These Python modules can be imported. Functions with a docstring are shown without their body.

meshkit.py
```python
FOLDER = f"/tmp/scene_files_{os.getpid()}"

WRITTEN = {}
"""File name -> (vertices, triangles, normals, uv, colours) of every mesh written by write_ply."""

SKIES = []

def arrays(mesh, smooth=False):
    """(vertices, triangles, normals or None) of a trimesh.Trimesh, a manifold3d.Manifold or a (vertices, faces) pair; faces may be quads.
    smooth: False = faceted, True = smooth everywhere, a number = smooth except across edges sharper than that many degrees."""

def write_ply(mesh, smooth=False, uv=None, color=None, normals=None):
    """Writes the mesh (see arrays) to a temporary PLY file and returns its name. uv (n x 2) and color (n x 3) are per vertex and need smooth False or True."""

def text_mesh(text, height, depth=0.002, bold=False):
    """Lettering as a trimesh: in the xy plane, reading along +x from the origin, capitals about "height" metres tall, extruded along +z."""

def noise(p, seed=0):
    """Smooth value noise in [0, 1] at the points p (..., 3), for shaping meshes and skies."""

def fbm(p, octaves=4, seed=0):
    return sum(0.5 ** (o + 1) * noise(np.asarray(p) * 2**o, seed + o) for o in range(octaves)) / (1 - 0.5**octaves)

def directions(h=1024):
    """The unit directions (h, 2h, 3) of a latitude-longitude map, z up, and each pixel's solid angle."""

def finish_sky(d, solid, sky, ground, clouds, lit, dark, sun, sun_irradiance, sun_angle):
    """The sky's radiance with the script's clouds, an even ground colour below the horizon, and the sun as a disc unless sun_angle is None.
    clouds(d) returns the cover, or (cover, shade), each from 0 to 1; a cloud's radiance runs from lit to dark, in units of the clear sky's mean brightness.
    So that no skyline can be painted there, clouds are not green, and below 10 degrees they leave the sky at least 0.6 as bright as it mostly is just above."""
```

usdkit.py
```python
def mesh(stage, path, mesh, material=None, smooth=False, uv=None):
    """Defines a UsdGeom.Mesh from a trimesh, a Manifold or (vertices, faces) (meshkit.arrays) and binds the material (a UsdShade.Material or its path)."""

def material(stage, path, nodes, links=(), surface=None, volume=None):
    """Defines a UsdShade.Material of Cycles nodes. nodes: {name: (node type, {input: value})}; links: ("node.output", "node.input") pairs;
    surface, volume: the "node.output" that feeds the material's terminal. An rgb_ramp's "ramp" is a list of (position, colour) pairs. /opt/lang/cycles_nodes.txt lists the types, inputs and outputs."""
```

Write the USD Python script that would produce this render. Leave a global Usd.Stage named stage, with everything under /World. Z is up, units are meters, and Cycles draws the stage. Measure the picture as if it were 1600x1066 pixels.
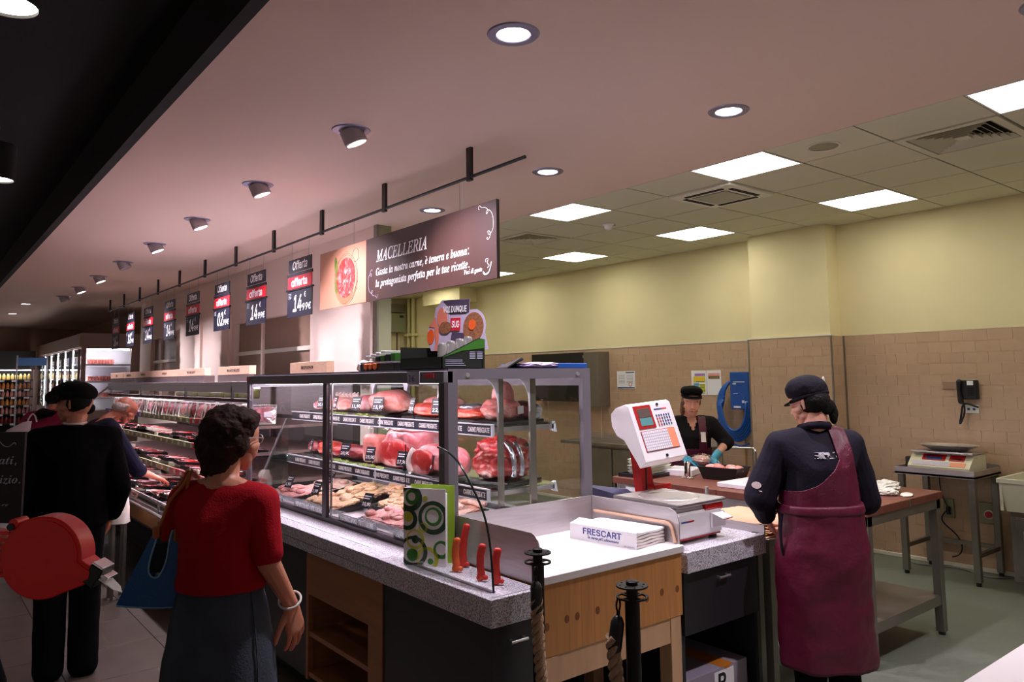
import math, random, glob
import numpy as np, trimesh, usdkit, meshkit
import manifold3d as m3
from manifold3d import Manifold
from pxr import Usd, UsdGeom, UsdLux, UsdShade, Gf, Sdf
from shapely import affinity, union_all
from shapely.geometry import Polygon, Point, LineString
from shapely import box as sbox

stage = Usd.Stage.CreateInMemory()
UsdGeom.SetStageUpAxis(stage, 'Z'); UsdGeom.SetStageMetersPerUnit(stage, 1.0)
UsdGeom.Xform.Define(stage, '/World'); UsdGeom.Scope.Define(stage, '/World/Looks')

# ------------------------------------------------------------------ camera, light, exposure
EXPOSURE = 0.22
YAW, PITCH, ROLL = [math.radians(a) for a in (38.567, 5.205, -0.762)]
FPX, CYPX = 1178.0, 482.3
cam = UsdGeom.Camera.Define(stage, '/World/camera')
fw = np.array([math.sin(YAW)*math.cos(PITCH), math.cos(YAW)*math.cos(PITCH), math.sin(PITCH)])
rt = np.array([math.cos(YAW), -math.sin(YAW), 0.0]); up = np.cross(rt, fw)
rt, up = math.cos(ROLL)*rt + math.sin(ROLL)*up, -math.sin(ROLL)*rt + math.cos(ROLL)*up
mtx = Gf.Matrix4d(*rt, 0, *up, 0, *(-fw), 0, 0, 0, 1.75, 1)
cam.AddTransformOp().Set(mtx)
cam.CreateHorizontalApertureAttr(36.0); cam.CreateVerticalApertureAttr(36.0*1066/1600)
cam.CreateFocalLengthAttr(36.0*FPX/1600)
cam.CreateVerticalApertureOffsetAttr(-(533.0-CYPX)*36.0/1600)      # the photo is cropped off-centre: lens shift
cam.CreateExposureAttr(EXPOSURE); cam.CreateClippingRangeAttr(Gf.Vec2f(0.05, 200))
dome = UsdLux.DomeLight.Define(stage, '/World/ambient')             # faint light of the rest of the shop
dome.CreateColorAttr(Gf.Vec3f(1.0, 0.82, 0.76)); dome.CreateIntensityAttr(0.05)
PANEL_E, DOWN_E, TILT_E, CASE_E, SHELF_E, FAR_E, VOID_E = 9.0, 12.0, 12.0, 46.0, 30.0, 22.0, 12.0
SPOT_W, SPOT_T, CONE_W, CONE_T = 52.0, 68.0, 50.0, 52.0
PANEL_C, DOWN_C, CASE_C, FAR_C = (1.0, 0.97, 0.84), (0.95, 0.86, 1.0), (1.0, 0.80, 0.95), (0.95, 0.95, 1.0)

# ------------------------------------------------------------------ materials
_m = {}
def srgb(r, g, b):
    return tuple((c/255/12.92) if c/255 <= 0.04045 else ((c/255+0.055)/1.055)**2.4 for c in (r, g, b))
def M(name, col, rough=.5, metal=0., var=0., scale=8., bump=0., bscale=60., stretch=None, rnd=0., col2=None, detail=4., spec=.5, **kw):
    """A principled material; col in sRGB 0-255; var/col2: noise-mixed tone; rnd: tone per object."""
    c = np.array(srgb(*col)); n = {'p': ('principled_bsdf', {'base_color': tuple(c), 'roughness': rough, 'metallic': metal, 'specular_ior_level': spec, **kw})}; l = []
    if var or col2 or bump:
        n['t'] = ('texture_coordinate', {}); n['m'] = ('mapping', {'scale': stretch or (1., 1., 1.)}); l += [('t.object', 'm.vector')]
    if var or col2:
        a, b = (tuple(np.clip(c*(1-var), 0, 1)), tuple(np.clip(c*(1+var), 0, 1))) if not col2 else (tuple(c), srgb(*col2))
        n['n'] = ('noise_texture', {'scale': scale, 'detail': detail}); n['r'] = ('rgb_ramp', {'ramp': [(.32, a), (.68, b)]})
        l += [('m.vector', 'n.vector'), ('n.fac', 'r.fac'), ('r.color', 'p.base_color')]
    if rnd:
        n['o'] = ('object_info', {}); n['k'] = ('map_range', {'from_min': 0., 'from_max': 1., 'to_min': 1-rnd, 'to_max': 1+rnd}); n['h'] = ('hsv', {'color': tuple(c)})
        l += [('o.random', 'k.value'), ('k.result', 'h.value')]
        l = [x for x in l if x[1] != 'p.base_color'] + ([('r.color', 'h.color')] if (var or col2) else []) + [('h.color', 'p.base_color')]
    if bump:
        n['bn'] = ('noise_texture', {'scale': bscale, 'detail': 3.}); n['b'] = ('bump', {'strength': bump, 'distance': .01})
        l += [('m.vector', 'bn.vector'), ('bn.fac', 'b.height'), ('b.normal', 'p.normal')]
    _m[name] = usdkit.material(stage, '/World/Looks/'+name, n, l, surface='p.BSDF'); return _m[name]
def EM(name, col, strength):
    _m[name] = usdkit.material(stage, '/World/Looks/'+name, {'e': ('emission', {'color': col, 'strength': strength})}, [], surface='e.emission'); return _m[name]
def pane(name, tint=(.97, .99, .98), k=1., rough=0.0):
    """Window glass: mostly clear, more mirror-like towards grazing angles."""
    _m[name] = usdkit.material(stage, '/World/Looks/'+name, {'a': ('transparent_bsdf', {'color': tint}), 'g': ('glossy_bsdf', {'color': (1, 1, 1), 'roughness': rough}),
        'w': ('layer_weight', {'blend': .5}), 'q': ('math', {'math_type': 'power', 'value2': 4.}), 'f': ('math', {'math_type': 'multiply_add', 'value2': .8*k, 'value3': .025*k}), 'x': ('mix_closure', {})},
        [('w.facing', 'q.value1'), ('q.value', 'f.value1'), ('f.value', 'x.fac'), ('a.BSDF', 'x.closure1'), ('g.BSDF', 'x.closure2')], surface='x.closure'); return _m[name]

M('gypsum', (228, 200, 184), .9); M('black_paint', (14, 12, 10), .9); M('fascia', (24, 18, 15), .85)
M('panel_tile', (214, 210, 184), .92, bump=.15, bscale=220., rnd=.02); M('grid_bar', (120, 118, 100), .7)
M('yellow_paint', (226, 214, 168), .8, var=.03, scale=1.5, bump=.05, bscale=90.)
M('wall_tile', (190, 160, 132), .38, rnd=.035, var=.03, scale=14.); M('grout', (204, 180, 156), .9); M('pvc_trim', (226, 222, 206), .5)
M('market_wall', (232, 210, 196), .85, var=.02, scale=1.2); M('wall_window', (150, 122, 104), .5, var=.04); M('brown_wall', (160, 126, 102), .85)
M('floor_tile', (88, 76, 66), .45, var=.10, scale=5., rnd=.04, bump=.05); M('floor_joint', (70, 60, 52), .9)
M('resin_floor', (112, 117, 104), .5, var=.05, scale=40., bump=.05, bscale=200.)
M('steel', (196, 190, 190), .42, metal=.9, var=.06, scale=6., stretch=(1, 1, 14)); M('steel_dark', (138, 133, 124), .42, metal=.75, var=.08, scale=5.)
M('steel_bright', (224, 222, 220), .28, metal=.85); M('chrome', (230, 230, 232), .06, metal=1.); M('alu', (150, 148, 152), .42, metal=.9)
M('case_metal', (112, 108, 114), .45, metal=.15); M('case_dark', (72, 60, 66), .4, metal=.15); M('black_laminate', (34, 34, 38), .42, var=.05)
M('black_plastic', (18, 18, 19), .42); M('black_matt', (12, 12, 12), .8); M('iron', (36, 33, 30), .55, metal=.6, var=.2, scale=30.)
M('oak', (186, 130, 72), .5, var=.14, scale=7., stretch=(6, 6, .6), rnd=.05); M('oak_panel', (150, 98, 58), .5, var=.12, scale=4., stretch=(1, 1, 9))
M('beech', (206, 166, 128), .5, var=.08, scale=5., stretch=(5, 5, .6)); M('stave', (196, 136, 76), .48, var=.10, scale=5., stretch=(9, 9, .7), rnd=.04); M('knot', (128, 80, 38), .6)
M('header_wood', (246, 200, 168), .55, var=.05, scale=6., stretch=(1, 3, 8)); M('header_base', (92, 70, 66), .6)
M('board_white', (238, 232, 232), .35, var=.01); M('paper', (240, 238, 240), .8); M('paper_edge', (222, 214, 208), .9, var=.05, scale=60., stretch=(1, 1, 8))
M('white_plastic', (236, 232, 232), .35); M('cream_plastic', (222, 218, 190), .4); M('white_tray', (226, 228, 212), .5); M('crate', (220, 218, 196), .45)
M('red_plastic', (236, 20, 12), .32); M('scale_red', (172, 18, 22), .35); M('knife_red', (216, 48, 36), .4); M('knife_orange', (232, 96, 40), .4)
M('blue_plastic', (18, 78, 158), .4); M('hose_blue', (16, 88, 176), .35); M('lcd', (92, 150, 148), .2); M('lcd_dark', (96, 82, 76), .2)
M('key_grey', (206, 196, 212), .5); M('key_orange', (240, 150, 112), .5); M('key_blue', (72, 84, 140), .5); M('key_red', (206, 92, 92), .5)
M('ink_blue', (58, 62, 140), .6); M('ink_black', (22, 20, 22), .7); M('ink_white', (244, 240, 240), .6); M('ink_grey', (170, 168, 186), .7); M('ink_faint', (214, 210, 214), .8)
M('sign_brown', (70, 46, 42), .45, var=.03); M('sign_dark', (40, 32, 33), .8); M('picture_pink', (184, 128, 102), .6, var=.05, scale=2.); M('picture_line', (150, 106, 88), .7)
M('picture_shadow', (150, 96, 66), .8); M('picture_leaf', (96, 112, 42), .6, var=.3, scale=20.)
M('tag_navy', (26, 24, 40), .5); M('tag_red', (206, 30, 46), .5); M('label_strip', (44, 44, 56), .4)
M('label_green', (176, 182, 126), .5); M('label_red', (214, 92, 84), .5); M('label_lilac', (170, 120, 190), .5)
M('terracotta', (134, 72, 52), .5, var=.08, scale=30.); M('table_top', (116, 64, 50), .5, var=.08, scale=22., bump=.05, bscale=120.)
M('kraft', (206, 158, 124), .8, var=.08, scale=4.); M('cardboard', (170, 130, 84), .8); M('cloth_white', (232, 230, 216), .85, bump=.3, bscale=20.)
M('deli_green', (52, 110, 30), .5); M('deli_dark', (24, 30, 24), .5); M('garlic', (226, 206, 196), .55, var=.12, scale=30.); M('carrot', (216, 96, 40), .5)
M('lilac_card', (190, 176, 200), .6); M('plum_card', (74, 62, 84), .6); M('salmon_card', (226, 130, 104), .6); M('stew_card', (142, 92, 60), .6, var=.35, scale=90.); M('egg_card', (232, 96, 38), .5)
M('blue_film', (36, 74, 176), .2); M('lilac_film', (196, 176, 214), .25)
M('bag_white', (236, 230, 230), .55); M('bag_lime', (160, 196, 40), .5); M('bag_green', (48, 122, 34), .55); M('bag_dark', (24, 62, 34), .55); M('bag_yellow', (188, 190, 46), .55)
M('rope', (168, 138, 108), .85, var=.16, scale=50., bump=.5, bscale=160.)
M('handbag_blue', (14, 84, 146), .3, bump=.1, bscale=200.); M('handbag_edge', (120, 176, 214), .35); M('leather_tan', (170, 92, 36), .5, var=.1); M('handbag_in', (10, 26, 34), .8)
M('skin', (196, 132, 104), .5, var=.06, scale=20., subsurface_weight=.15, subsurface_scale=.01); M('skin_pale', (226, 164, 140), .5, var=.05, scale=20., subsurface_weight=.15, subsurface_scale=.01)
M('skin_old', (214, 138, 112), .45, var=.08, scale=25., subsurface_weight=.15, subsurface_scale=.01); M('lips', (176, 84, 80), .45); M('eye_dark', (30, 22, 20), .3)
M('hair_brown', (42, 22, 14), .7, var=.45, scale=26., spec=.2, bump=.6, bscale=70.); M('hair_dark', (16, 12, 10), .7, spec=.2, bump=.7, bscale=80.); M('hair_ginger', (112, 74, 46), .5, var=.3, scale=40., bump=.7, bscale=80.)
M('hair_white', (206, 190, 186), .6, var=.15, scale=40., bump=.5, bscale=60.)
M('sweater_red', (158, 8, 24), .9, bump=.2, bscale=160., spec=.2); M('skirt_denim', (58, 64, 76), .9, var=.12, scale=12., bump=.25, bscale=120.)
M('cloth_black', (7, 6, 8), .95, spec=.1, bump=.2, bscale=90.); M('trouser_black', (12, 12, 15), .95, spec=.15, bump=.2, bscale=60.); M('shirt_navy', (22, 17, 30), .85, spec=.2, var=.1, scale=10., bump=.2, bscale=60.)
M('shirt_black', (22, 18, 20), .85, spec=.2, bump=.25, bscale=60.); M('apron_maroon', (88, 4, 40), .5, var=.15, scale=7., bump=.35, bscale=22.); M('jacket_magenta', (142, 18, 64), .6, bump=.3, bscale=22.)
M('shirt_blue', (26, 25, 46), .9, spec=.2, bump=.2, bscale=60.); M('cap_black', (14, 12, 14), .9, spec=.2, bump=.25, bscale=120.); M('cap_navy', (22, 18, 28), .85, spec=.2, bump=.25, bscale=120.)
M('glove_blue', (64, 156, 184), .4, bump=.2, bscale=40.); M('shoe', (20, 17, 16), .5); M('sock_white', (236, 234, 232), .8); M('emblem', (216, 196, 190), .6); M('badge', (232, 228, 214), .5)
M('plastic_clear_bag', (226, 214, 220), .3, alpha=.6)
M('bottle_yellow', (226, 190, 110), .35, rnd=.2); M('bottle_orange', (226, 140, 66), .35, rnd=.2); M('bottle_pink', (226, 150, 140), .35, rnd=.2); M('bottle_green', (160, 176, 60), .35, rnd=.2); M('bottle_red', (150, 40, 34), .35, rnd=.25)
M('fridge_dark', (40, 32, 34), .5); M('fridge_grey', (150, 124, 118), .5); M('fridge_cream', (156, 126, 108), .6); M('fridge_white', (226, 226, 236), .4); M('price_white', (236, 232, 236), .5)
M('cabinet_green', (142, 144, 112), .55); M('door_green', (52, 64, 52), .5); M('pipe_cream', (214, 206, 150), .5); M('lamp_orange', (190, 84, 40), .3)
M('cable', (16, 16, 18), .5); M('plate_white', (222, 222, 210), .5); M('socket_red', (178, 30, 34), .4); M('poster_blue', (60, 100, 150), .6); M('poster_yellow', (236, 206, 52), .6); M('poster_sky', (120, 180, 206), .6); M('poster_pink', (226, 150, 150), .6); M('poster_olive', (120, 104, 62), .6)
M('foil', (196, 196, 206), .22, metal=.9, bump=.9, bscale=40.); M('bone', (232, 214, 206), .5); M('tray_black', (16, 15, 17), .35); M('bulb_can', (170, 158, 158), .5); M('ring', (150, 144, 166), .4, metal=.6)
M('tablet_blue', (72, 72, 104), .4); M('box_grey', (150, 142, 156), .7); M('tape', (196, 118, 40), .35); M('yellow_pack', (64, 66, 14), .5, var=.3, scale=6.)
M('dish_green', (110, 130, 30), .5, var=.4, scale=40.)
pane('glass'); pane('glass_edge', (.55, .72, .66)); pane('glass_shelf', (.80, .92, .88), 1.5); pane('film', (.96, .95, .97), 3., .06)
M('glass_rim', (20, 34, 30), .15)
EM('panel_light', PANEL_C, PANEL_E); EM('down_light', DOWN_C, DOWN_E); EM('tilt_light', DOWN_C, TILT_E); EM('case_light', CASE_C, CASE_E); EM('shelf_light', CASE_C, SHELF_E); EM('canopy_light', CASE_C, 14.0); EM('far_light', FAR_C, FAR_E); EM('void_light', (1., .95, .85), VOID_E)
def meat_mat(name, a, b, c, scale, rough=.32):
    _m[name] = usdkit.material(stage, '/World/Looks/'+name, {'t': ('texture_coordinate', {}), 'n': ('noise_texture', {'scale': scale, 'detail': 5., 'roughness': .6, 'distortion': 1.2}),
        'r': ('rgb_ramp', {'ramp': [(.30, srgb(*a)), (.50, srgb(*b)), (.66, srgb(*c))]}), 'bn': ('noise_texture', {'scale': scale*3, 'detail': 3.}), 'b': ('bump', {'strength': .35, 'distance': .01}),
        'p': ('principled_bsdf', {'roughness': rough, 'specular_ior_level': .6, 'subsurface_weight': .1, 'subsurface_scale': .01})},
        [('t.object', 'n.vector'), ('n.fac', 'r.fac'), ('r.color', 'p.base_color'), ('t.object', 'bn.vector'), ('bn.fac', 'b.height'), ('b.normal', 'p.normal')], surface='p.BSDF')
meat_mat('beef', (150, 26, 30), (196, 52, 50), (236, 186, 180), 7.); meat_mat('beef_fat', (196, 84, 88), (226, 140, 146), (244, 214, 216), 6.); meat_mat('pork', (214, 110, 104), (236, 150, 140), (248, 210, 200), 6.)
meat_mat('fillet', (206, 56, 40), (226, 80, 60), (240, 150, 130), 5.); meat_mat('dark_meat', (92, 22, 28), (136, 34, 40), (190, 110, 112), 8.); meat_mat('mince', (196, 110, 104), (222, 150, 142), (240, 196, 186), 45.)
meat_mat('breaded', (176, 130, 88), (206, 166, 124), (226, 196, 164), 40., .6); meat_mat('sausage', (216, 160, 140), (234, 190, 172), (244, 214, 200), 20.); meat_mat('steak_print', (160, 26, 30), (186, 48, 46), (214, 140, 132), 14., .6)
def mat(x): return _m[x]

# ------------------------------------------------------------------ prims
_n, _loc, _kids = {}, {}, {}
def _new(name, d=_n):
    k = d.get(name, 0); d[name] = k+1
    return name if k == 0 else f'{name}_{k:03d}'
def T(name, label, cat=None, group=None, loc=(0, 0, 0), rot=(0, 0, 0), kind=None, world=None):
    p = '/World/'+_new(name); x = UsdGeom.Xform.Define(stage, p)
    x.AddTranslateOp().Set(Gf.Vec3d(*map(float, loc))); x.AddRotateXYZOp().Set(Gf.Vec3f(*map(float, rot)))
    _loc[p] = np.array(loc, float) if (world if world is not None else not any(rot)) else np.zeros(3)
    tagp(x.GetPrim(), label, cat, group, kind); return p
def tagp(pr, label=None, cat=None, group=None, kind=None):
    for k, v in (('label', label), ('category', cat), ('group', group), ('kind', kind)):
        if v: pr.SetCustomDataByKey(k, v)
def P(parent, name, mesh, material, label=None, smooth=False, kind=None):
    d = _kids.setdefault(parent, {}); p = parent+'/'+_new(name, d)
    off = _loc.get(parent, np.zeros(3)); _loc[p] = off
    if isinstance(mesh, (list, tuple)) and len(mesh) and not isinstance(mesh[0], np.ndarray): mesh = cat_(mesh)
    if hasattr(mesh, 'to_mesh'): mesh = tm(mesh)
    mesh = mesh.copy(); mesh.apply_translation(-off)
    m = usdkit.mesh(stage, p, mesh, mat(material), smooth)
    tagp(m.GetPrim(), label, None, None, kind); return p
def TM(name, mesh, material, label=None, cat=None, group=None, smooth=False, kind=None):
    p = '/World/'+_new(name)
    if isinstance(mesh, (list, tuple)): mesh = cat_(mesh)
    if hasattr(mesh, 'to_mesh'): mesh = tm(mesh)
    m = usdkit.mesh(stage, p, mesh, mat(material), smooth); tagp(m.GetPrim(), label, cat, group, kind); return p
def copy(src, loc, rot=(0, 0, 0), label=None, group=None):
    was = stage.GetPrimAtPath(src); base = src.rsplit('/', 1)[1]
    if base[-4:-3] == '_' and base[-3:].isdigit(): base = base[:-4]
    p = '/World/'+_new(base); x = UsdGeom.Xform.Define(stage, p)
    x.GetPrim().GetReferences().AddInternalReference(src)
    x.ClearXformOpOrder(); x.AddTranslateOp().Set(Gf.Vec3d(*map(float, loc))); x.AddRotateXYZOp().Set(Gf.Vec3f(*map(float, rot)))
    cd = was.GetCustomData()
    tagp(x.GetPrim(), label or cd.get('label'), cd.get('category'), group or cd.get('group')); x.GetPrim().SetInstanceable(True); return p

# ------------------------------------------------------------------ shapes
def cat_(l): return trimesh.util.concatenate([tm(a) for a in l])
def tm(a):
    if isinstance(a, trimesh.Trimesh): return a
    if isinstance(a, (list, tuple)): return cat_(a)
    m = a.to_mesh(); return trimesh.Trimesh(np.array(m.vert_properties[:, :3]), np.array(m.tri_verts), process=False)
def box(x0, x1, y0, y1, z0, z1, r=0.):
    if r:
        x0, x1, y0, y1, z0, z1 = *sorted((x0, x1)), *sorted((y0, y1)), *sorted((z0, z1))
        r = min(r, .499*min(x1-x0, y1-y0, z1-z0)); pts = []
        for sx in (0, 1):
            for sy in (0, 1):
                for sz in (0, 1):
                    c = np.array([(x0+r, x1-r)[sx], (y0+r, y1-r)[sy], (z0+r, z1-r)[sz]]); d = np.array([2*sx-1, 2*sy-1, 2*sz-1])*r
                    for k in ((1, .414, .414), (.414, 1, .414), (.414, .414, 1)): pts.append(c+d*k)
        return trimesh.convex.convex_hull(np.array(pts))
    b = trimesh.creation.box([abs(x1-x0), abs(y1-y0), abs(z1-z0)]); b.apply_translation([(x0+x1)/2, (y0+y1)/2, (z0+z1)/2]); return b
def cyl(a, b, r, r2=None, n=20):
    a, b = np.array(a, float), np.array(b, float); h = np.linalg.norm(b-a)
    c = tm(Manifold.cylinder(h, r, r if r2 is None else r2, n)); c.apply_transform(_to(a, b-a)); return c
def _to(o, d):
    d = np.array(d, float)/np.linalg.norm(d); a = np.array([1., 0, 0]) if abs(d[0]) < .9 else np.array([0, 1., 0])
    x = np.cross(a, d); x /= np.linalg.norm(x); y = np.cross(d, x); m = np.eye(4); m[:3, 0], m[:3, 1], m[:3, 2], m[:3, 3] = x, y, d, o; return m
def place(mesh, o, xd, yd):
    xd, yd = np.array(xd, float), np.array(yd, float); xd /= np.linalg.norm(xd); zd = np.cross(xd, yd); zd /= np.linalg.norm(zd); yd = np.cross(zd, xd)
    m = np.eye(4); m[:3, 0], m[:3, 1], m[:3, 2], m[:3, 3] = xd, yd, zd, o; mesh = mesh.copy(); mesh.apply_transform(m); return mesh
def tube(pts, r, n=8, closed=False):
    p = np.array(pts, float); q = len(p); rr = np.broadcast_to(r, (q,))
    t = np.gradient(p, axis=0) if not closed else np.roll(p, -1, 0)-np.roll(p, 1, 0); t /= np.linalg.norm(t, axis=1, keepdims=True)+1e-12
    a = np.zeros_like(p); ref = np.array([0, 0, 1.]) if abs(t[0, 2]) < .9 else np.array([1., 0, 0])
    u = np.cross(t[0], ref); u /= np.linalg.norm(u)
    for i in range(q):
        u = u-t[i]*(u@t[i]); u /= np.linalg.norm(u)+1e-12; a[i] = u
    b = np.cross(t, a); th = np.arange(n)*2*np.pi/n
    v = (p[:, None]+rr[:, None, None]*(np.cos(th)[None, :, None]*a[:, None]+np.sin(th)[None, :, None]*b[:, None])).reshape(-1, 3); f = []
    for i in range(q if closed else q-1):
        k = (i+1) % q
        for j in range(n): j2 = (j+1) % n; f += [[i*n+j, i*n+j2, k*n+j2], [i*n+j, k*n+j2, k*n+j]]
    if not closed:
        v = np.vstack([v, p[0], p[-1]]); c0, c1 = len(v)-2, len(v)-1
        for j in range(n): j2 = (j+1) % n; f += [[c0, j2, j], [c1, (q-1)*n+j, (q-1)*n+j2]]
    return trimesh.Trimesh(v, np.array(f), process=False)
def rounded(pts, r, k=8):
    p = [np.array(q, float) for q in pts]; o = [p[0]]
    for i in range(1, len(p)-1):
        a, b = unit_(p[i-1]-p[i]), unit_(p[i+1]-p[i]); s, e = p[i]+a*r, p[i]+b*r
        o += [(1-u)**2*s+2*u*(1-u)*p[i]+u*u*e for u in np.linspace(0, 1, k)]
    return o+[p[-1]]
def unit_(v): return v/np.linalg.norm(v)
def spline(pts, n=24):
    from scipy.interpolate import CubicSpline
    p = np.array(pts, float); s = np.r_[0, np.cumsum(np.linalg.norm(np.diff(p, axis=0), axis=1)+1e-9)]
    return CubicSpline(s, p)(np.linspace(0, s[-1], n))
def lathe(prof, n=32, o=(0, 0, 0)):
    p = np.array(prof, float); th = np.arange(n)*2*np.pi/n
    v = np.stack([p[:, None, 0]*np.cos(th), p[:, None, 0]*np.sin(th), np.broadcast_to(p[:, None, 1], (len(p), n))], -1).reshape(-1, 3); f = []
    for i in range(len(p)-1):
        for j in range(n): j2 = (j+1) % n; f += [[i*n+j, i*n+j2, (i+1)*n+j2], [i*n+j, (i+1)*n+j2, (i+1)*n+j]]
    m = trimesh.Trimesh(v, np.array(f)); m.merge_vertices(); m.update_faces(m.nondegenerate_faces()); m.apply_translation(o); return m
def prism(poly, h):
    if not isinstance(poly, Polygon) and not hasattr(poly, 'geoms'): poly = Polygon(poly)
    return cat_([trimesh.creation.extrude_polygon(g, h, engine='earcut') for g in getattr(poly, 'geoms', [poly]) if g.area > 1e-9])
def loft(rings, n=28, cap=True):
    """rings: (centre xyz, rx, ry[, power]) stacked: an elliptical loft."""
    v, f = [], []
    for r in rings:
        c, rx, ry = np.array(r[0], float), r[1], r[2]; e = r[3] if len(r) > 3 else 1.
        th = np.arange(n)*2*np.pi/n; ca, sa = np.cos(th), np.sin(th)
        v.append(c+np.stack([rx*np.sign(ca)*np.abs(ca)**e, ry*np.sign(sa)*np.abs(sa)**e, np.zeros(n)], -1))
    q = len(v); v = np.vstack(v)
    for i in range(q-1):
        for j in range(n): j2 = (j+1) % n; f += [[i*n+j, i*n+j2, (i+1)*n+j2], [i*n+j, (i+1)*n+j2, (i+1)*n+j]]
    if cap:
        v = np.vstack([v, rings[0][0], rings[-1][0]]); a, b = len(v)-2, len(v)-1
        for j in range(n): j2 = (j+1) % n; f += [[a, j2, j], [b, (q-1)*n+j, (q-1)*n+j2]]
    return trimesh.Trimesh(v, np.array(f), process=False)
def lump(size, seed, power=2.4, amp=.12, freq=3., sub=4):
    s = trimesh.creation.icosphere(sub, 1.); v = s.vertices; k = (np.abs(v)**power).sum(1)**(-1/power); v = v*k[:, None]
    d = meshkit.fbm(v*freq/2+seed*7.3, 4, seed)-.5; v = v*(1+amp*2*d)[:, None]
    s.vertices = v*np.array(size)/2; s.apply_translation([0, 0, size[2]/2]); return s
def ripple(mesh, amp, freq, seed=0, aniso=(1, 1, 1)):
    m = mesh.copy(); m.vertices = m.vertices+m.vertex_normals*((meshkit.fbm(m.vertices*freq*np.array(aniso)+seed*3.1, 3, seed)-.5)*2*amp)[:, None]; return m
_fonts = {}
def glyphs(s, font, px=72, bold=0):
    from PIL import Image, ImageDraw, ImageFont
    k = (font, px)
    if k not in _fonts: _fonts[k] = ImageFont.truetype(glob.glob(f'/opt/blender-*/*/datafiles/fonts/{font}.woff2')[0], px)
    ft = _fonts[k]; x0, y0, x1, y1 = ft.getbbox(s, anchor='ls', stroke_width=bold)
    im = Image.new('L', (x1-x0+8, y1-y0+8)); ImageDraw.Draw(im).text((4-x0, 4-y0), s, 255, ft, anchor='ls', stroke_width=bold)
    on = np.pad(np.asarray(im) > 127, ((0, 0), (1, 1))).astype(np.int8); rows, st = np.nonzero(np.diff(on, axis=1) == 1); en = np.nonzero(np.diff(on, axis=1) == -1)[1]
    g = union_all(sbox(st, -rows-1, en, -rows)).buffer(.6).buffer(-.6).simplify(.7)
    return affinity.translate(g, x0-4, 4-y0)          # pen origin at 0, baseline at 0
def serif_italic(s, bold=True):
    out = ''
    for ch in s:
        if ch.isascii() and ch.isalpha():
            if bold: out += chr((0x1D468 if ch.isupper() else 0x1D482)+ord(ch)-(65 if ch.isupper() else 97))
            else: out += '\u210e' if ch == 'h' else chr((0x1D434 if ch.isupper() else 0x1D44E)+ord(ch)-(65 if ch.isupper() else 97))
        else: out += ch
    return out
def text(s, h, depth=.0015, style='sans', width=None, shear=0., bold=0, px=64):
    """Lettering in the xy plane, reading along +x; h = capital height; width: squeezed to this length."""
    if style == 'sans': g = glyphs(s, 'Inter', px, bold)
    elif style == 'serif': g = glyphs(''.join(chr(0x1D400+ord(c)-65) if c.isupper() and c.isascii() else (chr(0x1D41A+ord(c)-97) if c.islower() and c.isascii() else c) for c in s), 'NotoSansMath-Regular', px, bold)
    else: g = glyphs(serif_italic(s, style == 'bolditalic'), 'NotoSansMath-Regular', px, bold)
    k = h/(px*.72); x0, _, x1, _ = g.bounds; kx = k if width is None else width/(x1-x0)
    g = affinity.affine_transform(g, [kx, kx*shear, 0, k, -x0*kx, 0]); return prism(g, depth)
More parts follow.
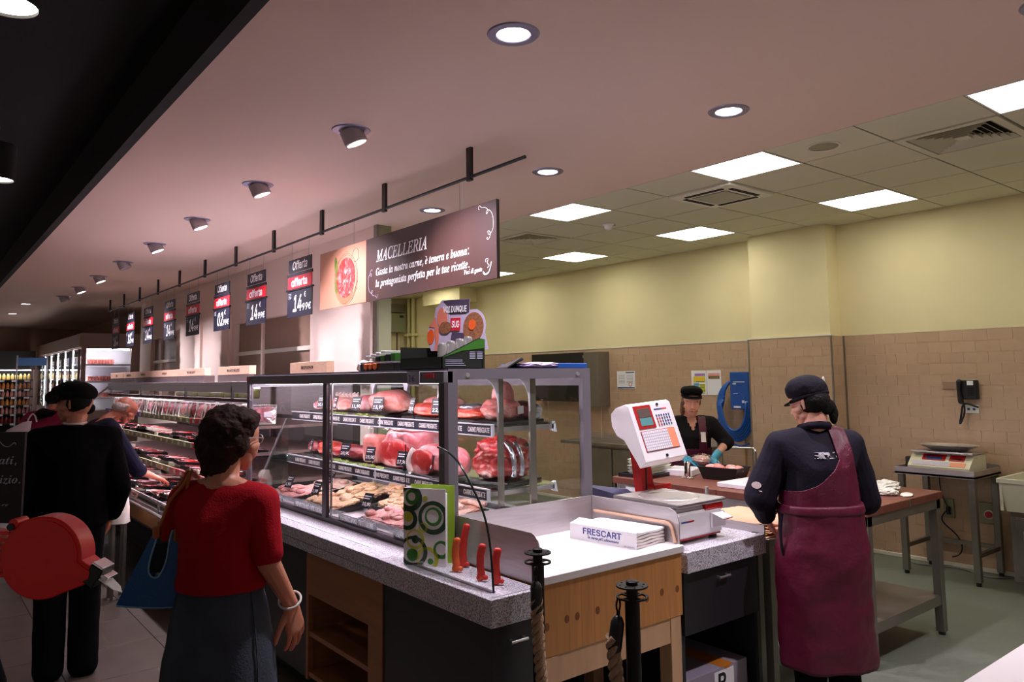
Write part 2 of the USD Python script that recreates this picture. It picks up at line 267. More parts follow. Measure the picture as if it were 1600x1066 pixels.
# manifold helpers
def ball(c, r, n=14):
    r = np.broadcast_to(np.array(r, float), (3,)); return Manifold.sphere(1., n).scale(tuple(r)).translate(tuple(map(float, c)))
def hull(*b): return Manifold.batch_hull(list(b))
def chain(pts, rad, n=14): return [hull(ball(pts[i], rad[i], n), ball(pts[i+1], rad[i+1], n)) for i in range(len(pts)-1)]
def union(l): return Manifold.batch_boolean(list(l), m3.OpType.Add)
def soft(l, length=.018, it=12, lamb=.5):
    m = tm(union(l).refine_to_length(length)); m.merge_vertices(); trimesh.smoothing.filter_taubin(m, lamb, .53, it); return m
def patch(mesh, mask, off, thick=.003):
    """A piece of cloth lying on MESH where mask(centres, normals) holds."""
    m = mesh.copy(); m.merge_vertices(); keep = mask(m.triangles_center, m.face_normals); n = m.vertex_normals.copy()
    s = trimesh.Trimesh(m.vertices, m.faces[keep], process=False); used = np.unique(s.faces); idx = -np.ones(len(m.vertices), int); idx[used] = np.arange(len(used))
    f = idx[s.faces]; a = m.vertices[used]+n[used]*off; b = m.vertices[used]+n[used]*(off-thick); k = len(used)
    e = np.sort(np.vstack([f[:, [0, 1]], f[:, [1, 2]], f[:, [2, 0]]]), 1); d = np.vstack([f[:, [0, 1]], f[:, [1, 2]], f[:, [2, 0]]])
    _, inv, cnt = np.unique(e, axis=0, return_inverse=True, return_counts=True); bd = d[cnt[inv.ravel()] == 1]
    side = np.vstack([np.c_[bd[:, 1], bd[:, 0], bd[:, 0]+k], np.c_[bd[:, 1], bd[:, 0]+k, bd[:, 1]+k]])
    return trimesh.Trimesh(np.vstack([a, b]), np.vstack([f, f[:, ::-1]+k, side]), process=False)
rng = random.Random(7)
# ================================================================== THE SETTING
CZ = 3.27
# ---- floor
fl = T('floor', 'grey-brown tiled shop floor running into the grey resin floor behind the counter', kind='structure')
P(fl, 'screed', box(-6, 9, -3, 25, -.12, -.012), 'floor_joint')
P(fl, 'resin_sheet', box(2.02, 7.46, -3, 13.6, -.012, 0.), 'resin_floor')
for i in range(8):
    for j in range(22):
        x0, y0 = 2.0-.6*(i+1), .35+.6*j
        P(fl, 'floor_tile', box(x0+.002, x0+.598, y0+.002, y0+.598, -.012, 0, .0015), 'floor_tile')
P(fl, 'floor_sheet', [box(-6, 2.0, 13.55, 25, -.012, -.001), box(2.02, 9, 13.6, 25, -.012, -.001), box(-6, -2.8, -3, 13.55, -.012, -.001), box(-2.8, 2.0, -3, .35, -.012, -.001)], 'floor_tile')
# ---- ceiling
ce = T('ceiling', 'plasterboard ceiling with a dark void at left and square tiles over the prep room', kind='structure')
P(ce, 'plasterboard', box(1.06, 4.49, -3, 25, CZ, CZ+.08), 'gypsum')
P(ce, 'plasterboard', box(-6, 1.06, 16.6, 25, CZ, CZ+.08), 'gypsum')
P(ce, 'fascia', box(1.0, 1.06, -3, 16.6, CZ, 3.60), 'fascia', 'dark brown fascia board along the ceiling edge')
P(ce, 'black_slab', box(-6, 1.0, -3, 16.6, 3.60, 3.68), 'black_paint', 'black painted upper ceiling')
GX = [4.49, 5.0, 5.64, 6.28, 6.90, 7.45]; GY = [1.60+.63*k for k in range(-5, 20)]
LIGHTS = [(0, y) for y in (GY[4], GY[7], GY[10], GY[13])] + [(3, GY[7]), (3, GY[10]), (3, GY[13]), (3, GY[16]), (3, GY[4]), (3, GY[19]), (0, GY[16]), (2, GY[22])]
LIT = {(i, round(y, 2)) for i, y in LIGHTS}
VENTS = {(1, round(GY[5], 2)), (1, round(GY[8], 2)), (1, round(GY[12], 2))}
P(ce, 'tile_backing', box(4.49, 7.45, -1.6, 13.6, CZ+.06, CZ+.08), 'panel_tile')
bars = []
for x in GX[1:-1]: bars.append(box(x-.006, x+.006, GY[0], 13.6, CZ+.004, CZ+.012))
for y in GY: bars.append(box(4.49, 7.45, y-.006, y+.006, CZ+.004, CZ+.012))
P(ce, 'ceiling_grid', bars, 'grid_bar')
for i in range(5):
    for y in GY[:-1]:
        if (i, round(y, 2)) in LIT or (i, round(y, 2)) in VENTS: continue
        P(ce, 'ceiling_tile', box(GX[i]+.007, GX[i+1]-.007, y+.007, y+.623, CZ, CZ+.012, .002), 'panel_tile')
# ---- panel lights
WHERE = {(0, 4): 'nearest the camera at the right edge', (0, 7): 'beside the plasterboard edge, above the white scale', (0, 10): 'beside the plasterboard edge, right of the hanging sign', (0, 13): 'hidden behind the hanging sign',
         (3, 7): 'above the yellow wall at the right', (3, 10): 'above the wall pillar', (3, 13): 'far back above the blue hose reel', (3, 16): 'farthest back, peeping out beside the sign', (3, 4): 'outside right', (3, 19): 'hidden by the hanging sign, farther back', (0, 16): 'hidden by the hanging sign, near the partition', (2, 22): 'hidden by the hanging sign, by the end wall'}
for i, y in LIGHTS:
    k = GY.index(y); x0, x1 = GX[i], GX[i+1]
    t = T('ceiling_panel_light', f'glowing square ceiling panel light {WHERE[(i, k)]}', 'ceiling light', loc=((x0+x1)/2, y+.315, CZ))
    P(t, 'frame', [box(x0+.004, x0+.016, y+.004, y+.626, CZ-.003, CZ+.03), box(x1-.016, x1-.004, y+.004, y+.626, CZ-.003, CZ+.03), box(x0+.016, x1-.016, y+.004, y+.016, CZ-.003, CZ+.03), box(x0+.016, x1-.016, y+.614, y+.626, CZ-.003, CZ+.03)], 'white_plastic')
    P(t, 'diffuser', box(x0+.016, x1-.016, y+.016, y+.614, CZ+.002, CZ+.01), 'panel_light')
# ---- ceiling vents
def louvre(k, lab):
    x0, x1, y0, y1 = GX[1]+.01, GX[2]-.01, GY[k]+.01, GY[k]+.62
    t = T('ceiling_vent', lab, 'air vent', loc=((x0+x1)/2, (y0+y1)/2, CZ))
    P(t, 'back_box', box(x0+.05, x1-.05, y0+.05, y1-.05, CZ+.03, CZ+.05), 'black_matt')
    P(t, 'frame', prism(Polygon([(x0, y0), (x1, y0), (x1, y1), (x0, y1)], [[(x0+.05, y0+.05), (x1-.05, y0+.05), (x1-.05, y1-.05), (x0+.05, y1-.05)]]), .012).apply_translation((0, 0, CZ-.006)), 'panel_tile')
    for q in range(6):
        a = .06+q*.04
        for ed in (((x0+a, y0+a), (x1-a, y0+a), (0, 1)), ((x1-a, y0+a), (x1-a, y1-a), (-1, 0)), ((x1-a, y1-a), (x0+a, y1-a), (0, -1)), ((x0+a, y1-a), (x0+a, y0+a), (1, 0))):
            (ax, ay), (bx, by), (nx, ny) = ed; s = .024
            v = [(ax, ay, CZ-.004), (bx, by, CZ-.004), (bx+nx*s, by+ny*s, CZ+.022), (ax+nx*s, ay+ny*s, CZ+.022)]
            v = np.array(v+[(a_, b_, c_+.003) for a_, b_, c_ in v])
            P(t, 'slat', trimesh.convex.convex_hull(v), 'panel_tile')
    P(t, 'centre_plate', box((x0+x1)/2-.04, (x0+x1)/2+.04, (y0+y1)/2-.04, (y0+y1)/2+.04, CZ-.004, CZ+.02), 'panel_tile')
louvre(5, 'square slatted air diffuser in the ceiling near the right edge'); louvre(12, 'square slatted air diffuser in the ceiling next to the hanging sign')
x0, x1, y0, y1 = GX[1]+.005, GX[2]-.005, GY[8]+.005, GY[8]+.625
t = T('ceiling_cassette', 'white square air-conditioning cassette with four slots in the tiled ceiling', 'air conditioner', loc=((x0+x1)/2, (y0+y1)/2, CZ))
P(t, 'cover', box(x0, x1, y0, y1, CZ-.022, CZ+.01, .012), 'pvc_trim')
P(t, 'grille', box(x0+.14, x1-.14, y0+.14, y1-.14, CZ-.03, CZ-.02, .006), 'alu')
for a in ((x0+.06, x0+.10, y0+.12, y1-.12), (x1-.10, x1-.06, y0+.12, y1-.12), (x0+.12, x1-.12, y0+.06, y0+.10), (x0+.12, x1-.12, y1-.10, y1-.06)):
    P(t, 'air_slot', box(a[0], a[1], a[2], a[3], CZ-.026, CZ-.02), 'black_matt')
t = T('smoke_detector', 'small white domed smoke detector on a ceiling tile', 'smoke detector', loc=(5.41, 5.22, CZ), world=False)
P(t, 'base', lathe([(0, 0), (.055, 0), (.058, -.012), (.05, -.022), (0, -.022)], 24), 'white_plastic', smooth=40)
P(t, 'sensor_dome', lathe([(.042, -.022), (.036, -.05), (.02, -.062), (0, -.064)], 24), 'white_plastic', smooth=40)
P(t, 'indicator', box(.05, .085, -.02, .02, -.012, 0, .004), 'alu')
t = T('ceiling_speaker', 'round flush loudspeaker grille in the ceiling beside the plasterboard', 'loudspeaker', loc=(4.74, 2.56, CZ), world=False)
P(t, 'rim', lathe([(.095, .002), (.112, .002), (.112, -.006), (.095, -.004)], 40), 'pvc_trim', smooth=30)
P(t, 'grille', lathe([(0, -.004), (.096, -.002), (.096, .002), (0, .002)], 40), 'alu', smooth=30)

# ---- back wall: right section, pillar, recess, far end
TZ = 2.125
def tiles(parent, axis, pos, a0, a1, sgn, limit, order=None):
    """0.2 x 0.1 m tiles in half bond on a wall face; axis 'x': face at x = pos looking to -x; axis 'y': face at y = pos."""
    out, stuff = [], []
    for r in range(21):
        z0, z1 = .025+r*.1, .025+r*.1+.097
        k = a0-(.1 if r % 2 else 0)
        while k < a1-.01:
            u0, u1 = max(k, a0)+.0012, min(k+.2, a1)-.0012
            if u1-u0 > .01: out.append((u0, u1, z0, z1))
            k += .2
    out.sort(key=order or (lambda o: o[0]))
    for q, (u0, u1, z0, z1) in enumerate(out):
        j = rng.uniform(0, .0008)
        b = box(pos-.0025-j*.5, pos+.002, u0, u1, z0, z1) if axis == 'x' else box(u0, u1, pos-.0025-j*.5, pos+.002, z0, z1)
        if q < limit: P(parent, 'wall_tile', b, 'wall_tile')
        else: stuff.append(b)
    if stuff: P(parent, 'far_wall_tiles', stuff, 'wall_tile', kind='stuff')
w = T('wall_right', 'pale yellow wall with beige brick-bond tiles below, behind the steel scale table', kind='structure', loc=(7.45, 2, 0))
P(w, 'plaster', box(7.45, 7.6, -3, 3.96, TZ, CZ+.05), 'yellow_paint'); P(w, 'tile_bed', box(7.4525, 7.6, -3, 3.96, 0, TZ), 'grout')
tiles(w, 'x', 7.4525, -.8, 3.95, 1, 300, lambda o: abs(o[0]-2.9))
P(w, 'cove_skirting', box(7.43, 7.46, -3, 3.96, 0, .035, .006), 'pvc_trim')
w = T('wall_pillar', 'square pillar standing proud of the wall, yellow above and tiled below', kind='structure', loc=(7.24, 4.4, 0))
P(w, 'plaster', box(7.24, 7.6, 3.94, 4.85, TZ, CZ+.05), 'yellow_paint'); P(w, 'tile_bed', box(7.2085, 7.6, 3.92, 4.87, 0, TZ), 'grout')
tiles(w, 'x', 7.2085, 3.92, 4.87, 1, 300); tiles(w, 'y', 3.92, 7.225, 7.44, 1, 300)
P(w, 'corner_trim', box(7.2, 7.214, 3.91, 3.925, 0, TZ), 'steel_dark'); P(w, 'corner_trim', box(7.2, 7.214, 4.865, 4.88, 0, TZ), 'steel_dark'); P(w, 'corner_trim', box(7.435, 7.45, 3.905, 3.92, 0, TZ), 'steel_dark')
P(w, 'cap_trim', [box(7.2, 7.24, 3.91, 4.88, TZ, TZ+.012)], 'pvc_trim'); P(w, 'cove_skirting', box(7.185, 7.215, 3.90, 4.89, 0, .035, .006), 'pvc_trim')
w = T('wall_back', 'long yellow wall with beige tiles below, behind the meat counter', kind='structure', loc=(7.45, 9, 0))
P(w, 'plaster', box(7.45, 7.6, 4.86, 13.7, TZ, CZ+.05), 'yellow_paint'); P(w, 'tile_bed', box(7.4525, 7.6, 4.86, 13.7, 0, TZ), 'grout')
tiles(w, 'x', 7.4525, 4.88, 13.6, 1, 300)
P(w, 'cap_trim', box(7.442, 7.452, 4.88, 13.6, TZ, TZ+.012), 'pvc_trim'); P(w, 'cove_skirting', box(7.43, 7.46, 4.88, 13.6, 0, .035, .006), 'pvc_trim')
w = T('wall_far_end', 'yellow end wall of the prep room with a narrow green door below', kind='structure', loc=(5.6, 12.6, 0))
P(w, 'plaster', box(3.66, 7.45, 12.6, 12.75, 0, CZ+.05), 'yellow_paint')
P(w, 'door_frame', [box(7.02, 7.07, 12.55, 12.6, 0, 2.17), box(7.36, 7.42, 12.55, 12.6, 0, 2.1), box(7.02, 7.42, 12.55, 12.6, 2.1, 2.17)], 'pipe_cream')
P(w, 'green_door', box(7.07, 7.36, 12.575, 12.6, 0, 2.1), 'door_green'); P(w, 'lintel_shelf', box(7.05, 7.44, 12.5, 12.6, 2.22, 2.26), 'header_base'); P(w, 'conduit', box(7.22, 7.235, 12.58, 12.6, 2.26, 2.95), 'header_base')
w = T('wall_left', 'beige partition wall between shop and prep room, with recessed windows and a steel-clad end', kind='structure', loc=(3.55, 10, 0))
WIN = [(8.15, 10.75), (13.7, 15.45)]
P(w, 'plaster', [box(3.55, 3.68, 6.6, 8.15, 0, CZ+.02), box(3.55, 3.68, 10.75, 13.7, 0, CZ+.02), box(3.55, 3.68, 15.45, 16.3, 0, CZ+.02), box(3.55, 3.68, 8.15, 10.75, 2.55, CZ+.02), box(3.55, 3.68, 13.7, 15.45, 2.55, CZ+.02), box(3.55, 3.68, 8.15, 10.75, 0, 1.2), box(3.55, 3.68, 13.7, 15.45, 0, 1.2)], 'market_wall')
P(w, 'steel_end', box(3.555, 3.70, 6.56, 6.6, 0, CZ+.02), 'cabinet_green', 'greenish steel-clad wall end'); P(w, 'corner_strip', box(3.535, 3.557, 6.55, 6.62, 0, CZ+.02), 'steel_dark')
P(w, 'pilaster', [box(3.50, 3.55, 6.62, 6.95, 0, 2.75), box(3.51, 3.55, 10.85, 11.5, 0, 2.7), box(3.51, 3.55, 12.2, 13.4, 0, 2.7)], 'market_wall')
for n, (a, b) in enumerate(WIN):
    m_ = (a+b)/2+.35
    wn = T(f'window_{n+1}', f'{"wide" if n == 0 else "narrow"} recessed interior window in the beige wall with a crossbar', kind='structure', loc=(3.6, m_, 1.2))
    P(wn, 'pane', [box(3.63, 3.64, a, m_-.03, 1.2, 2.55), box(3.63, 3.64, m_+.03, b, 1.2, 2.55)], 'wall_window'); P(wn, 'mullion', box(3.60, 3.66, m_-.03, m_+.03, 1.2, 2.55), 'market_wall'); P(wn, 'crossbar', [box(3.60, 3.63, a, m_-.03, 2.10, 2.15), box(3.60, 3.63, m_+.03, b, 2.10, 2.15)], 'pvc_trim')
TM('wall_end', box(-6, 9, 24.5, 24.7, 0, CZ+.02), 'brown_wall', 'brown wall at the far end of the shop', kind='structure')
TM('wall_side', box(3.82, 3.92, 17.0, 24.5, 0, CZ+.02), 'brown_wall', 'brown side wall beyond the glass-door fridges', kind='structure')
TM('trim_1', [box(7.1, 7.45, 10.3, 11.45, 3.03, CZ)], 'yellow_paint', 'boxed yellow bulkhead under the prep room ceiling', kind='structure')
t = T('wall_pipes', 'pair of cream vertical pipes in the far corner of the yellow wall', 'pipes', loc=(7.38, 12.35, 0))
for yy in (12.27, 12.43):
    P(t, 'pipe', cyl((7.39, yy, 0), (7.39, yy, CZ), .035, n=14), 'pipe_cream', smooth=40)
P(t, 'clamp', box(7.33, 7.45, 12.2, 12.5, 2.55, 2.6), 'pipe_cream')
t = T('electric_box', 'grey electrical cabinet on the far yellow wall behind the counter', 'electrical box', loc=(7.2, 12.6, 2.7))
P(t, 'body', box(7.01, 7.31, 12.42, 12.6, 2.62, 2.98, .01), 'cabinet_green'); P(t, 'display', box(7.19, 7.27, 12.41, 12.425, 2.9, 2.94), 'black_plastic'); P(t, 'vent_hood', box(7.04, 7.33, 12.45, 12.6, 3.0, 3.16), 'steel_dark')
t = T('warning_lamp', 'orange and black warning lamp on a bracket beside the far electrical box', 'lamp', loc=(7.0, 12.5, 2.6))
P(t, 'lens', cyl((6.98, 12.5, 2.86), (6.98, 12.5, 2.95), .045), 'lamp_orange', smooth=40); P(t, 'stem', cyl((6.98, 12.5, 2.68), (6.98, 12.5, 2.86), .04), 'black_plastic', smooth=40); P(t, 'bracket', box(6.96, 7.12, 12.47, 12.6, 2.66, 2.70), 'black_plastic')

# ---- downlights
def spot(path, loc, d, watts, cone, soft=.8, r=.05, col=None):
    l = UsdLux.SphereLight.Define(stage, path+'/beam'); d = np.array(d, float)/np.linalg.norm(d); l.AddTransformOp().Set(Gf.Matrix4d(*_frame(d, loc)))
    l.CreateRadiusAttr(r); l.CreateIntensityAttr(watts); l.CreateColorAttr(Gf.Vec3f(*(col or DOWN_C))); l.CreateNormalizeAttr(True)
    sh = UsdLux.ShapingAPI.Apply(l.GetPrim()); sh.CreateShapingConeAngleAttr(cone); sh.CreateShapingConeSoftnessAttr(soft)
def _frame(d, o):
    z = -d; a = np.array([0, 1., 0]) if abs(z[1]) < .9 else np.array([1., 0, 0]); x = np.cross(a, z); x /= np.linalg.norm(x); y = np.cross(z, x); return [*x, 0, *y, 0, *z, 0, *o, 1]
def light_up(p, tilt=0):
    stage.GetPrimAtPath(p).SetInstanceable(False); g = math.radians(tilt); d = np.array((math.sin(g), -.10 if tilt else 0, -math.cos(g)))
    spot(p, (d[0]*.11, d[1]*.11, -.02 if not tilt else -.11*math.cos(g)-.012), d, SPOT_T if tilt else SPOT_W, CONE_T if tilt else CONE_W)
def fixed(y, lab):
    t = T('downlight', lab, 'ceiling light', loc=(3.642, y, CZ), world=False)
    P(t, 'ring', lathe([(.072, .0), (.078, -.007), (.112, -.006), (.118, 0), (.072, 0)], 40), 'ring', smooth=35)
    P(t, 'lens', lathe([(0, -.004), (.072, -.004), (.072, -.001), (0, -.001)], 40), 'down_light'); return t
f0 = fixed(2.53, 'round flush downlight second row from the counter, nearest to the square panel lights'); FX_ = [f0]
for x, y, l in ((3.642, 4.12, 'round flush downlight above the end of the black sign rail'), (3.642, 5.71, 'round flush downlight just above the brown hanging sign'), (3.642, .94, 'round downlight cut off at the top right corner'),
                (2.03, 2.51, 'round flush downlight at the top centre, the largest one')): FX_.append(copy(f0, (x, y, CZ), label=l))
light_up(f0)
for p in FX_[1:]: stage.GetPrimAtPath(p).SetInstanceable(False)
def gimbal(x, y, lit, lab, ry=-21, grp=None):
    t = T('swivel_downlight', lab, 'ceiling light', grp, loc=(x, y, CZ), world=False)
    P(t, 'ring', lathe([(.07, .0), (.076, -.007), (.112, -.006), (.118, 0), (.07, 0)], 40), 'ring', smooth=35)
    r = trimesh.transformations.rotation_matrix(math.radians(-8), [1, 0, 0]) @ trimesh.transformations.rotation_matrix(math.radians(ry), [0, 1, 0])
    can = lathe([(0, .0), (.074, .0), (.072, -.085), (.062, -.09), (.062, -.08), (0, -.08)], 32); can.apply_transform(r); can = tm(Manifold(m3.Mesh(np.float32(can.vertices), np.uint32(can.faces)))) if False else can
    v = can.vertices.copy(); v[:, 2] = np.minimum(v[:, 2], -.001); can.vertices = v
    P(t, 'can', can, 'bulb_can', smooth=40)
    le = lathe([(0, -.086), (.061, -.086), (.061, -.083), (0, -.083)], 32); le.apply_transform(r)
    P(t, 'lens', le, 'tilt_light' if lit else 'bulb_can'); return t
g0 = gimbal(2.045, 4.12, True, 'tilted swivel downlight nearest the camera in the long row'); GB_ = [g0]
ORD = ['second', 'third', 'fourth', 'fifth (switched off)', 'sixth', 'seventh', 'eighth (switched off)']
gd = None
for k, nm in enumerate(ORD):
    y = 5.72+1.585*k
    if 'off' in nm:
        lab = f'unlit swivel downlight, {nm.split()[0]} of the long row from the camera'
        gd = copy(gd, (2.05, y, CZ), label=lab) if gd else gimbal(2.05, y, False, lab)
    else: GB_.append(copy(g0, (2.05, y, CZ), label=f'tilted swivel downlight, {nm} of the long row from the camera'))
light_up(g0, 23)
for p in GB_[1:]: stage.GetPrimAtPath(p).SetInstanceable(False)
stage.GetPrimAtPath(copy(f0, (1.67, 17.0, CZ), label='small far round downlight near the left edge, right one of two')).SetInstanceable(False); copy(f0, (1.68, 19.5, CZ), label='small far round downlight near the left edge, left one of two')
def pendant(x, y, z, lab):
    t = T('cylinder_lamp', lab, 'ceiling light', loc=(x, y, z), world=False)
    P(t, 'housing', lathe([(0, .26), (.11, .26), (.12, .24), (.12, 0), (.108, 0), (.108, .03), (0, .03)], 32), 'fascia', smooth=35); P(t, 'lens', lathe([(0, .012), (.107, .012), (.107, .016), (0, .016)], 32), 'void_light'); P(t, 'rod', cyl((0, 0, .26), (0, 0, 3.6-z), .01), 'black_plastic'); return t
p0 = pendant(.225, 3.40, 3.21, 'black cylindrical lamp with a bright face in the dark ceiling at the top left')
copy(p0, (.415, 6.4, 3.2), label='black cylindrical lamp in the dark ceiling farther along the shop'); copy(p0, (-1.8, 4.4, 3.2), label='black cylindrical lamp in the dark ceiling to the left of the picture'); copy(p0, (-1.8, 9, 3.2), label='black cylindrical lamp in the dark ceiling far to the left of the picture'); copy(p0, (-.6, -.6, 3.2), label='black cylindrical lamp in the dark ceiling behind the camera')
# ================================================================== COUNTER AND GLASS CASE
_g = usdkit.material(stage, '/World/Looks/granite', {'t': ('texture_coordinate', {}), 'v': ('voronoi_texture', {'scale': 230., 'randomness': 1.}), 'r': ('rgb_ramp', {'ramp': [(.0, srgb(124, 120, 126)), (.28, srgb(184, 180, 188)), (.62, srgb(220, 216, 224)), (1., srgb(236, 232, 238))]}),
    's': ('separate_color', {}), 'n': ('noise_texture', {'scale': 190., 'detail': 2.}), 'k': ('rgb_ramp', {'ramp': [(.34, (.38, .38, .40)), (.46, (1., 1., 1.))]}), 'x': ('mix', {'mix_type': 'multiply', 'fac': 1.}), 'p': ('principled_bsdf', {'roughness': .3})},
    [('t.object', 'v.vector'), ('t.object', 'n.vector'), ('v.color', 's.color'), ('s.r', 'r.fac'), ('n.fac', 'k.fac'), ('r.color', 'x.color1'), ('k.color', 'x.color2'), ('x.color', 'p.base_color')], surface='p.BSDF'); _m['granite'] = _g
# ---- black base with oak niche, granite front slab
t = T('counter_base', 'black laminate counter base under the granite edge, with a steel drawer pull at its end', 'counter', loc=(1.9, 3.9, 0))
P(t, 'end_panel', box(1.805, 2.02, 2.41, 2.43, .10, .792), 'black_laminate'); P(t, 'front_panel', box(1.805, 1.825, 2.43, 3.27, .10, .792), 'black_laminate'); P(t, 'front_panel', box(1.805, 1.825, 4.14, 5.74, .10, .792), 'black_laminate')
P(t, 'carcass', [box(1.825, 2.02, 2.43, 3.25, .10, .79), box(1.825, 2.9, 4.16, 5.74, .10, .79), box(2.3, 2.9, 3.1, 4.16, .10, .79)], 'black_laminate')
P(t, 'plinth', box(1.88, 2.85, 2.48, 5.74, 0, .10), 'black_plastic')
h = P(t, 'pull_handle', [cyl((1.88, 2.39, .72), (1.965, 2.39, .72), .006), box(1.885, 1.897, 2.39, 2.41, .714, .726), box(1.948, 1.96, 2.39, 2.41, .714, .726)], 'steel_bright', 'short steel bar pull', smooth=40)
t = T('oak_niche', 'open oak shelf unit with two shelves in the front of the black counter base', 'shelf unit', loc=(1.9, 3.7, .1))
P(t, 'apron_board', box(1.798, 1.83, 3.27, 4.14, .56, .79), 'oak_panel'); P(t, 'post', box(1.798, 1.83, 3.27, 3.41, .10, .56), 'oak_panel'); P(t, 'post', box(1.798, 1.83, 4.11, 4.14, .10, .56), 'oak_panel')
for s_, (a, b) in enumerate(((3.27, 3.29), (4.12, 4.14))): P(t, 'side_panel', box(1.83, 2.28, a, b, .10, .79), 'oak_panel')
P(t, 'back_panel', box(2.26, 2.28, 3.29, 4.12, .10, .79), 'oak_panel')
for z in (.12, .335): P(t, 'shelf', box(1.803, 2.26, 3.29, 4.12, z, z+.025), 'oak_panel')
t = T('granite_ledge', 'grey speckled granite ledge running along the front of the glass meat case', 'worktop', loc=(1.9, 4, .9))
P(t, 'slab', box(1.78, 2.03, 2.385, 3.27, .792, .90, .004), 'granite'); P(t, 'slab', box(1.782, 2.03, 3.272, 5.72, .838, .90, .004), 'granite')
P(t, 'edge_board', box(1.783, 2.0, 3.272, 5.72, .792, .836), 'granite'); P(t, 'top_groove', [box(1.80, 2.01, 2.405, 2.41, .8995, .9006)], 'steel_dark')
t = T('price_rail', 'clear plastic price rail lying along the granite ledge', 'rail', loc=(1.87, 4.3, .9))
for a in range(5): P(t, 'rail_strip', box(1.862, 1.877, 3.5+a*.44, 3.5+a*.44+.36, .90, .903), 'fridge_white')

# ---- refrigerated glass case
X0, X1, Y0, Y1, ZB, ZT = 1.995, 2.96, 3.025, 5.715, .90, 1.795
t = T('glass_meat_case', 'large metal-framed glass display case full of raw meat on the granite counter', 'display case', loc=(2.45, 4.4, .9))
P(t, 'bottom_rail', box(X0, X0+.04, Y0, Y1, ZB, .925), 'case_dark'); P(t, 'top_rail', box(X0-.005, X0+.05, Y0+.0, Y1, 1.725, ZT-.01, .006), 'case_metal', 'front top rail'); P(t, 'roof_plate', box(X0+.05, X1, Y0+.02, Y1, 1.765, ZT), 'case_metal')
P(t, 'front_post', box(X0-.002, X0+.02, Y0, Y0+.05, .925, 1.73), 'case_dark', 'dark corner post'); P(t, 'front_post', box(X0, X0+.03, Y1-.05, Y1, .925, 1.73), 'case_metal')
P(t, 'mullion', box(X0-.002, X0+.022, 4.325, 4.375, .925, 1.73), 'case_dark')
fr = Polygon([(X0+.02, .90), (X1, .90), (X1, ZT), (X0+.02, ZT)], [[(X0+.075, .93), (X1-.06, .93), (X1-.06, 1.742), (X0+.075, 1.742)]])
P(t, 'end_frame', place(prism(fr, .03), (0, Y0+.03, 0), (1, 0, 0), (0, 0, 1)), 'case_metal', 'grey end frame with two screws')
for xx in (2.128, 2.865): P(t, 'screw', cyl((xx, Y0-.006, 1.763), (xx, Y0+.002, 1.763), .011), 'steel_bright', smooth=40)
P(t, 'end_glass', box(X0+.06, X1-.045, Y0+.012, Y0+.018, .92, 1.75), 'glass')
P(t, 'front_glass', box(X0+.012, X0+.017, Y0+.05, 4.325, .925, 1.73), 'glass'); P(t, 'front_glass', box(X0+.012, X0+.017, 4.375, Y1-.05, .925, 1.73), 'glass')
P(t, 'sliding_door_edge', [box(X0+.022, X0+.03, 4.30, 4.312, .925, 1.73), box(X0+.022, X0+.03, 4.388, 4.4, .925, 1.73)], 'alu')
P(t, 'upright', box(2.338, 2.37, 3.052, 3.066, .93, 1.742), 'steel_dark'); P(t, 'upright', box(2.545, 2.585, 3.052, 3.066, .93, 1.742), 'steel_dark')
for yy in (4.6, 5.08): P(t, 'upright', box(2.72, 2.745, yy, yy+.02, .93, 1.74), 'steel')
P(t, 'rear_rail', [box(X1-.05, X1, Y0+.03, Y1, .90, .96), box(X1-.05, X1, Y0+.03, Y1, 1.70, 1.766)], 'case_metal')
P(t, 'rear_glass', box(X1-.03, X1-.025, 3.35, Y1, .96, 1.70), 'glass')
P(t, 'rear_post', box(X1-.035, X1-.02, Y0+.045, Y0+.055, .93, 1.742), 'alu')
P(t, 'deck', box(2.04, 2.90, Y0+.04, Y1, .902, .93), 'steel')
lt = P(t, 'lamp_tube', cyl((2.10, 3.2, 1.735), (2.10, 5.62, 1.735), .012, n=10), 'case_light', 'glowing pinkish tube')
P(t, 'lamp_shade', [box(2.05, 2.15, 3.12, 5.66, 1.752, 1.757)], 'white_plastic')
def flare(sgn):
    a = np.linspace(0, math.pi/2, 14); return Polygon([(0, 0), (0, -.17)]+[(sgn*.085*(1-math.cos(q)), -.17+.17*math.sin(q)) for q in a]).buffer(0)
for x_, y_, sg_ in ((2.338, 3.056, (-1,)), (2.545, 3.056, (-1,)), (2.72, 4.61, None), (2.72, 5.09, None)):
    for q in (sg_ or (-1, 1)): P(t, 'curved_bracket', place(prism(flare(q), .006), (x_, y_, 1.742), (1, 0, 0), (0, 0, 1)) if sg_ else place(prism(flare(q), .006), (x_, y_, 1.742), (0, -1, 0), (0, 0, 1)), 'fridge_white', 'white curved shelf bracket')
SH = ((1.505, 2.34, 2.75), (1.185, 2.31, 2.75))
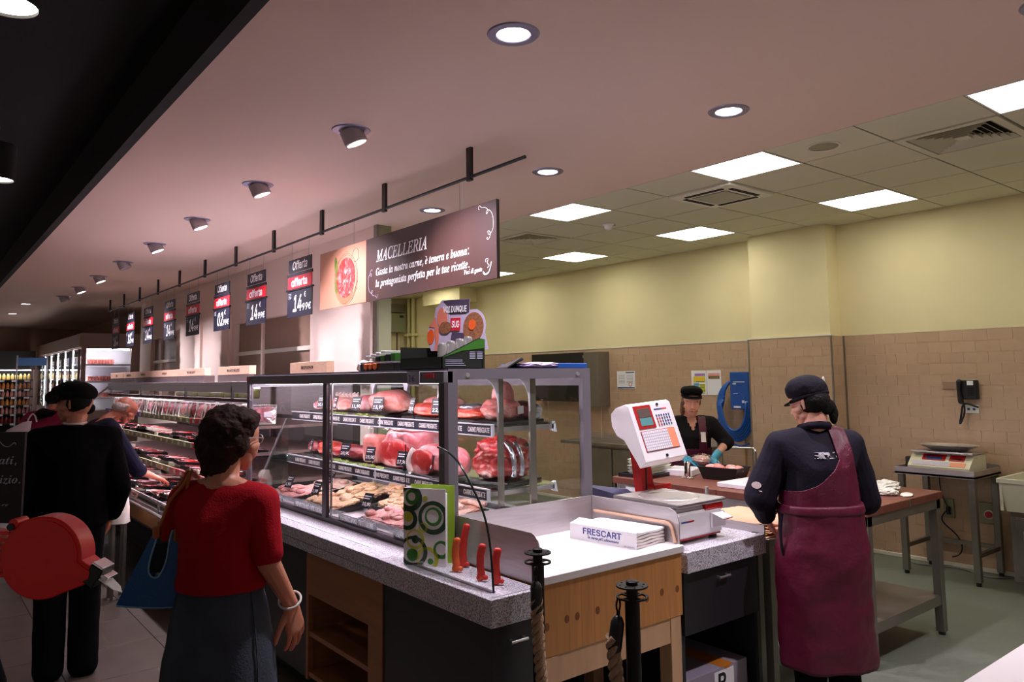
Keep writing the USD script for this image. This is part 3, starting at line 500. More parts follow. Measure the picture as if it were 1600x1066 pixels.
for n, (z, a, b) in enumerate(SH):
    P(t, 'glass_shelf', box(a-.01, b, 3.08, 5.64, z-.008, z), 'glass_shelf', f'{"upper" if n == 0 else "lower"} greenish glass shelf'); P(t, 'shelf_bearer', box(a, b, 3.10, 3.125, z-.035, z-.009), 'steel'); P(t, 'shelf_bearer', box(a, b+.02, 4.40, 4.425, z-.035, z-.009), 'steel')
    ls = P(t, 'label_strip', [box(a-.022, a-.012, 3.085, 4.245, z-.05, z+.004), box(a-.022, a-.012, 4.255, 5.64, z-.05, z+.004)], 'label_strip', 'dark price strip repeating CARNI PREGIATE')
    P(t, 'strip_rim', [box(a-.026, a-.008, 3.08, 5.64, z+.002, z+.008), box(a-.026, a-.008, 3.08, 5.64, z-.056, z-.05), box(a-.026, a-.008, 3.08, 3.088, z-.05, z+.004), box(a-.026, a-.008, 4.244, 4.256, z-.05, z+.004)], 'fridge_white')
    tx = text('CARNI PREGIATE', .024, .001, width=.19, bold=2, shear=.12)
    P(t, 'shelf_lettering', [place(tx, (a-.0222, 3.295+.245*k, z-.036), (0, -1, 0), (0, 0, 1)) for k in range(10)], 'ink_white', 'white CARNI PREGIATE lettering')
    P(t, 'end_tip', place(prism([(0, 0), (.035, -.01), (.02, .05), (0, .045)], .02), (2.74, 3.12, z-.045), (1, 0, 0), (0, 0, 1)), 'fridge_white', 'white tip of the shelf bearer')
    P(t, 'shelf_lamp', cyl((a+.03, 3.15, z-.02), (a+.03, 5.6, z-.02), .007, n=8), 'shelf_light', 'slim glowing tube under the shelf')
lab = text('PREPARATI DA NOI · TUTTI I GIORNI', .026, .001, width=.40, bold=2)
for n, yy in enumerate((3.55, 4.20, 4.86, 5.52)):
    P(t, 'base_label', box(X0+.022, X0+.027, yy-.46, yy, .925, .965), 'label_strip'); P(t, 'base_lettering', place(lab, (X0+.0218, yy-.03, .934), (0, -1, 0), (0, 0, 1)), 'ink_white', 'white lettering PREPARATI DA NOI')
P(t, 'shelf_sticker', box(X0-.008, X0-.004, 3.24, 3.36, 1.722, 1.785), 'ink_grey', 'small lilac price sticker'); P(t, 'red_sticker', box(X0-.008, X0-.004, 3.11, 3.19, 1.752, 1.772), 'tag_red'); P(t, 'red_sticker', box(X0-.008, X0-.004, 5.67, 5.71, 1.752, 1.772), 'tag_red')
P(t, 'sticker_print', place(text('I·6', .03, .001), (X0-.0082, 3.34, 1.735), (0, -1, 0), (0, 0, 1)), 'ink_blue')

# ---- meats: each piece a thing
def tray(t, w, d, z=0, h=.015, m='tray_black'): P(t, 'tray', box(-w/2, w/2, -d/2, d/2, z, z+h, .004), m)
def meat(label, size, loc, rz, m, seed, power=2.6, amp=.13, freq=3., catg='meat', extra=None, trayed=True, rx=0, name='meat_joint'):
    t = T(name, label, catg, loc=loc, rot=(rx, 0, rz), world=False)
    if trayed: tray(t, size[0]*1.06, size[1]*1.05)
    b = lump(size, seed, power, amp, freq); b.apply_translation((0, 0, .014 if trayed else 0)); P(t, 'flesh', b, m, smooth=60)
    if extra: extra(t)
    return t
def slices(n, size, m, seed):
    def f(t):
        for k in range(n):
            s = lump((size[0], size[1], size[2]), seed+k, 3., .06, 3., 3); s.apply_transform(trimesh.transformations.rotation_matrix(.35, [1, 0, 0])); s.apply_translation((rng.uniform(-.01, .01), (k-n/2)*size[1]*.8, .01)); P(t, 'slice', s, m, smooth=60)
    return f
def bones(n, w, z, y, h=.05, m='foil'):
    def f(t):
        for k in range(n):
            x = (k-(n-1)/2)*w/n; P(t, 'bone_tip', cyl((x, y, z), (x+.008, y-.004, z+h), .011, .013, 10), m, 'pale wrapped bone tip', smooth=50)
    return f
def strips(t):
    for k, x in enumerate((-.10, -.03, .07)):
        pts = spline([(x-.02, -.16, .05), (x-.03, -.17, .13), (x, -.11, .20), (x+.03, -.02, .215)], 14); P(t, 'foil_strip', tube(pts, .014, 8), 'foil', 'crinkled silver foil strip', smooth=60)
def tag_(t, sz, loc): P(t, 'white_tag', box(loc[0]-sz/2, loc[0]+sz/2, loc[1], loc[1]+.003, loc[2], loc[2]+sz*.7), 'paper')
z1, z2 = 1.505, 1.185
# upper shelf, from the end near the camera to the far end
meat('pair of pale pink hocks on a black tray, near end of the upper glass shelf', (.24, .20, .12), (2.50, 3.24, z1), 20, 'pork', 3, 2.2, .2, 4., extra=lambda t: (P(t, 'flesh', lump((.12, .12, .17), 5, 2.2, .12).apply_translation((.05, .02, .05)), 'pork', smooth=60), tag_(t, .06, (.03, -.105, .05))))
meat('silver-wrapped dark joint behind the pale hocks on the upper glass shelf', (.14, .2, .10), (2.69, 3.30, z1), 0, 'dark_meat', 8, extra=lambda t: P(t, 'foil_wrap', lump((.10, .12, .09), 4, 2.2, .12).apply_translation((.02, -.07, .01)), 'foil', smooth=60))
meat('three dark red cuts partly in pale film, right of the long orange fillet', (.16, .24, .06), (2.50, 3.50, z1), 0, 'fillet', 11, 2.6, .15, extra=lambda t: (P(t, 'foil_wrap', lump((.18, .18, .05), 6, 3., .12).apply_translation((.03, .02, .05)), 'foil', smooth=60), P(t, 'flesh', lump((.10, .08, .08), 16, 2.6, .15).apply_translation((-.06, .10, .015)), 'fillet', smooth=60)))
meat('long orange-red fillet lying along the upper glass shelf', (.11, .52, .085), (2.46, 3.86, z1), 0, 'fillet', 12, 2.1, .14, 3.)
meat('rolled roast with foil bone ends in the middle back of the upper glass shelf', (.18, .34, .12), (2.62, 3.98, z1), 0, 'pork', 15, extra=bones(3, .16, .12, -.02, .06))
meat('big rosy shoulder joint draped over its tray on the upper glass shelf', (.26, .36, .16), (2.50, 4.42, z1), 0, 'pork', 21, 2.3, .17, 3.)
meat('marbled rib joint left of the big rosy shoulder on the upper glass shelf', (.20, .22, .12), (2.50, 4.76, z1), 0, 'beef_fat', 22)
meat('rack of ribs with a row of white bone tips on the upper glass shelf', (.18, .40, .10), (2.50, 5.09, z1), 0, 'pork', 24, 3., extra=lambda t: [P(t, 'bone_tip', cyl((.03, -.17+.055*k, .10), (.0, -.17+.055*k, .145), .012, .014, 10), 'bone', 'white bone tip', smooth=50) for k in range(7)])
meat('small pale rack at the far end of the upper glass shelf', (.16, .20, .08), (2.50, 5.44, z1), 0, 'beef_fat', 27, extra=lambda t: [P(t, 'bone_tip', cyl((.03, -.07+.055*k, .08), (.0, -.07+.055*k, .125), .012, .014, 10), 'bone', smooth=50) for k in range(3)])
# lower shelf
meat('huge red rib joint with three silver foil strips, nearest on the lower glass shelf', (.30, .28, .22), (2.57, 3.32, z2), 15, 'beef', 31, 2.8, .30, 7.5, extra=strips)
meat('purple-pink rolled shank left of the rib joint with foil strips', (.18, .20, .17), (2.38, 3.52, z2), 0, 'beef_fat', 33, 2.2, .15)
meat('round of beef with a creamy fat cap beside the corner post of the glass case', (.22, .24, .17), (2.44, 3.78, z2), 0, 'beef_fat', 34, 2.6, .1, extra=lambda t: (P(t, 'cut_face', lump((.05, .22, .15), 44, 2.6, .12).apply_translation((-.10, 0, .01)), 'beef', smooth=60), P(t, 'fat_edge', tube(spline([(-.12, .09, .02), (-.12, .12, .08), (-.09, .11, .15)], 10), .018, 8), 'bone', smooth=60)))
meat('largest beef block with a white fat top in the middle of the lower glass shelf', (.28, .42, .25), (2.50, 4.15, z2), 0, 'beef_fat', 35, 3., .12, extra=lambda t: (P(t, 'cut_face', lump((.06, .36, .19), 46, 2.6, .16).apply_translation((-.12, .02, .01)), 'beef', smooth=60), P(t, 'fat_cap', lump((.24, .36, .04), 47, 3., .12).apply_translation((.01, 0, .235)), 'bone', smooth=60)))
meat('upright pink-red slab standing left of the largest beef block', (.12, .19, .19), (2.42, 4.49, z2), 0, 'pork', 36, 5., .05)
meat('dark glossy steak piled left of the upright slab', (.18, .22, .10), (2.44, 4.72, z2), 0, 'dark_meat', 37)
meat('flat red flank left of the mullion on the lower glass shelf', (.20, .24, .09), (2.46, 4.98, z2), 0, 'beef', 38)
meat('bright red rump farther left on the lower glass shelf', (.18, .22, .10), (2.46, 5.25, z2), 0, 'fillet', 39)
meat('small dark joint at the far end of the lower glass shelf', (.16, .16, .09), (2.48, 5.50, z2), 0, 'dark_meat', 40)
# bottom deck: trays of prepared food
def heap(label, w, d, h, loc, m, seed, n=14, kind='patty', name='meat_tray', rz=0):
    t = T(name, label, 'tray of meat', loc=loc, rot=(0, -9, rz), world=False)
    P(t, 'tray', tm(union([Manifold.cube([w, d, .035], True).translate([0, 0, .0175]) - Manifold.cube([w-.016, d-.016, .035], True).translate([0, 0, .026])])), 'tray_black')
    P(t, 'filling', lump((w-.02, d-.02, h), seed, 5., .14, 9., 4).apply_translation((0, 0, .012)), m, smooth=60)
    r = random.Random(seed)
    for k in range(n):
        x, y = r.uniform(-.36, .36)*w, r.uniform(-.38, .38)*d
        if kind == 'sausage':
            a = r.uniform(-.5, .5); L = .10; s = tube([(x-L*math.sin(a), y-L*math.cos(a), h+.02), (x, y, h+.035), (x+L*math.sin(a)*.6, y+L*math.cos(a), h+.022)], [.012, .018, .012], 9)
        else: s = lump((r.uniform(.05, .09), r.uniform(.05, .09), r.uniform(.022, .04)), seed+k, 2.3, .2, 4., 2).apply_translation((x, y, h*.8+.008))
        P(t, kind, s, m, smooth=60)
    return t
zb = .935
heap('tray of chopped breaded cutlets at the back of the case floor', .30, .44, .06, (2.58, 4.25, 1.0), 'breaded', 51, 16, 'cutlet')
heap('tray of grey-brown coiled burgers in the middle of the case floor', .28, .42, .05, (2.40, 4.02, .965), 'breaded', 52, 14)
heap('tray of pale pink sausages right of the breaded cutlets', .30, .32, .05, (2.58, 3.82, 1.0), 'sausage', 53, 9, 'sausage')
heap('second tray of pale sausages near the corner post on the case floor', .28, .30, .05, (2.42, 3.58, .965), 'sausage', 54, 9, 'sausage')
heap('tray of pinkish mince patties at the front glass right of the mullion', .22, .50, .04, (2.18, 3.80, zb), 'mince', 55, 16)
heap('tray of minced meat balls at the front glass left of the mullion', .22, .50, .04, (2.18, 4.62, zb), 'breaded', 56, 16)
heap('tray of sandy breaded bites farther left on the case floor', .28, .40, .05, (2.42, 4.62, .965), 'breaded', 57, 14)
heap('tray of stuffed pink rolls at the near end of the case floor', .30, .30, .05, (2.40, 3.22, .955), 'mince', 58, 14, 'roll')
heap('small tray of mixed rolls at the front glass by the near corner', .20, .30, .04, (2.18, 3.28, zb), 'mince', 59, 10, 'roll')
heap('half-empty tray at the far left of the case floor', .28, .40, .03, (2.42, 5.15, .96), 'sausage', 60, 5)
heap('tray of flat patties at the far left of the front glass', .22, .42, .035, (2.18, 5.20, zb), 'mince', 61, 9)
TM('shelf_panel', box(2.31, 2.33, 3.66, 3.69, .95, 1.15), 'header_base', 'short brown divider post between the lower meat trays', 'divider')
t = T('inner_glass_screen', 'slanting greenish glass screen inside the left part of the meat case', 'glass screen', loc=(2.3, 5.4, 1.2), world=True)
v = np.array([(2.06, 5.66, .95), (2.30, 5.66, .95), (2.30, 5.66, 1.46), (2.27, 5.66, 1.46)]); P(t, 'sheet', trimesh.convex.convex_hull(np.vstack([v, v+[0, .006, 0]])), 'glass_shelf'); P(t, 'edge_strip', tube([(2.06, 5.655, .955), (2.275, 5.655, 1.455)], .008, 6), 'alu', smooth=60)
# parsley and leaf garnish along the strips
lv = []
r_ = random.Random(5)
for k in range(70):
    y = r_.uniform(4.25, 5.1); zz = z1 if k % 2 else z2; a = 2.32
    lv.append(lump((r_.uniform(.02, .035), r_.uniform(.03, .05), .012), 100+k, 2.2, .3, 5., 1).apply_translation((a+r_.uniform(0, .03), y, zz+r_.uniform(0, .012))))
TM('leaf_garnish', lv, 'dish_green', 'green leaves scattered along the front of the glass shelves', 'leaves', kind='stuff')
# price cards among the meat
def card(loc, rz, tilt, price, lab, grp):
    t = T('price_card', lab, 'price tag', grp, loc=loc, rot=(0, 0, rz), world=False)
    c = place(box(-.04, .04, -.045, .045, 0, .006, .002), (0, 0, .085), (0, -1, 0), (math.sin(tilt), 0, math.cos(tilt))); P(t, 'card', c, 'tag_navy')
    o = np.array([-math.cos(tilt)*.0062, 0, .085+math.sin(tilt)*.0062])
    P(t, 'price_print', [place(text(price, .020, .001, bold=1, px=40), o+np.array([0, .032, 0])+np.array([math.sin(tilt), 0, math.cos(tilt)])*(-.030), (0, -1, 0), (math.sin(tilt), 0, math.cos(tilt)))]+[place(box(-.03, .03-.01*k, -.003, .003, 0, .001), o+np.array([math.sin(tilt), 0, math.cos(tilt)])*(.026-.014*k), (0, -1, 0), (math.sin(tilt), 0, math.cos(tilt))) for k in range(2)], 'ink_white', 'white price lettering')
    P(t, 'stick', [cyl((.01, 0, 0), (0.005, 0, .05), .003), box(-.01, .03, -.015, .015, 0, .004)], 'black_plastic'); return t
for nm, zz, rows in (('upper', z1, [(3.62, 30, '22,90', 'the dark red cuts'), (3.90, -12, '22,90', 'the long orange fillet'), (4.32, 25, '13,90', 'the rosy shoulder'), (4.62, 20, '11,90', 'the marbled ribs'), (4.93, -15, '12,90', 'the bony rib rack'), (5.16, 15, '10,90', 'the far pale rack')]), ('lower', z2, [(3.70, -15, '22,90', 'the fat-capped round'), (4.02, 15, '17,90', 'the largest beef block'), (4.42, 15, '15,90', 'the upright pink slab'), (4.78, 22, '20,90', 'the dark steak'), (5.06, 12, '15,90', 'the flat flank'), (5.33, -15, '23,90', 'the far rump')])):
    for y, rz, pr, wh in rows: card((2.345, y, zz), rz, .25, pr, f'black card priced {pr} before {wh} on the {nm} shelf', None)
for y, x, z, pr, wh in ((3.68, 2.34, 1.03, '9,90', 'rear one by the sausages'), (3.72, 2.24, .98, '8,90', 'front one by the sausages'), (4.05, 2.13, .955, '10,90', 'just right of the mullion'), (4.75, 2.13, .955, '7,90', 'just left of the mullion'), (4.9, 2.3, 1.0, '11,90', 'behind the minced balls'), (5.2, 2.13, .955, '6,90', 'farthest left')): card((x, y, z), 10, .45, pr, f'black card priced {pr} in the floor trays, {wh}', None)
# ================================================================== WOOD BLOCK TABLE, RIGHT COUNTER, SCALES
t = T('butcher_block_table', 'pine block table with white cutting board top, steel splashbacks and dark knots', 'table', loc=(2.5, 2.7, 0))
P(t, 'cutting_board', box(2.05, 2.935, 2.385, 3.015, .905, .94, .006), 'board_white', 'thick white cutting board')
xs = [2.06, 2.2, 2.27, 2.345, 2.49, 2.62, 2.72, 2.81, 2.93]
for a, b in zip(xs[:-1], xs[1:]): P(t, 'stave', box(a+.0001, b-.0001, 2.402, 3.0, .615, .904, .0008), 'stave')
for kx, kz in ((2.075, .735), (2.185, .745), (2.245, .745), (2.365, .745), (2.68, .735), (2.785, .745), (2.895, .74)):
    k = prism(Point(0, 0).buffer(1., 12), .0012); k.apply_scale((.0125, .0165, 1)); P(t, 'knot', place(k, (kx, 2.4022, kz), (1, 0, 0), (0, 0, 1)), 'knot', 'dark oval knot')
P(t, 'frame_rail', box(2.08, 2.9, 2.41, 2.45, .50, .612), 'beech'); P(t, 'frame_rail', box(2.08, 2.9, 2.95, 2.99, .50, .612), 'beech')
for x in (2.06, 2.845):
    for y in (2.405, 2.93): P(t, 'leg', box(x, x+.075, y, y+.075, 0, .614 if x < 2.5 else .614, .004), 'beech')
P(t, 'steel_splashback', box(2.05, 2.93, 3.005, 3.018, .905, 1.103), 'steel', 'brushed steel splashback')
sp = Polygon([(0, .9), (.60, .9), (.60, 1.104), (.05, 1.104), (.03, 1.098), (.012, 1.08), (0, 1.05)])
P(t, 'steel_splashback', place(prism(sp, .005), (2.048, 2.41, 0), (0, 1, 0), (0, 0, 1)), 'steel', 'left steel side plate with a rounded corner')
P(t, 'steel_splashback', place(prism(Polygon([(0, .9), (.60, .9), (.60, 1.104), (.06, 1.104), (.03, 1.095), (.01, 1.075), (0, 1.04)]), .005), (2.932, 2.41, 0), (0, 1, 0), (0, 0, 1)), 'steel', 'right steel side plate with a rounded corner')
t = T('granite_counter', 'right-hand granite topped counter with a black front and steel pull, under the white scale', 'counter', loc=(3.28, 2.7, 0))
P(t, 'slab', box(2.955, 3.60, 2.385, 3.25, .80, .90, .004), 'granite'); P(t, 'front_panel', box(2.965, 3.57, 2.42, 2.44, .50, .798), 'black_laminate')
P(t, 'side_panel', box(2.955, 2.985, 2.44, 3.2, 0, .80), 'black_laminate'); P(t, 'side_panel', box(3.56, 3.585, 2.44, 3.2, 0, .80), 'black_laminate'); P(t, 'side_panel', box(3.585, 3.625, 2.42, 2.46, 0, .90), 'steel_dark', 'grey steel corner post')
P(t, 'back_panel', box(2.985, 3.56, 3.16, 3.18, .06, .80), 'black_plastic'); P(t, 'shelf', box(2.985, 3.56, 2.44, 3.16, .10, .125), 'black_laminate')
P(t, 'pull_handle', [cyl((3.22, 2.40, .735), (3.31, 2.40, .735), .006), box(3.225, 3.236, 2.40, 2.42, .729, .741), box(3.294, 3.305, 2.40, 2.42, .729, .741)], 'steel_bright', 'short steel bar pull', smooth=40)
P(t, 'upstand', [box(3.60, 3.61, 2.385, 3.25, .80, .945)], 'steel', 'low steel upstand')
t = T('carton', 'grey carton closed with brown tape and a white label on the low shelf', 'box', loc=(3.3, 2.6, .125))
P(t, 'carton_body', box(3.02, 3.52, 2.47, 2.95, .125, .265, .004), 'box_grey'); P(t, 'tape_strip', box(3.30, 3.40, 2.469, 2.95, .2635, .266), 'tape'); P(t, 'tape_strip', box(3.33, 3.37, 2.468, 2.47, .235, .2655), 'tape'); P(t, 'white_label', box(3.24, 3.40, 2.467, 2.47, .14, .25), 'paper'); P(t, 'label_letter', place(text('R', .08, .001, bold=2), (3.27, 2.4668, .155), (1, 0, 0), (0, 0, 1)), 'ink_black')
# ---- white price scale with red column
t = T('price_scale', 'white electronic price scale with tilted keyboard console on a red column', 'scale', loc=(3.25, 2.75, .9))
pr = Polygon([(2.50, .925), (2.95, .925), (2.95, 1.07), (2.56, 1.075), (2.50, 1.05)])
P(t, 'housing', [box(3.035, 3.40, 2.50, 2.95, .925, 1.055, .02), box(3.05, 3.385, 2.52, 2.93, 1.05, 1.075, .012)], 'white_plastic', smooth=30)
P(t, 'roller_cover', cyl((3.26, 2.525, 1.062), (3.405, 2.525, 1.062), .026, n=20), 'scale_red', 'red roller cover at the front corner', smooth=40)
P(t, 'printer_mouth', box(3.29, 3.41, 2.488, 2.55, .955, 1.035, .008), 'white_plastic'); tk = np.array([(3.30, 2.489, 1.03), (3.385, 2.489, 1.03), (3.395, 2.43, 1.008), (3.31, 2.43, 1.008)]); P(t, 'ticket', trimesh.convex.convex_hull(np.vstack([tk, tk+[0, 0, .002]])), 'paper', 'paper ticket'); P(t, 'ticket_print', box(3.315, 3.39, 2.431, 2.434, 1.004, 1.012), 'key_red')
P(t, 'brand_strip', box(3.06, 3.115, 2.4985, 2.501, 1.005, 1.013), 'key_blue', 'small blue and red maker strip'); P(t, 'brand_strip', box(3.115, 3.16, 2.4985, 2.501, 1.005, 1.013), 'scale_red')
P(t, 'base_trim', box(3.05, 3.39, 2.51, 2.94, .918, .926), 'scale_red')
for x in (3.07, 3.36):
    for y in (2.54, 2.90): P(t, 'foot', cyl((x, y, .9), (x, y, .92), .022), 'black_plastic', smooth=40)
P(t, 'weighing_plate', box(3.03, 3.42, 2.49, 2.94, 1.083, 1.102, .006), 'steel', 'square steel weighing plate'); P(t, 'plate_rim', tube([(3.035, 2.495, 1.098), (3.415, 2.495, 1.098), (3.415, 2.935, 1.098), (3.035, 2.935, 1.098)], .006, 8, True), 'steel_dark', smooth=50)
P(t, 'plate_dish', lathe([(.155, .0), (.16, .003), (.165, .0), (.155, 0)], 40, (3.23, 2.72, 1.102)), 'steel_bright', smooth=40)
P(t, 'guard_rod', cyl((3.43, 2.62, 1.05), (3.43, 2.62, 1.14), .01), 'steel', smooth=40)
cb = np.array([3.345, 2.985, 1.06]); ct = np.array([3.30, 2.985, 1.33]); col = trimesh.convex.convex_hull(np.vstack([cb+d for d in np.array([(-.05, -.03, 0), (.05, -.03, 0), (.05, .03, 0), (-.05, .03, 0)])]+[ct+d for d in np.array([(-.045, -.03, 0), (.045, -.03, 0), (.045, .03, 0), (-.045, .03, 0)])]))
P(t, 'column', [col], 'scale_red', 'red slanted column'); P(t, 'column_groove', box(3.315, 3.325, 2.952, 2.957, 1.08, 1.3), 'black_plastic'); P(t, 'column_foot', box(3.27, 3.45, 2.93, 3.04, .925, 1.075, .012), 'scale_red'); P(t, 'red_tab', box(3.36, 3.50, 2.925, 2.935, 1.09, 1.125, .004), 'scale_red')
# console: face tilted back, local x right, y up along the face
A = np.array([3.15, 2.80, 1.275]); ux = np.array([.985, -.04, 0.06]); ux /= np.linalg.norm(ux); uy = np.array([-.11, .34, .94]); uy -= ux*(uy@ux); uy /= np.linalg.norm(uy)
W, H = .335, .335
def fc(m, x, y, d=0): return place(m, A+ux*x+uy*y+np.cross(ux, uy)*d, ux, uy)
side = Polygon([(0, 0), (-.03, -.004), (-.055, -.02), (-.075, .05), (-.11, .16), (-.155, .20), (-.17, .26), (-.15, .325), (-.10, .345), (-.02, .34), (0, .32)])
sd = prism(side.buffer(-.008).buffer(.008, 6), W)   # profile in (depth, height), extruded across
m_ = np.eye(4); n_ = np.cross(ux, uy); m_[:3, 0], m_[:3, 1], m_[:3, 2], m_[:3, 3] = n_, uy, -ux, A+ux*W; sd.apply_transform(m_)
if sd.volume < 0: sd.invert()
cs = P(t, 'console', sd, 'white_plastic', 'white tilted console', smooth=30)
def fp(name, x0, x1, y0, y1, m, h=.004, label=None): return P(cs, name, fc(box(x0, x1, y0, y1, 0, h, .0015), 0, 0, .0), m, label)
fp('display_frame', .03, .165, .185, .318, 'scale_red', .004, 'red display frame'); fp('display', .052, .148, .20, .245, 'lcd', .0055, 'teal lower half of the display'); fp('display', .052, .148, .247, .30, 'lcd_dark', .0055)
fp('keypad_frame', .03, .30, .055, .172, 'scale_red', .003); fp('key_sheet', .034, .24, .058, .169, 'key_grey', .0045); fp('key_sheet', .24, .297, .058, .169, 'key_orange', .0045, 'orange key block')
ks = [fc(box(.038+.0158*i, .038+.0158*i+.011, .061+.0155*j, .061+.0155*j+.0105, .004, .006), 0, 0) for i in range(13) for j in range(7)]
P(cs, 'keys', ks, 'white_plastic', kind='stuff'); P(cs, 'number_keys', [fc(box(.19+.02*i, .19+.02*i+.008, .19+.018*j, .19+.018*j+.011, .0, .0035), 0, 0) for i in range(6) for j in range(4)], 'key_blue', kind='stuff'); P(cs, 'red_keys', [fc(box(.19+.02*i, .19+.02*i+.008, .19+.018*j, .19+.018*j+.011, .0, .004), 0, 0) for i in range(2) for j in range(3)], 'key_red', kind='stuff')
fp('maker_strip', .19, .25, .283, .291, 'key_blue', .002); fp('maker_strip', .25, .29, .283, .291, 'key_red', .002); P(cs, 'knob', fc(cyl((0, 0, 0), (0, 0, .006), .008), .225, .315), 'black_plastic', smooth=40); P(cs, 'knob', fc(cyl((0, 0, 0), (0, 0, .006), .008), .175, .022), 'black_plastic', smooth=40)
t = T('tilted_tablet', 'dark blue-grey panel leaning behind the steel splashback beside the scale', 'panel', loc=(3.2, 3.2, .905), world=True)
v = np.array([(3.17, 3.27, 1.02), (3.43, 3.09, 1.005), (3.385, 3.16, 1.075), (3.13, 3.29, 1.115)]); P(t, 'panel_face', trimesh.convex.convex_hull(np.vstack([v, v+[.01, .02, 0]])), 'tablet_blue'); P(t, 'stand', box(3.21, 3.38, 3.19, 3.24, .90, 1.02), 'black_plastic')
# ---- paper stack
t = T('paper_stack', 'opened white pack of food paper printed FRESCART on the cutting board', 'pack of paper', loc=(2.75, 2.65, .94), rot=(0, 0, 0), world=True)
a0, a1 = np.array([2.64, 2.865, .94]), np.array([2.685, 2.46, .94])      # front face runs along here
ex = (a1-a0)/np.linalg.norm(a1-a0); L = np.linalg.norm(a1-a0); ey = np.array([-ex[1], ex[0], 0]); D = .235
def lb(x0, x1, y0, y1, z0, z1, r=0): return place(box(x0, x1, y0, y1, z0, z1, r), a0, ex, ey)
P(t, 'wrapper', [lb(0, L, 0, .0015, 0, .075), lb(0, L, 0, D, 0, .001), lb(0, .0015, 0, D, 0, .06)], 'paper', 'torn white wrapper')
w_ = np.array([a0+ex*0+np.array([0, 0, .075]), a0+ex*L+np.array([0, 0, .075]), a0+ex*(L)+ey*.05+np.array([0, 0, .092]), a0+ex*.02+ey*.05+np.array([0, 0, .098])]); P(t, 'wrapper', trimesh.convex.convex_hull(np.vstack([w_, w_-[0, 0, .0015]])), 'paper')
for k in range(5):
    s = lb(.006, L-.002, .004, D-.004*(k % 2), .002+.0145*k, .0135+.0145*k, .003).subdivide().subdivide(); s.vertices[:, 2] += .0025*np.sin(s.vertices[:, 0]*40+k); P(t, 'sheet_bundle', s, 'paper_edge' if k < 4 else 'paper')
def ft(s, h, x, z, w, m, bold=0, style='sans'): P(t, 'wrapper_print', place(text(s, h, .0006, width=w, bold=bold, style=style), a0+ex*x-ey*.0006+np.array([0, 0, z]), ex, (0, 0, 1)), m)
ft('FRESCART', .028, .085, .034, .235, 'ink_blue', 1); ft('la carta più alimentare', .012, .115, .015, .19, 'ink_blue', 1, 'italic'); ft('MOD. DEPOSITATO', .005, .335, .006, .06, 'ink_grey')
up_ = w_[3]-w_[0]; P(t, 'wrapper_print', place(text('CONFEZIONI OSPENCER', .016, .0006, width=.29), a0+ex*.06+np.array([0, 0, .0755])+up_*.25, ex, (w_[2]-w_[1])), 'ink_faint')
TM('wooden_bar', tube(rounded([(2.915, 2.97, 1.03), (2.922, 2.452, 1.035), (2.925, 2.43, .945)], .035), .008, 10), 'header_wood', 'pinkish wooden bar bent down beside the paper pack, along the right steel plate', 'bar', smooth=50)
# ---- folder bag with circles
t = T('circle_print_folder', 'white folder printed with green and lime circles standing on the granite ledge', 'folder', loc=(1.9, 2.98, .9), world=True)
b0, b1 = np.array([1.815, 3.10, .901]), np.array([1.93, 2.925, .901]); fx = (b1-b0); FL = np.linalg.norm(fx); fx /= FL; fy = np.array([-fx[1], fx[0], 0]); FH = .345
def fb(x0, x1, y0, y1, z0, z1): return place(box(x0, x1, y0, y1, z0, z1), b0, fx, fy)
P(t, 'front_cover', fb(0, FL, 0, .004, 0, FH), 'bag_white'); P(t, 'back_cover', fb(.0, FL+.012, .075, .079, 0, FH+.008), 'bag_lime', 'lime green back cover'); P(t, 'spine', fb(0, .004, .004, .075, 0, FH), 'bag_white'); P(t, 'paper_block', fb(.01, FL-.003, .012, .03, .002, FH-.02), 'paper')
clip = sbox(0, 0, FL, FH)
def ringp(cx, cz, r, w): return Point(cx, cz).buffer(r, 24).difference(Point(cx-.003, cz+.002).buffer(r-w, 24) if w < r else Polygon())
def circ(items, m):
    g = union_all(items).intersection(clip); q = prism(g, .0008); P(t, 'printed_circles', place(q, b0-fy*.0008, fx, (0, 0, 1)), m)
circ([ringp(.15, .215, .075, .02), ringp(.035, .30, .06, .022), ringp(.02, .205, .05, .017), ringp(.05, .06, .07, .016), Point(.06, .115).buffer(.018, 16), Point(.175, .045).buffer(.01, 12)], 'bag_dark')
circ([ringp(.15, .22, .042, .012), ringp(.045, .305, .035, .016), ringp(.19, .075, .04, .014), Point(.045, .045).buffer(.028, 16), Point(.135, .02).buffer(.014, 16), Point(.055, .118).buffer(.008, 12)], 'bag_green')
circ([ringp(.06, .115, .045, .010), ringp(.12, .03, .055, .016), Point(.025, .215).buffer(.022, 16), ringp(.10, .17, .022, .008), Point(.11, .30).buffer(.012, 12)], 'bag_yellow')
# ---- knives standing in the slot behind the ledge
def knife(x, y, hgt, lean, rz, m, lab):
    t = T('knife', lab, 'knife', loc=(x, y, .9), rot=(0, lean, rz), world=False)
    pts = np.array([(0, 0, .0), (.004, 0, .02), (-.002, 0, .05), (-.003, 0, hgt*.7), (0, 0, hgt-.02), (.004, 0, hgt)]); h_ = soft([hull(ball(pts[i], (.017, .012, .013), 10), ball(pts[i+1], (.017, .012, .013), 10)) for i in range(5)]+[hull(ball((0, 0, .008), (.016, .012, .012), 10), ball((.024, 0, .004), (.011, .010, .011), 10))], .006, 6)
    h_.apply_translation((0, 0, .013)); P(t, 'handle', h_, m, smooth=60); P(t, 'blade_root', box(-.009, .009, -.0012, .0012, 0, .014), 'steel'); return t
knife(1.915, 2.825, .125, 2, -50, 'knife_orange', 'knife with an orange handle standing on the granite ledge, nearest the circle folder')
knife(1.985, 2.875, .17, 6, -50, 'knife_red', 'tallest red-handled knife leaning against the steel plate')
knife(1.91, 2.635, .13, 3, -50, 'knife_red', 'red-handled knife with a hooked heel, left of the last one')
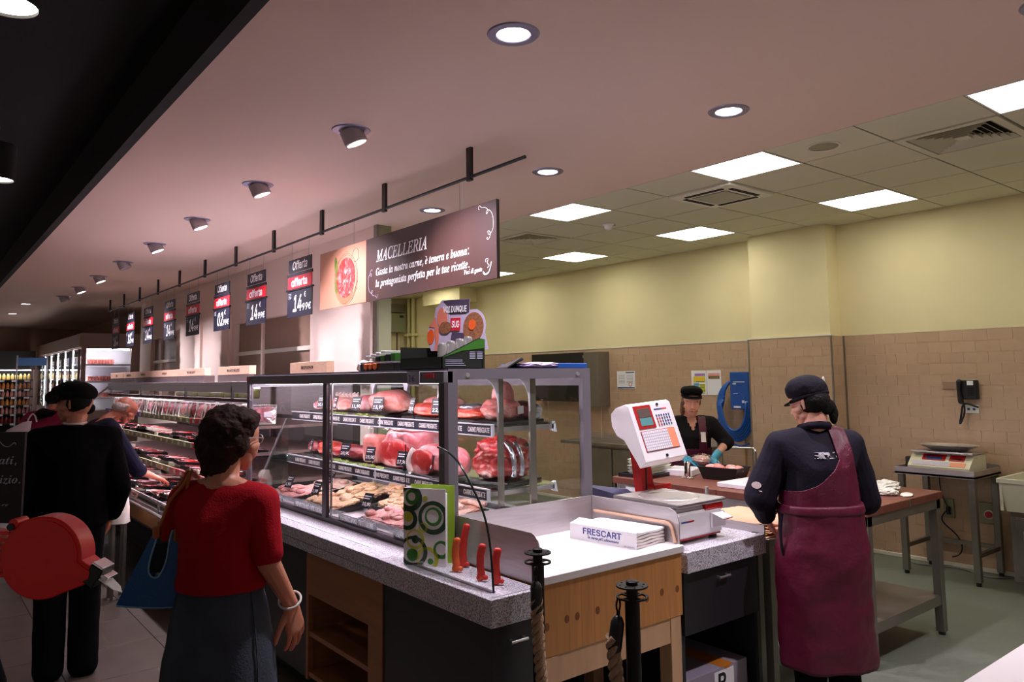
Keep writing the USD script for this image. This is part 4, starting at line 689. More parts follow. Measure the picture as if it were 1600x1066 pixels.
knife(1.925, 2.545, .125, 2, -50, 'knife_red', 'last red-handled knife beside the black glass edge')
# ---- flat glass screen with a rounded corner on the ledge
t = T('glass_screen', 'clear glass screen with a rounded black-edged corner standing on the granite ledge', 'glass screen', loc=(1.845, 2.8, .9))
arc = spline([(2.458, .9), (2.475, 1.06), (2.52, 1.20), (2.60, 1.30), (2.69, 1.385), (2.80, 1.435), (2.86, 1.445)], 28)
g = Polygon(list(map(tuple, arc))+[(3.14, 1.445), (3.14, .9)]); P(t, 'pane', place(prism(g, .006), (1.848, 0, 0), (0, 1, 0), (0, 0, 1)).apply_translation((-.003, 0, 0)), 'glass')
P(t, 'edge', tube([(1.848, a, b) for a, b in arc], .0045, 8), 'glass_rim', 'dark green polished edge', smooth=60); P(t, 'edge', cyl((1.848, 3.14, .9), (1.848, 3.14, 1.44), .0018, n=6), 'glass_rim'); P(t, 'clamp_base', [box(1.838, 1.86, 2.46, 3.14, .9, .904)], 'alu')
# ---- things on top of the case
t = T('cardboard_display', 'cardboard display with orange pictures, a red SUG badge and jars on the glass case', 'cardboard display', loc=(2.25, 3.6, ZT))
bx0, bx1, by0, by1 = 2.03, 2.275, 3.10, 3.50
P(t, 'carton_side', [place(prism([(0, 0), (.26, 0), (.26, .15), (.22, .155), (0, .06)], .004), (bx0, by0+.004, ZT), (1, 0, 0), (0, 0, 1))], 'deli_dark'); P(t, 'carton_side', place(prism([(0, .055), (.22, .15), (.26, .15), (.26, .105), (.12, .09)], .001), (bx0, by0-.001, ZT), (1, 0, 0), (0, 0, 1)), 'deli_green', 'green slanting band')
P(t, 'carton_side', [box(bx0, bx0+.004, by0, by1, ZT, ZT+.06), box(bx1-.004, bx1, by0, by1, ZT, ZT+.15), box(bx0, bx1, by1-.004, by1, ZT, ZT+.12), box(bx0, bx1, by0, by1, ZT, ZT+.004)], 'deli_dark')
P(t, 'carton_print', [box(bx0+.02, bx0+.02+w_, by0-.002, by0, ZT+.015+.009*k, ZT+.0185+.009*k) for k, w_ in enumerate((.12, .11, .10, .10))]+[box(bx0+.165+.045*(k % 2), bx0+.20+.045*(k % 2), by0-.002, by0, ZT+.05+.008*(k//2), ZT+.054+.008*(k//2)) for k in range(10)], 'ink_grey')
HB = np.array([2.20, 3.44, ZT+.10]); hx = np.array([.42, -.90, 0.]); hx /= np.linalg.norm(hx); hy = np.array([.10, .04, .99])
def hp(poly, d, m, name, lab=None, th=.003):
    poly = affinity.scale(poly, .70, .92, origin=(0, 0)); P(t, name, place(prism(poly, th), HB+np.cross(hx, hy/np.linalg.norm(hy))*d, hx, hy), m, lab)
hp(Polygon([(-.02, 0), (.48, .0), (.42, .16), (.37, .235), (.30, .235), (.30, .30), (.05, .30), (.02, .265), (.0, .26), (-.01, .16), (-.055, .15), (-.06, .06)]), 0, 'lilac_card', 'header_card')
hp(Polygon([(.08, .215), (.30, .215), (.30, .298), (.07, .298)]), .003, 'plum_card', 'header_card'); hp(Point(.345, .13).buffer(.105, 24), .002, 'lilac_card', 'picture', 'pale rim of the stew picture'); hp(Polygon([(.14, .0), (.30, .0), (.26, .10), (.16, .11)]), .0025, 'plum_card', 'picture'); hp(Point(.345, .13).buffer(.088, 20), .0035, 'stew_card', 'picture', 'round picture of a stew with an orange yolk'); hp(Point(.335, .145).buffer(.03, 16), .0065, 'egg_card', 'picture', 'orange yolk')
hp(affinity.rotate(affinity.scale(Point(.07, .20).buffer(.07, 20), .85, 1.25), 15), .0032, 'lilac_card', 'picture'); hp(affinity.rotate(affinity.scale(Point(.07, .19).buffer(.055, 20), .8, 1.2), 15), .0062, 'salmon_card', 'picture'); hp(affinity.scale(Point(.10, .135).buffer(.045, 16), 1.2, .8), .0064, 'stew_card', 'picture'); hp(affinity.scale(Point(-.03, .085).buffer(.04, 16), .8, 1.1), .003, 'egg_card', 'picture'); hp(Polygon([(-.05, .145), (0, .14), (.02, .05), (.01, 0), (.03, 0), (.045, .07), (.03, .2), (.0, .2)]), .003, 'salmon_card', 'picture')
hp(sbox(.145, .115, .23, .19), .005, 'tag_red', 'badge', 'red square badge lettered SUG')
nrm = np.cross(hx, hy/np.linalg.norm(hy)); P(t, 'badge_lettering', place(text('SUG', .034, .001, width=.046, bold=2), HB+nrm*.0085+hx*.109+hy*.124, hx, hy), 'ink_white'); P(t, 'header_lettering', place(text('VOI DUNQUE', .032, .001, width=.145, bold=2), HB+nrm*.0105+hx*.052+hy*.207, hx, hy), 'ink_white', 'white header lettering')
for k in range(4): P(t, 'jar', lathe([(0, 0), (.022, 0), (.024, .008), (.024, .07), (.018, .085), (0, .088)], 16, (2.055+.052*k, 3.135, ZT+.042+.012*k)), 'steel_bright', 'small jar with a shiny lid', smooth=50)
t = T('spice_tray', 'low rack of green sachets and white packs with orange tips, left of the cardboard display', 'rack', loc=(2.2, 3.9, ZT))
P(t, 'tray_body', box(2.08, 2.36, 3.66, 4.06, ZT, ZT+.045, .01), 'tray_black'); P(t, 'rim', tube([(2.085, 3.665, ZT+.048), (2.085, 4.05, ZT+.048), (2.355, 4.05, ZT+.048), (2.355, 3.665, ZT+.048)], .006, 6, True), 'alu')
for k in range(4): P(t, 'sachet', box(2.10, 2.34, 3.68+.06*k, 3.73+.06*k, ZT+.05, ZT+.10-.006*k, .006), ('deli_green', 'deli_dark')[k % 2])
for k in range(4): P(t, 'white_pack', box(2.09, 2.20, 3.78+.06*k, 3.825+.06*k, ZT+.10-.008*k, ZT+.115-.008*k, .004), 'paper')
for k in range(3): P(t, 'orange_tip', lathe([(0, 0), (.012, .012), (.014, .035), (0, .04)], 10, (2.072, 3.86+.055*k, ZT+.005)), 'carrot', smooth=60)
t = T('garlic_bulb', 'white garlic bulb at the left end of the spice rack on the glass case', 'garlic', loc=(2.14, 4.14, ZT), world=False)
gb = lathe([(0, 0), (.03, .006), (.038, .028), (.026, .05), (.009, .064), (.006, .085), (0, .087)], 28); th = np.arctan2(gb.vertices[:, 1], gb.vertices[:, 0]); gb.vertices[:, :2] *= (1+.12*np.abs(np.cos(th*3.5)))[:, None]; gb.apply_transform(trimesh.transformations.rotation_matrix(-1.2, [1, 0, 0], [0, 0, .034]))
P(t, 'bulb', gb, 'garlic', smooth=60); P(t, 'second_bulb', gb.copy().apply_scale(.9).apply_translation((.02, -.05, 0)), 'garlic', smooth=60)
t = T('blue_lid_tray', 'blue tray with a lilac film lying on top of the case end', 'tray', loc=(2.8, 3.2, ZT)); P(t, 'tray', box(2.62, 2.975, 3.06, 3.40, ZT, ZT+.028, .006), 'blue_plastic'); P(t, 'film_sheet', lump((.22, .16, .03), 9, 3., .2, 5.).apply_translation((2.66, 3.12, ZT+.004)), 'lilac_film', smooth=60)
t = T('dark_folder', 'dark folder and red and white cards lying on top of the case', 'folder', loc=(2.6, 3.4, ZT)); v = np.array([(2.42, 3.08, ZT+.002), (2.60, 3.42, ZT+.002), (2.84, 3.46, ZT+.055), (2.55, 3.12, ZT+.055)]); P(t, 'cover', trimesh.convex.convex_hull(np.vstack([v, v+[0, 0, .006]])), 'sign_dark'); P(t, 'card', box(2.38, 2.52, 3.44, 3.6, ZT, ZT+.04), 'fridge_white'); P(t, 'red_card', box(2.40, 2.50, 3.435, 3.44, ZT+.01, ZT+.036), 'key_red')
# ---- header boxes
def header(y0, y1, s, lab, z=1.807, x=2.30, base=False):
    y0, y1 = y0*1.133, y1*1.133
    t = T('header_box', lab, 'sign', loc=(x, (y0+y1)/2, z))
    P(t, 'box_body', box(x, x+.06, y0, y1, z, z+.077, .003), 'header_wood'); P(t, 'base', box(x-.004, x+.10, y0, y1, 1.742, z-.001), 'header_base')
    if s: P(t, 'lettering', place(text(s, .024, .0008, style='serif', width=min(.34, .042*len(s))), (x-.0008, (y0+y1)/2+.021*len(s), z+.026), (0, -1, 0), (0, 0, 1)), 'ink_black')
t = T('header_box', 'pink wooden header block lettered BOVINO standing on the glass case', 'sign', loc=(2.30, 5.3, ZT)); P(t, 'box_body', box(2.30, 2.36, 4.997, 5.648, ZT, ZT+.088, .003), 'header_wood'); P(t, 'lettering', place(text('BOVINO', .024, .0008, style='serif', width=.22), (2.2992, 5.44, ZT+.036), (0, -1, 0), (0, 0, 1)), 'ink_black')
for y0, y1, s, w_ in ((5.78, 6.52, 'MACINATI', 'first left of the glass case'), (6.90, 7.74, 'VITELLO', 'second left of the glass case'), (7.75, 8.74, 'OVINO', 'third left of the glass case'), (8.75, 9.55, 'SUINO', 'fourth left of the glass case'), (9.56, 10.15, 'EQUINO', 'fifth left of the glass case'), (10.16, 10.87, 'EVA', 'last and farthest in the row')):
    header(y0, y1, s, f'pink wooden header block lettered {s}, {w_}')
# ---- hanging sign and rail
RX = 2.835
t = T('sign_rail', 'long black ceiling rail on square brackets that carries the signs', 'rail', loc=(RX, 9, 3.07)); P(t, 'rail_bar', cyl((RX, 3.41, 3.07), (RX, 15.6, 3.07), .011, n=10), 'black_plastic', smooth=40)
for k in range(11): P(t, 'bracket', box(RX-.012, RX+.012, 3.985+1.147*k-.025, 3.985+1.147*k+.025, 3.045, CZ, .002), 'black_plastic'); 
t = T('hanging_sign', 'large brown hanging sign lettered MACELLERIA with a steak picture at its left end', 'sign', loc=(RX, 5, 2.36))
SY0, SY1, SM, S0, S1 = 3.685, 6.28, 5.41, 2.365, 2.865
P(t, 'text_panel', box(RX-.012, RX+.012, SY0, SM, S0, S1), 'sign_brown'); P(t, 'picture_panel', box(RX-.012, RX+.012, SM, SY1, S0, S1), 'picture_pink')
for y in (4.10, 5.65): P(t, 'wire', cyl((RX, y, S1), (RX, y, 3.07), .0016, n=5), 'alu')
FX = RX-.0122
def sg(s, h, y, z, w, style, m='ink_white', bold=0): P(t, 'lettering', place(text(s, h, .0012, style=style, width=w, bold=bold), (FX, y, z), (0, -1, 0), (0, 0, 1)), m, f'white lettering {s}')
sg('MACELLERIA', .092, 5.24, 2.665, .74, 'italic', bold=1)
_w = lambda s: glyphs(serif_italic(s), 'NotoSansMath-Regular', 64).bounds[2]; ACX = 1.26*(_w('Gusta la nostra carne, e')/_w('Gusta la nostra carne, e tenera e buona:'))-.012
l1 = cat_([text('Gusta la nostra carne, e tenera e buona:', .06, .0012, style='bolditalic', width=1.26), tube([(ACX-.008, .055, .001), (ACX+.004, .047, .001)], .004, 5)]); P(t, 'lettering', place(l1, (FX, 5.245, 2.555), (0, -1, 0), (0, 0, 1)), 'ink_white', 'white lettering: Gusta la nostra carne, è tenera e buona:')
sg('la protagonista perfetta per le tue ricette.', .06, 5.25, 2.465, 1.27, 'bolditalic'); sg('Voci di gusto', .032, 4.04, 2.425, .20, 'bolditalic')
P(t, 'logo', [place(tube(spline([(0, 0, 0), (.02, -.022, 0), (.055, -.02, 0), (.085, .02, 0), (.092, .05, 0)], 14), [.003]+[.008]*12+[.004], 6), (FX+.002, 3.83, 2.425), (0, -1, 0), (0, 0, 1)), place(tube(spline([(.02, .055, 0), (.03, .075, 0), (.045, .07, 0), (.035, .05, 0), (.05, .035, 0), (.035, .015, 0)], 14), .004, 6), (FX+.002, 3.82, 2.425), (0, -1, 0), (0, 0, 1))], 'ink_white', 'white smiling spoon logo')
def curl(pts, y, z, sx, r=.0034): return place(tube(spline([(a*sx*.72, b*.64, 0) for a, b in pts], 80), r, 6), (FX+.002, y, z), (0, -1, 0), (0, 0, 1))
cv = [(.0, -.01), (-.02, .01), (-.005, .03), (.02, .01), (.05, .0), (.09, -.01), (.12, -.06), (.10, -.075), (.105, -.045), (.15, -.05), (.19, -.11), (.20, -.20), (.17, -.27), (.12, -.275), (.12, -.25), (.145, -.26), (.14, -.32), (.11, -.335), (.108, -.31)]
P(t, 'scroll', curl(cv, 3.86, 2.835, 1), 'ink_white', 'white scroll ornament in the top right corner'); P(t, 'scroll', curl(cv, 5.12, 2.40, -1).copy() if False else place(tube(spline([(-a*.72, -b*.64, 0) for a, b in cv], 80), .0028, 6), (FX+.002, 5.23, 2.40), (0, -1, 0), (0, 0, 1)), 'ink_grey', 'fine scroll ornament in the lower left corner')
PC = (FX, 5.83, 2.60)
def pic(poly, m, lab, d=0): P(t, 'picture', place(prism(poly, .0012), (FX-d, 5.83, 2.60), (0, -1, 0), (0, 0, 1)), m, lab)
el = lambda x, y, a, b, r: affinity.translate(affinity.rotate(affinity.scale(Point(0, 0).buffer(1, 24), a, b), r), x, y)
pic(el(.035, -.035, .175, .185, 20), 'picture_shadow', 'brown shadow under the steak'); pic(el(.06, .0, .175, .165, 35), 'steak_print', 'red marbled steak', .0012); pic(union_all([el(-.12, .10, .03, .10, 10), el(-.10, -.04, .05, .08, -10)]), 'picture_leaf', 'green herb leaves', .0006)
P(t, 'sketch_lines', [place(tube([(.06+a*math.cos(q), -.01+a*math.sin(q)*1.0, 0) for q in np.linspace(0, 2*math.pi, 40)], .0018, 5, True), (FX-.001, 5.83, 2.60), (0, -1, 0), (0, 0, 1)) for a in (.20, .215)]+[place(tube([(.24+.055*math.cos(q), .17+.055*math.sin(q), 0) for q in np.linspace(0, 2*math.pi, 24)], .0018, 5, True), (FX-.001, 5.83, 2.60), (0, -1, 0), (0, 0, 1))], 'picture_line', kind='stuff')
# ---- hanging offer boards
def offer(yc, price, dec, lab):
    t = T('offer_board', lab, 'price sign', loc=(RX, yc, 2.6)); y0, y1 = yc-.285, yc+.285
    P(t, 'top_card', box(RX-.004, RX+.004, y0+.02, y1-.02, 2.775, 2.90), 'tag_navy'); P(t, 'red_card', box(RX-.004, RX+.004, y0+.01, y1-.01, 2.615, 2.735), 'tag_red', 'red card lettered offerta'); P(t, 'dark_bar', box(RX-.006, RX+.006, y0, y1, 2.735, 2.765), 'tag_navy'); P(t, 'clip_rail', box(RX-.012, RX+.008, y0-.02, y1+.02, 2.60, 2.615), 'black_plastic'); P(t, 'price_card', box(RX-.004, RX+.004, y0, y1, 2.345, 2.60), 'tag_navy')
    f = RX-.0042; ly = lambda s, h, yy, z, w, b=0, st='sans', m='ink_white', sh=0: place(text(s, h, .001, width=w, bold=b, style=st, px=48, shear=sh), (f, yy, z), (0, -1, 0), (0, 0, 1))
    P(t, 'lettering', ly('Offerta', .075, yc+.17, 2.80, .34, 1, sh=.15), 'ink_white', 'white lettering Offerta'); P(t, 'lettering', ly('offerta', .07, yc+.19, 2.64, .37, 2), 'ink_white', 'white lettering offerta')
    P(t, 'price_lettering', [ly(price, .145, yc+.15, 2.40, .20 if len(price) > 1 else .09, 1, sh=.2), ly(dec, .06, yc-.07, 2.40, .19, 1, sh=.1), ly('€', .05, yc-.11, 2.52, .04)], 'ink_white', f'white price {price},{dec}'); P(t, 'small_print', [box(f-.001, f, yc+.19, yc+.26, 2.57-.014*k, 2.575-.014*k) for k in range(4)], 'ink_grey')
    for yy in (yc-.2, yc+.2): P(t, 'wire', cyl((RX, yy, 2.90), (RX, yy, 3.07), .0014, n=5), 'alu')
for yc, a, b, w_ in ((6.755, '14', '99€', 'nearest, left of the steak picture'), (7.905, '14', '99€', 'second from the hanging sign'), (9.03, '02', '99€', 'third from the hanging sign'), (10.20, '14', '99€', 'fourth from the hanging sign'), (11.32, '14', '99€', 'fifth from the hanging sign'), (12.55, '14', '99€', 'sixth from the hanging sign'), (13.74, '12', '99€', 'next to last, far back'), (14.89, '16', '99€', 'farthest back')): offer(yc, a, b, f'hanging navy and red offer board priced {a},{b}, {w_}')
# ================================================================== SELF-SERVICE CHILLER AND FAR SHOP
CY0, CY1 = 5.745, 10.95
t = T('self_service_chiller', 'long open self-service chiller with stepped shelves of meat packs, left of the glass case', 'refrigerated cabinet', loc=(2.3, 8.3, 0))
P(t, 'base_board', box(1.62, 1.66, CY0, CY1, .545, .655, .004), 'oak', 'wooden front board'); P(t, 'bumper', [cyl((1.625, CY0, .668), (1.625, CY1, .668), .013, n=10)], 'steel_bright', smooth=40)
P(t, 'plinth', box(2.0, 2.9, CY0, CY1, 0, .20), 'black_matt'); P(t, 'body', box(1.66, 2.95, CY0, CY1, .20 if False else .50, .66), 'black_plastic'); P(t, 'back_panel', box(2.88, 2.95, CY0, CY1, .66, 1.74), 'fridge_dark')
P(t, 'glass_guard', box(1.655, 1.661, CY0, CY1, .655, .765), 'glass'); P(t, 'guard_rim', box(1.652, 1.664, CY0, CY1, .763, .769), 'alu')
for k in range(6): P(t, 'guard_post', box(1.65, 1.666, CY0+.02+k*1.02, CY0+.035+k*1.02, .655, .766), 'alu')
P(t, 'side_panel', box(1.70, 2.95, CY1, CY1+.03, .5, .95), 'fridge_dark'); P(t, 'side_glass', box(1.85, 2.95, CY1+.01, CY1+.016, .95, 1.6), 'glass'); P(t, 'side_frame', tube(rounded([(1.72, CY1+.013, .95), (1.80, CY1+.013, 1.5), (2.03, CY1+.013, 1.70)], .15), .012, 8), 'steel_dark', smooth=50); P(t, 'side_panel', box(2.0, 2.95, CY0-.02, CY0, 0, .84), 'fridge_grey')
P(t, 'canopy', [box(2.02, 2.95, CY0, CY1+.03, 1.70, 1.742)], 'fridge_white', 'white canopy'); P(t, 'canopy_lamp', box(2.08, 2.12, CY0+.05, CY1-.05, 1.688, 1.699), 'canopy_light', 'glowing tube under the canopy'); P(t, 'canopy_lip', box(2.02, 2.032, CY0, CY1, 1.655, 1.70), 'fridge_white'); P(t, 'front_rail', box(2.02, 2.045, CY0, CY1, 1.585, 1.61), 'header_base'); P(t, 'mirror_strip', box(2.87, 2.879, CY0, CY1, 1.42, 1.70), 'steel')
for y in (CY0+.4, 7.45, 9.2, 10.8): P(t, 'canopy_post', box(2.84, 2.87, y, y+.03, .66, 1.70), 'steel_dark'); P(t, 'hanger', box(2.02, 2.04, y, y+.02, 1.60, 1.70), 'black_plastic')
SV = ((1.40, 2.00, 2.45), (1.20, 1.93, 2.50), (.975, 1.85, 2.60), (.72, 1.70, 2.86))
for n, (z, x, xb) in enumerate(SV):
    P(t, 'shelf', box(x+.01, xb+.3 if n < 3 else 2.88, CY0, CY1, z-.02, z), 'fridge_grey')
    if n < 3:
        cols = ['label_lilac', 'label_green', 'label_red'] if n == 0 else ['label_red', 'label_green', 'label_red']; ys = [CY1, 9.0, 7.2, CY0] if n != 1 else [CY1, 9.6, 6.9, CY0]
        for c_, a, b in zip(cols, ys[:-1], ys[1:]): P(t, 'price_strip', box(x-.004, x+.012, b+.004, a-.004, z-.028, z+.022), c_, 'coloured price strip')
        P(t, 'price_tickets', [box(x-.006, x-.004, CY0+.1+.2*k, CY0+.16+.2*k, z-.018, z+.012) for k in range(25)], 'price_white', kind='stuff'); P(t, 'shelf_lamp', cyl((x+.04, CY0+.05, z-.03), (x+.04, CY1-.05, z-.03), .006, n=8), 'shelf_light')
P(t, 'promo_row', [box(2.10, 2.16, 5.9+.37*k, 5.9+.37*k+.33, 1.61, 1.68-.012*(k % 3), .01) for k in range(6)], 'yellow_pack', kind='stuff')
def pack(kind, label, mt, grp, seed, loc, rot, tm_=None):
    t = T('meat_pack', label, 'meat pack', grp, loc=loc, rot=rot, world=False)
    P(t, 'tray', tm(Manifold.cube([.24, .165, .028], True).translate([0, 0, .014]) - Manifold.cube([.226, .151, .028], True).translate([0, 0, .02])), tm_ or ('tray_black' if seed % 3 else 'white_tray'))
    if kind == 'slices':
        for k in range(3): P(t, 'slice', lump((.085, .13, .02), seed+k, 2.5, .2, 4., 2).apply_transform(trimesh.transformations.rotation_matrix(.18, [0, 1, 0])).apply_translation(((k-1)*.065, 0, .012)), mt, smooth=60)
    else: P(t, 'meat', lump((.21, .135, .034), seed, 2.8, .22, 5., 3).apply_translation((0, 0, .006)), mt, smooth=60)
    f = trimesh.creation.box([.232, .157, .001]); f = f.subdivide().subdivide().subdivide(); f.vertices[:, 2] += .031+.010*meshkit.fbm(f.vertices*40+seed, 2, seed); P(t, 'film', f, 'film', smooth=40)
    P(t, 'price_label', box(.03, .09, -.03, .015, .041, .0415), 'paper'); return t
protos = {}
kinds = [('slices', 'beef'), ('whole', 'beef'), ('whole', 'pork'), ('slices', 'pork'), ('whole', 'dark_meat'), ('slices', 'beef_fat'), ('whole', 'mince')]
nmk = {'beef': 'red beef', 'pork': 'pink pork', 'dark_meat': 'dark meat', 'beef_fat': 'marbled meat', 'mince': 'mince'}
def put(shelf, q, loc, rot, grp, where):
    k = kinds[q]; lab = f'wrapped tray of {nmk[k[1]]}{" slices" if k[0] == "slices" else ""} {where}'; g = f'{grp}, {nmk[k[1]]} {k[0]}'; key = (shelf == 0, q)
    if key not in protos: protos[key] = pack(k[0], lab, k[1], g, 70+q, loc, rot, 'white_tray' if shelf == 0 else None)
    else: copy(protos[key], loc, rot, lab, g)
cnt = {}
def nth(shelf):
    cnt[shelf] = cnt.get(shelf, 0)+1; n = cnt[shelf]; return f'{n}{"th" if 10 < n % 100 < 14 else {1: "st", 2: "nd", 3: "rd"}.get(n % 10, "th")} from glass case'
r_ = random.Random(11)
y = CY0+.12
while y < CY1-.2:                         # top shelf: packs standing on edge, leaning like files
    put(0, r_.choice([0, 2, 3, 5, 3]), (2.14+r_.uniform(-.02, .02), y, 1.475), (58+r_.uniform(-8, 8), 0, r_.uniform(-42, -24)), 'packs standing on the top chiller shelf', f'standing on the top chiller shelf, {nth(0)}'); y += .105
for n, rows in ((1, (0,)), (2, (0, )), (3, (0, .27, .54))):
    z, x, xb = SV[n]
    for ro in rows:
        y = CY0+.12
        while y < CY1-.1:
            put(n, r_.choice([0, 1, 2, 4, 4, 5, 6]), (x+.15+ro+r_.uniform(-.015, .015), y, z+.002+.035*r_.choice((0, 0, 1))), (r_.uniform(-4, 4), r_.uniform(-9, -3) if False else 8, r_.uniform(-9, 9)), f'packs on {("second", "third", "bottom")[n-1]} chiller shelf', f'on the {("second", "third", "bottom")[n-1]} chiller shelf, {nth((n, ro))}'+("" if n < 3 else (", front", ", middle", ", back")[rows.index(ro)])); y += .185
# ---- far fridges
t = T('glass_door_fridge', 'tall brown refrigerator block with glass doors and a lit end window, far back', 'refrigerator', loc=(3.05, 20, 0))
P(t, 'carcass', [box(2.64, 3.8, 17.0, 23.4, 2.44, 2.74), box(2.64, 3.8, 17.0, 23.4, 0, 1.2), box(2.64, 2.72, 17.0, 17.06, 1.2, 2.44), box(3.54, 3.8, 17.0, 17.06, 1.2, 2.44), box(3.74, 3.8, 17.06, 23.4, 1.2, 2.44)], 'fridge_grey'); P(t, 'window_back', box(2.72, 3.74, 17.5, 17.56, 1.2, 2.44), 'fridge_white'); P(t, 'fascia', box(2.60, 2.64, 16.98, 23.4, 2.46, 2.72), 'fridge_cream')
for k in range(6):
    y0 = 17.1+1.04*k; dr = P(t, 'door', box(2.60, 2.64, y0, y0+.05, 1.2, 2.42), 'black_plastic'); P(dr, 'door_pane', box(2.61, 2.615, y0+.05, y0+1.0, 1.2, 2.42), 'glass'); P(dr, 'door_lamp', box(2.66, 2.68, y0+.02, y0+.05, 1.2, 2.42), 'far_light', 'bright vertical light strip')
for z in (1.25, 1.55, 1.85, 2.14): P(t, 'shelf', box(2.70, 3.4, 17.6, 23.3, z-.02, z), 'fridge_white')
for z in (1.45, 1.78, 2.12): P(t, 'end_shelf', box(2.72, 3.54, 17.02, 17.45, z-.03, z), 'fridge_white', 'white shelf in the lit end window')
P(t, 'end_lamp', box(2.75, 3.52, 17.05, 17.08, 2.40, 2.43), 'far_light')
bx = None
for z, n in ((1.785, 12), (2.125, 9), (1.455, 12)):
    for k in range(n):
        if bx is None: bx = T('wrapped_pack', 'small pinkish wrapped pack on the white shelves in the far lit window', 'pack', 'packs in the far end window', loc=(2.80, 17.2, z), world=False); P(bx, 'pack_body', lump((.055, .12, .10), 3, 4., .12, 4., 2), 'pork', smooth=50)
        else: copy(bx, (2.78+.056*k, 17.2, z))
q0 = None
for j, z in enumerate((1.25, 1.55, 1.85, 2.14)):
    for k in range(22):
        if q0 is None: q0 = T('cold_box', 'small carton behind the glass doors of the far refrigerator block', 'carton', 'cartons behind the far glass doors', loc=(2.85, 17.8, z), world=False); P(q0, 'carton_body', box(-.07, .07, -.08, .08, 0, .17, .006), 'bottle_pink')
        else: copy(q0, (2.85, 17.75+.25*k, z))
t = T('wall_fridge', 'dark open wall fridge with rows of coloured bottles at the far left', 'refrigerator', loc=(1.2, 23.9, 0)); P(t, 'back', box(-2.0, 2.58, 24.3, 24.48, 0, 2.6), 'fridge_dark'); P(t, 'header', box(-2.0, 2.58, 23.5, 24.3, 2.12, 2.6), 'fridge_dark'); P(t, 'lamp', box(-1.9, 2.5, 23.55, 23.6, 2.09, 2.115), 'far_light'); P(t, 'base', box(-2.0, 2.58, 23.5, 24.3, 0, .3), 'fridge_dark')
zs = (1.86, 1.62, 1.42, 1.20, .98, .74, .48)
for z in zs: P(t, 'shelf', box(-2.0, 2.58, 23.55, 24.3, z-.03, z), 'fridge_dark')
for k in range(5): P(t, 'upright', box(-2.0+1.14*k, -1.97+1.14*k, 23.5, 23.56, .3, 2.12), 'fridge_grey')
P(t, 'price_tickets', [box(.4+.28*k, .52+.28*k, 23.53, 23.55, z-.06, z-.01) for k in range(8) for z in zs], 'price_white', kind='stuff')
bq = {}
for j, z in enumerate(zs[:6]):
    for k in range(20):
        x = .72+.092*k; c_ = ('bottle_yellow', 'bottle_orange', 'bottle_pink', 'bottle_green' if k % 20 < 12 else 'bottle_orange', 'bottle_pink', 'bottle_red')[j]
        nm_ = c_.split('_')[1]; lab = f'small {nm_} bottle in a row on the far wall fridge'
        if c_ not in bq: bq[c_] = T('drink_bottle', lab, 'bottle', f'{nm_} bottles in the far wall fridge', loc=(x, 23.65, z), world=False); P(bq[c_], 'bottle_body', lathe([(0, 0), (.036, 0), (.038, .02), (.038, .10), (.02, .135), (.018, .155), (0, .155)], 10), c_, smooth=50)
        else: copy(bq[c_], (x, 23.65, z), label=lab, group=f'{nm_} bottles in the far wall fridge')
t = T('far_glass_panel', 'tall clear glass door standing open in front of the far fridges', 'glass door', loc=(2.2, 20, 0)); P(t, 'pane', box(1.86, 2.42, 20.0, 20.012, .1, 2.35), 'glass'); P(t, 'frame', [box(1.84, 1.87, 19.99, 20.02, .0, 2.38), box(2.41, 2.44, 19.99, 20.02, .0, 2.38)], 'alu'); P(t, 'top_screen', box(1.87, 2.41, 19.985, 19.995, 2.15, 2.33), 'poster_blue')
# ================================================================== PREP ROOM
t = T('work_table', 'long steel work table with a thick red-brown top and low shelf, in the prep room', 'table', loc=(5.0, 3.3, 0)); TX0, TX1, TY0, TY1, TT = 4.49, 5.535, 2.27, 4.36, .94
P(t, 'top', box(TX0, TX1, TY0, 3.35, TT-.05, TT, .006), 'table_top'); P(t, 'top', box(TX0, TX1, 3.352, TY1, TT-.05, TT, .006), 'table_top')
P(t, 'apron', box(TX0+.02, TX1-.02, TY0+.012, TY0+.035, TT-.11, TT-.052), 'steel_dark'); P(t, 'apron', box(TX0+.02, TX1-.02, TY1-.035, TY1-.012, TT-.11, TT-.052), 'steel_dark'); P(t, 'apron', box(TX0+.012, TX0+.035, TY0+.04, TY1-.04, TT-.14, TT-.052), 'steel'); P(t, 'apron', box(TX1-.035, TX1-.012, TY0+.04, TY1-.04, TT-.11, TT-.052), 'steel_dark')
for x in (TX0+.02, TX1-.075):
    for y in (TY0+.012, 3.31, TY1-.067): P(t, 'leg', box(x, x+.055, y, y+.055, .02, TT-.052, .004), 'steel_dark'); P(t, 'foot', cyl((x+.027, y+.027, 0), (x+.027, y+.027, .02), .022, n=12), 'black_plastic')
P(t, 'low_shelf', box(TX0+.03, TX1-.03, TY0+.05, TY1-.05, .235, .26), 'steel_dark'); P(t, 'shelf_rail', box(TX0+.075, TX1-.075, TY0+.02, TY0+.05, .20, .262), 'steel_dark')
P(t, 'bracket_plate', [box(5.03, 5.05, TY0-.002, TY0+.0, TT-.05, TT-.005)], 'alu'); P(t, 'paper_label', box(TX0+.008, TX0+.012, 4.05, 4.22, .84, .875), 'paper')
def T2(*a, **k): return T(*a, **k)
t = T('white_tray_stack', 'stack of white foam trays on a black tray, left end of the work table', 'trays', loc=(4.75, 4.2, TT), world=False, rot=(0, 0, 8))
P(t, 'black_tray', tm(Manifold.cube([.42, .30, .03], True).translate([0, 0, .015])-Manifold.cube([.40, .28, .03], True).translate([0, 0, .022])), 'tray_black')
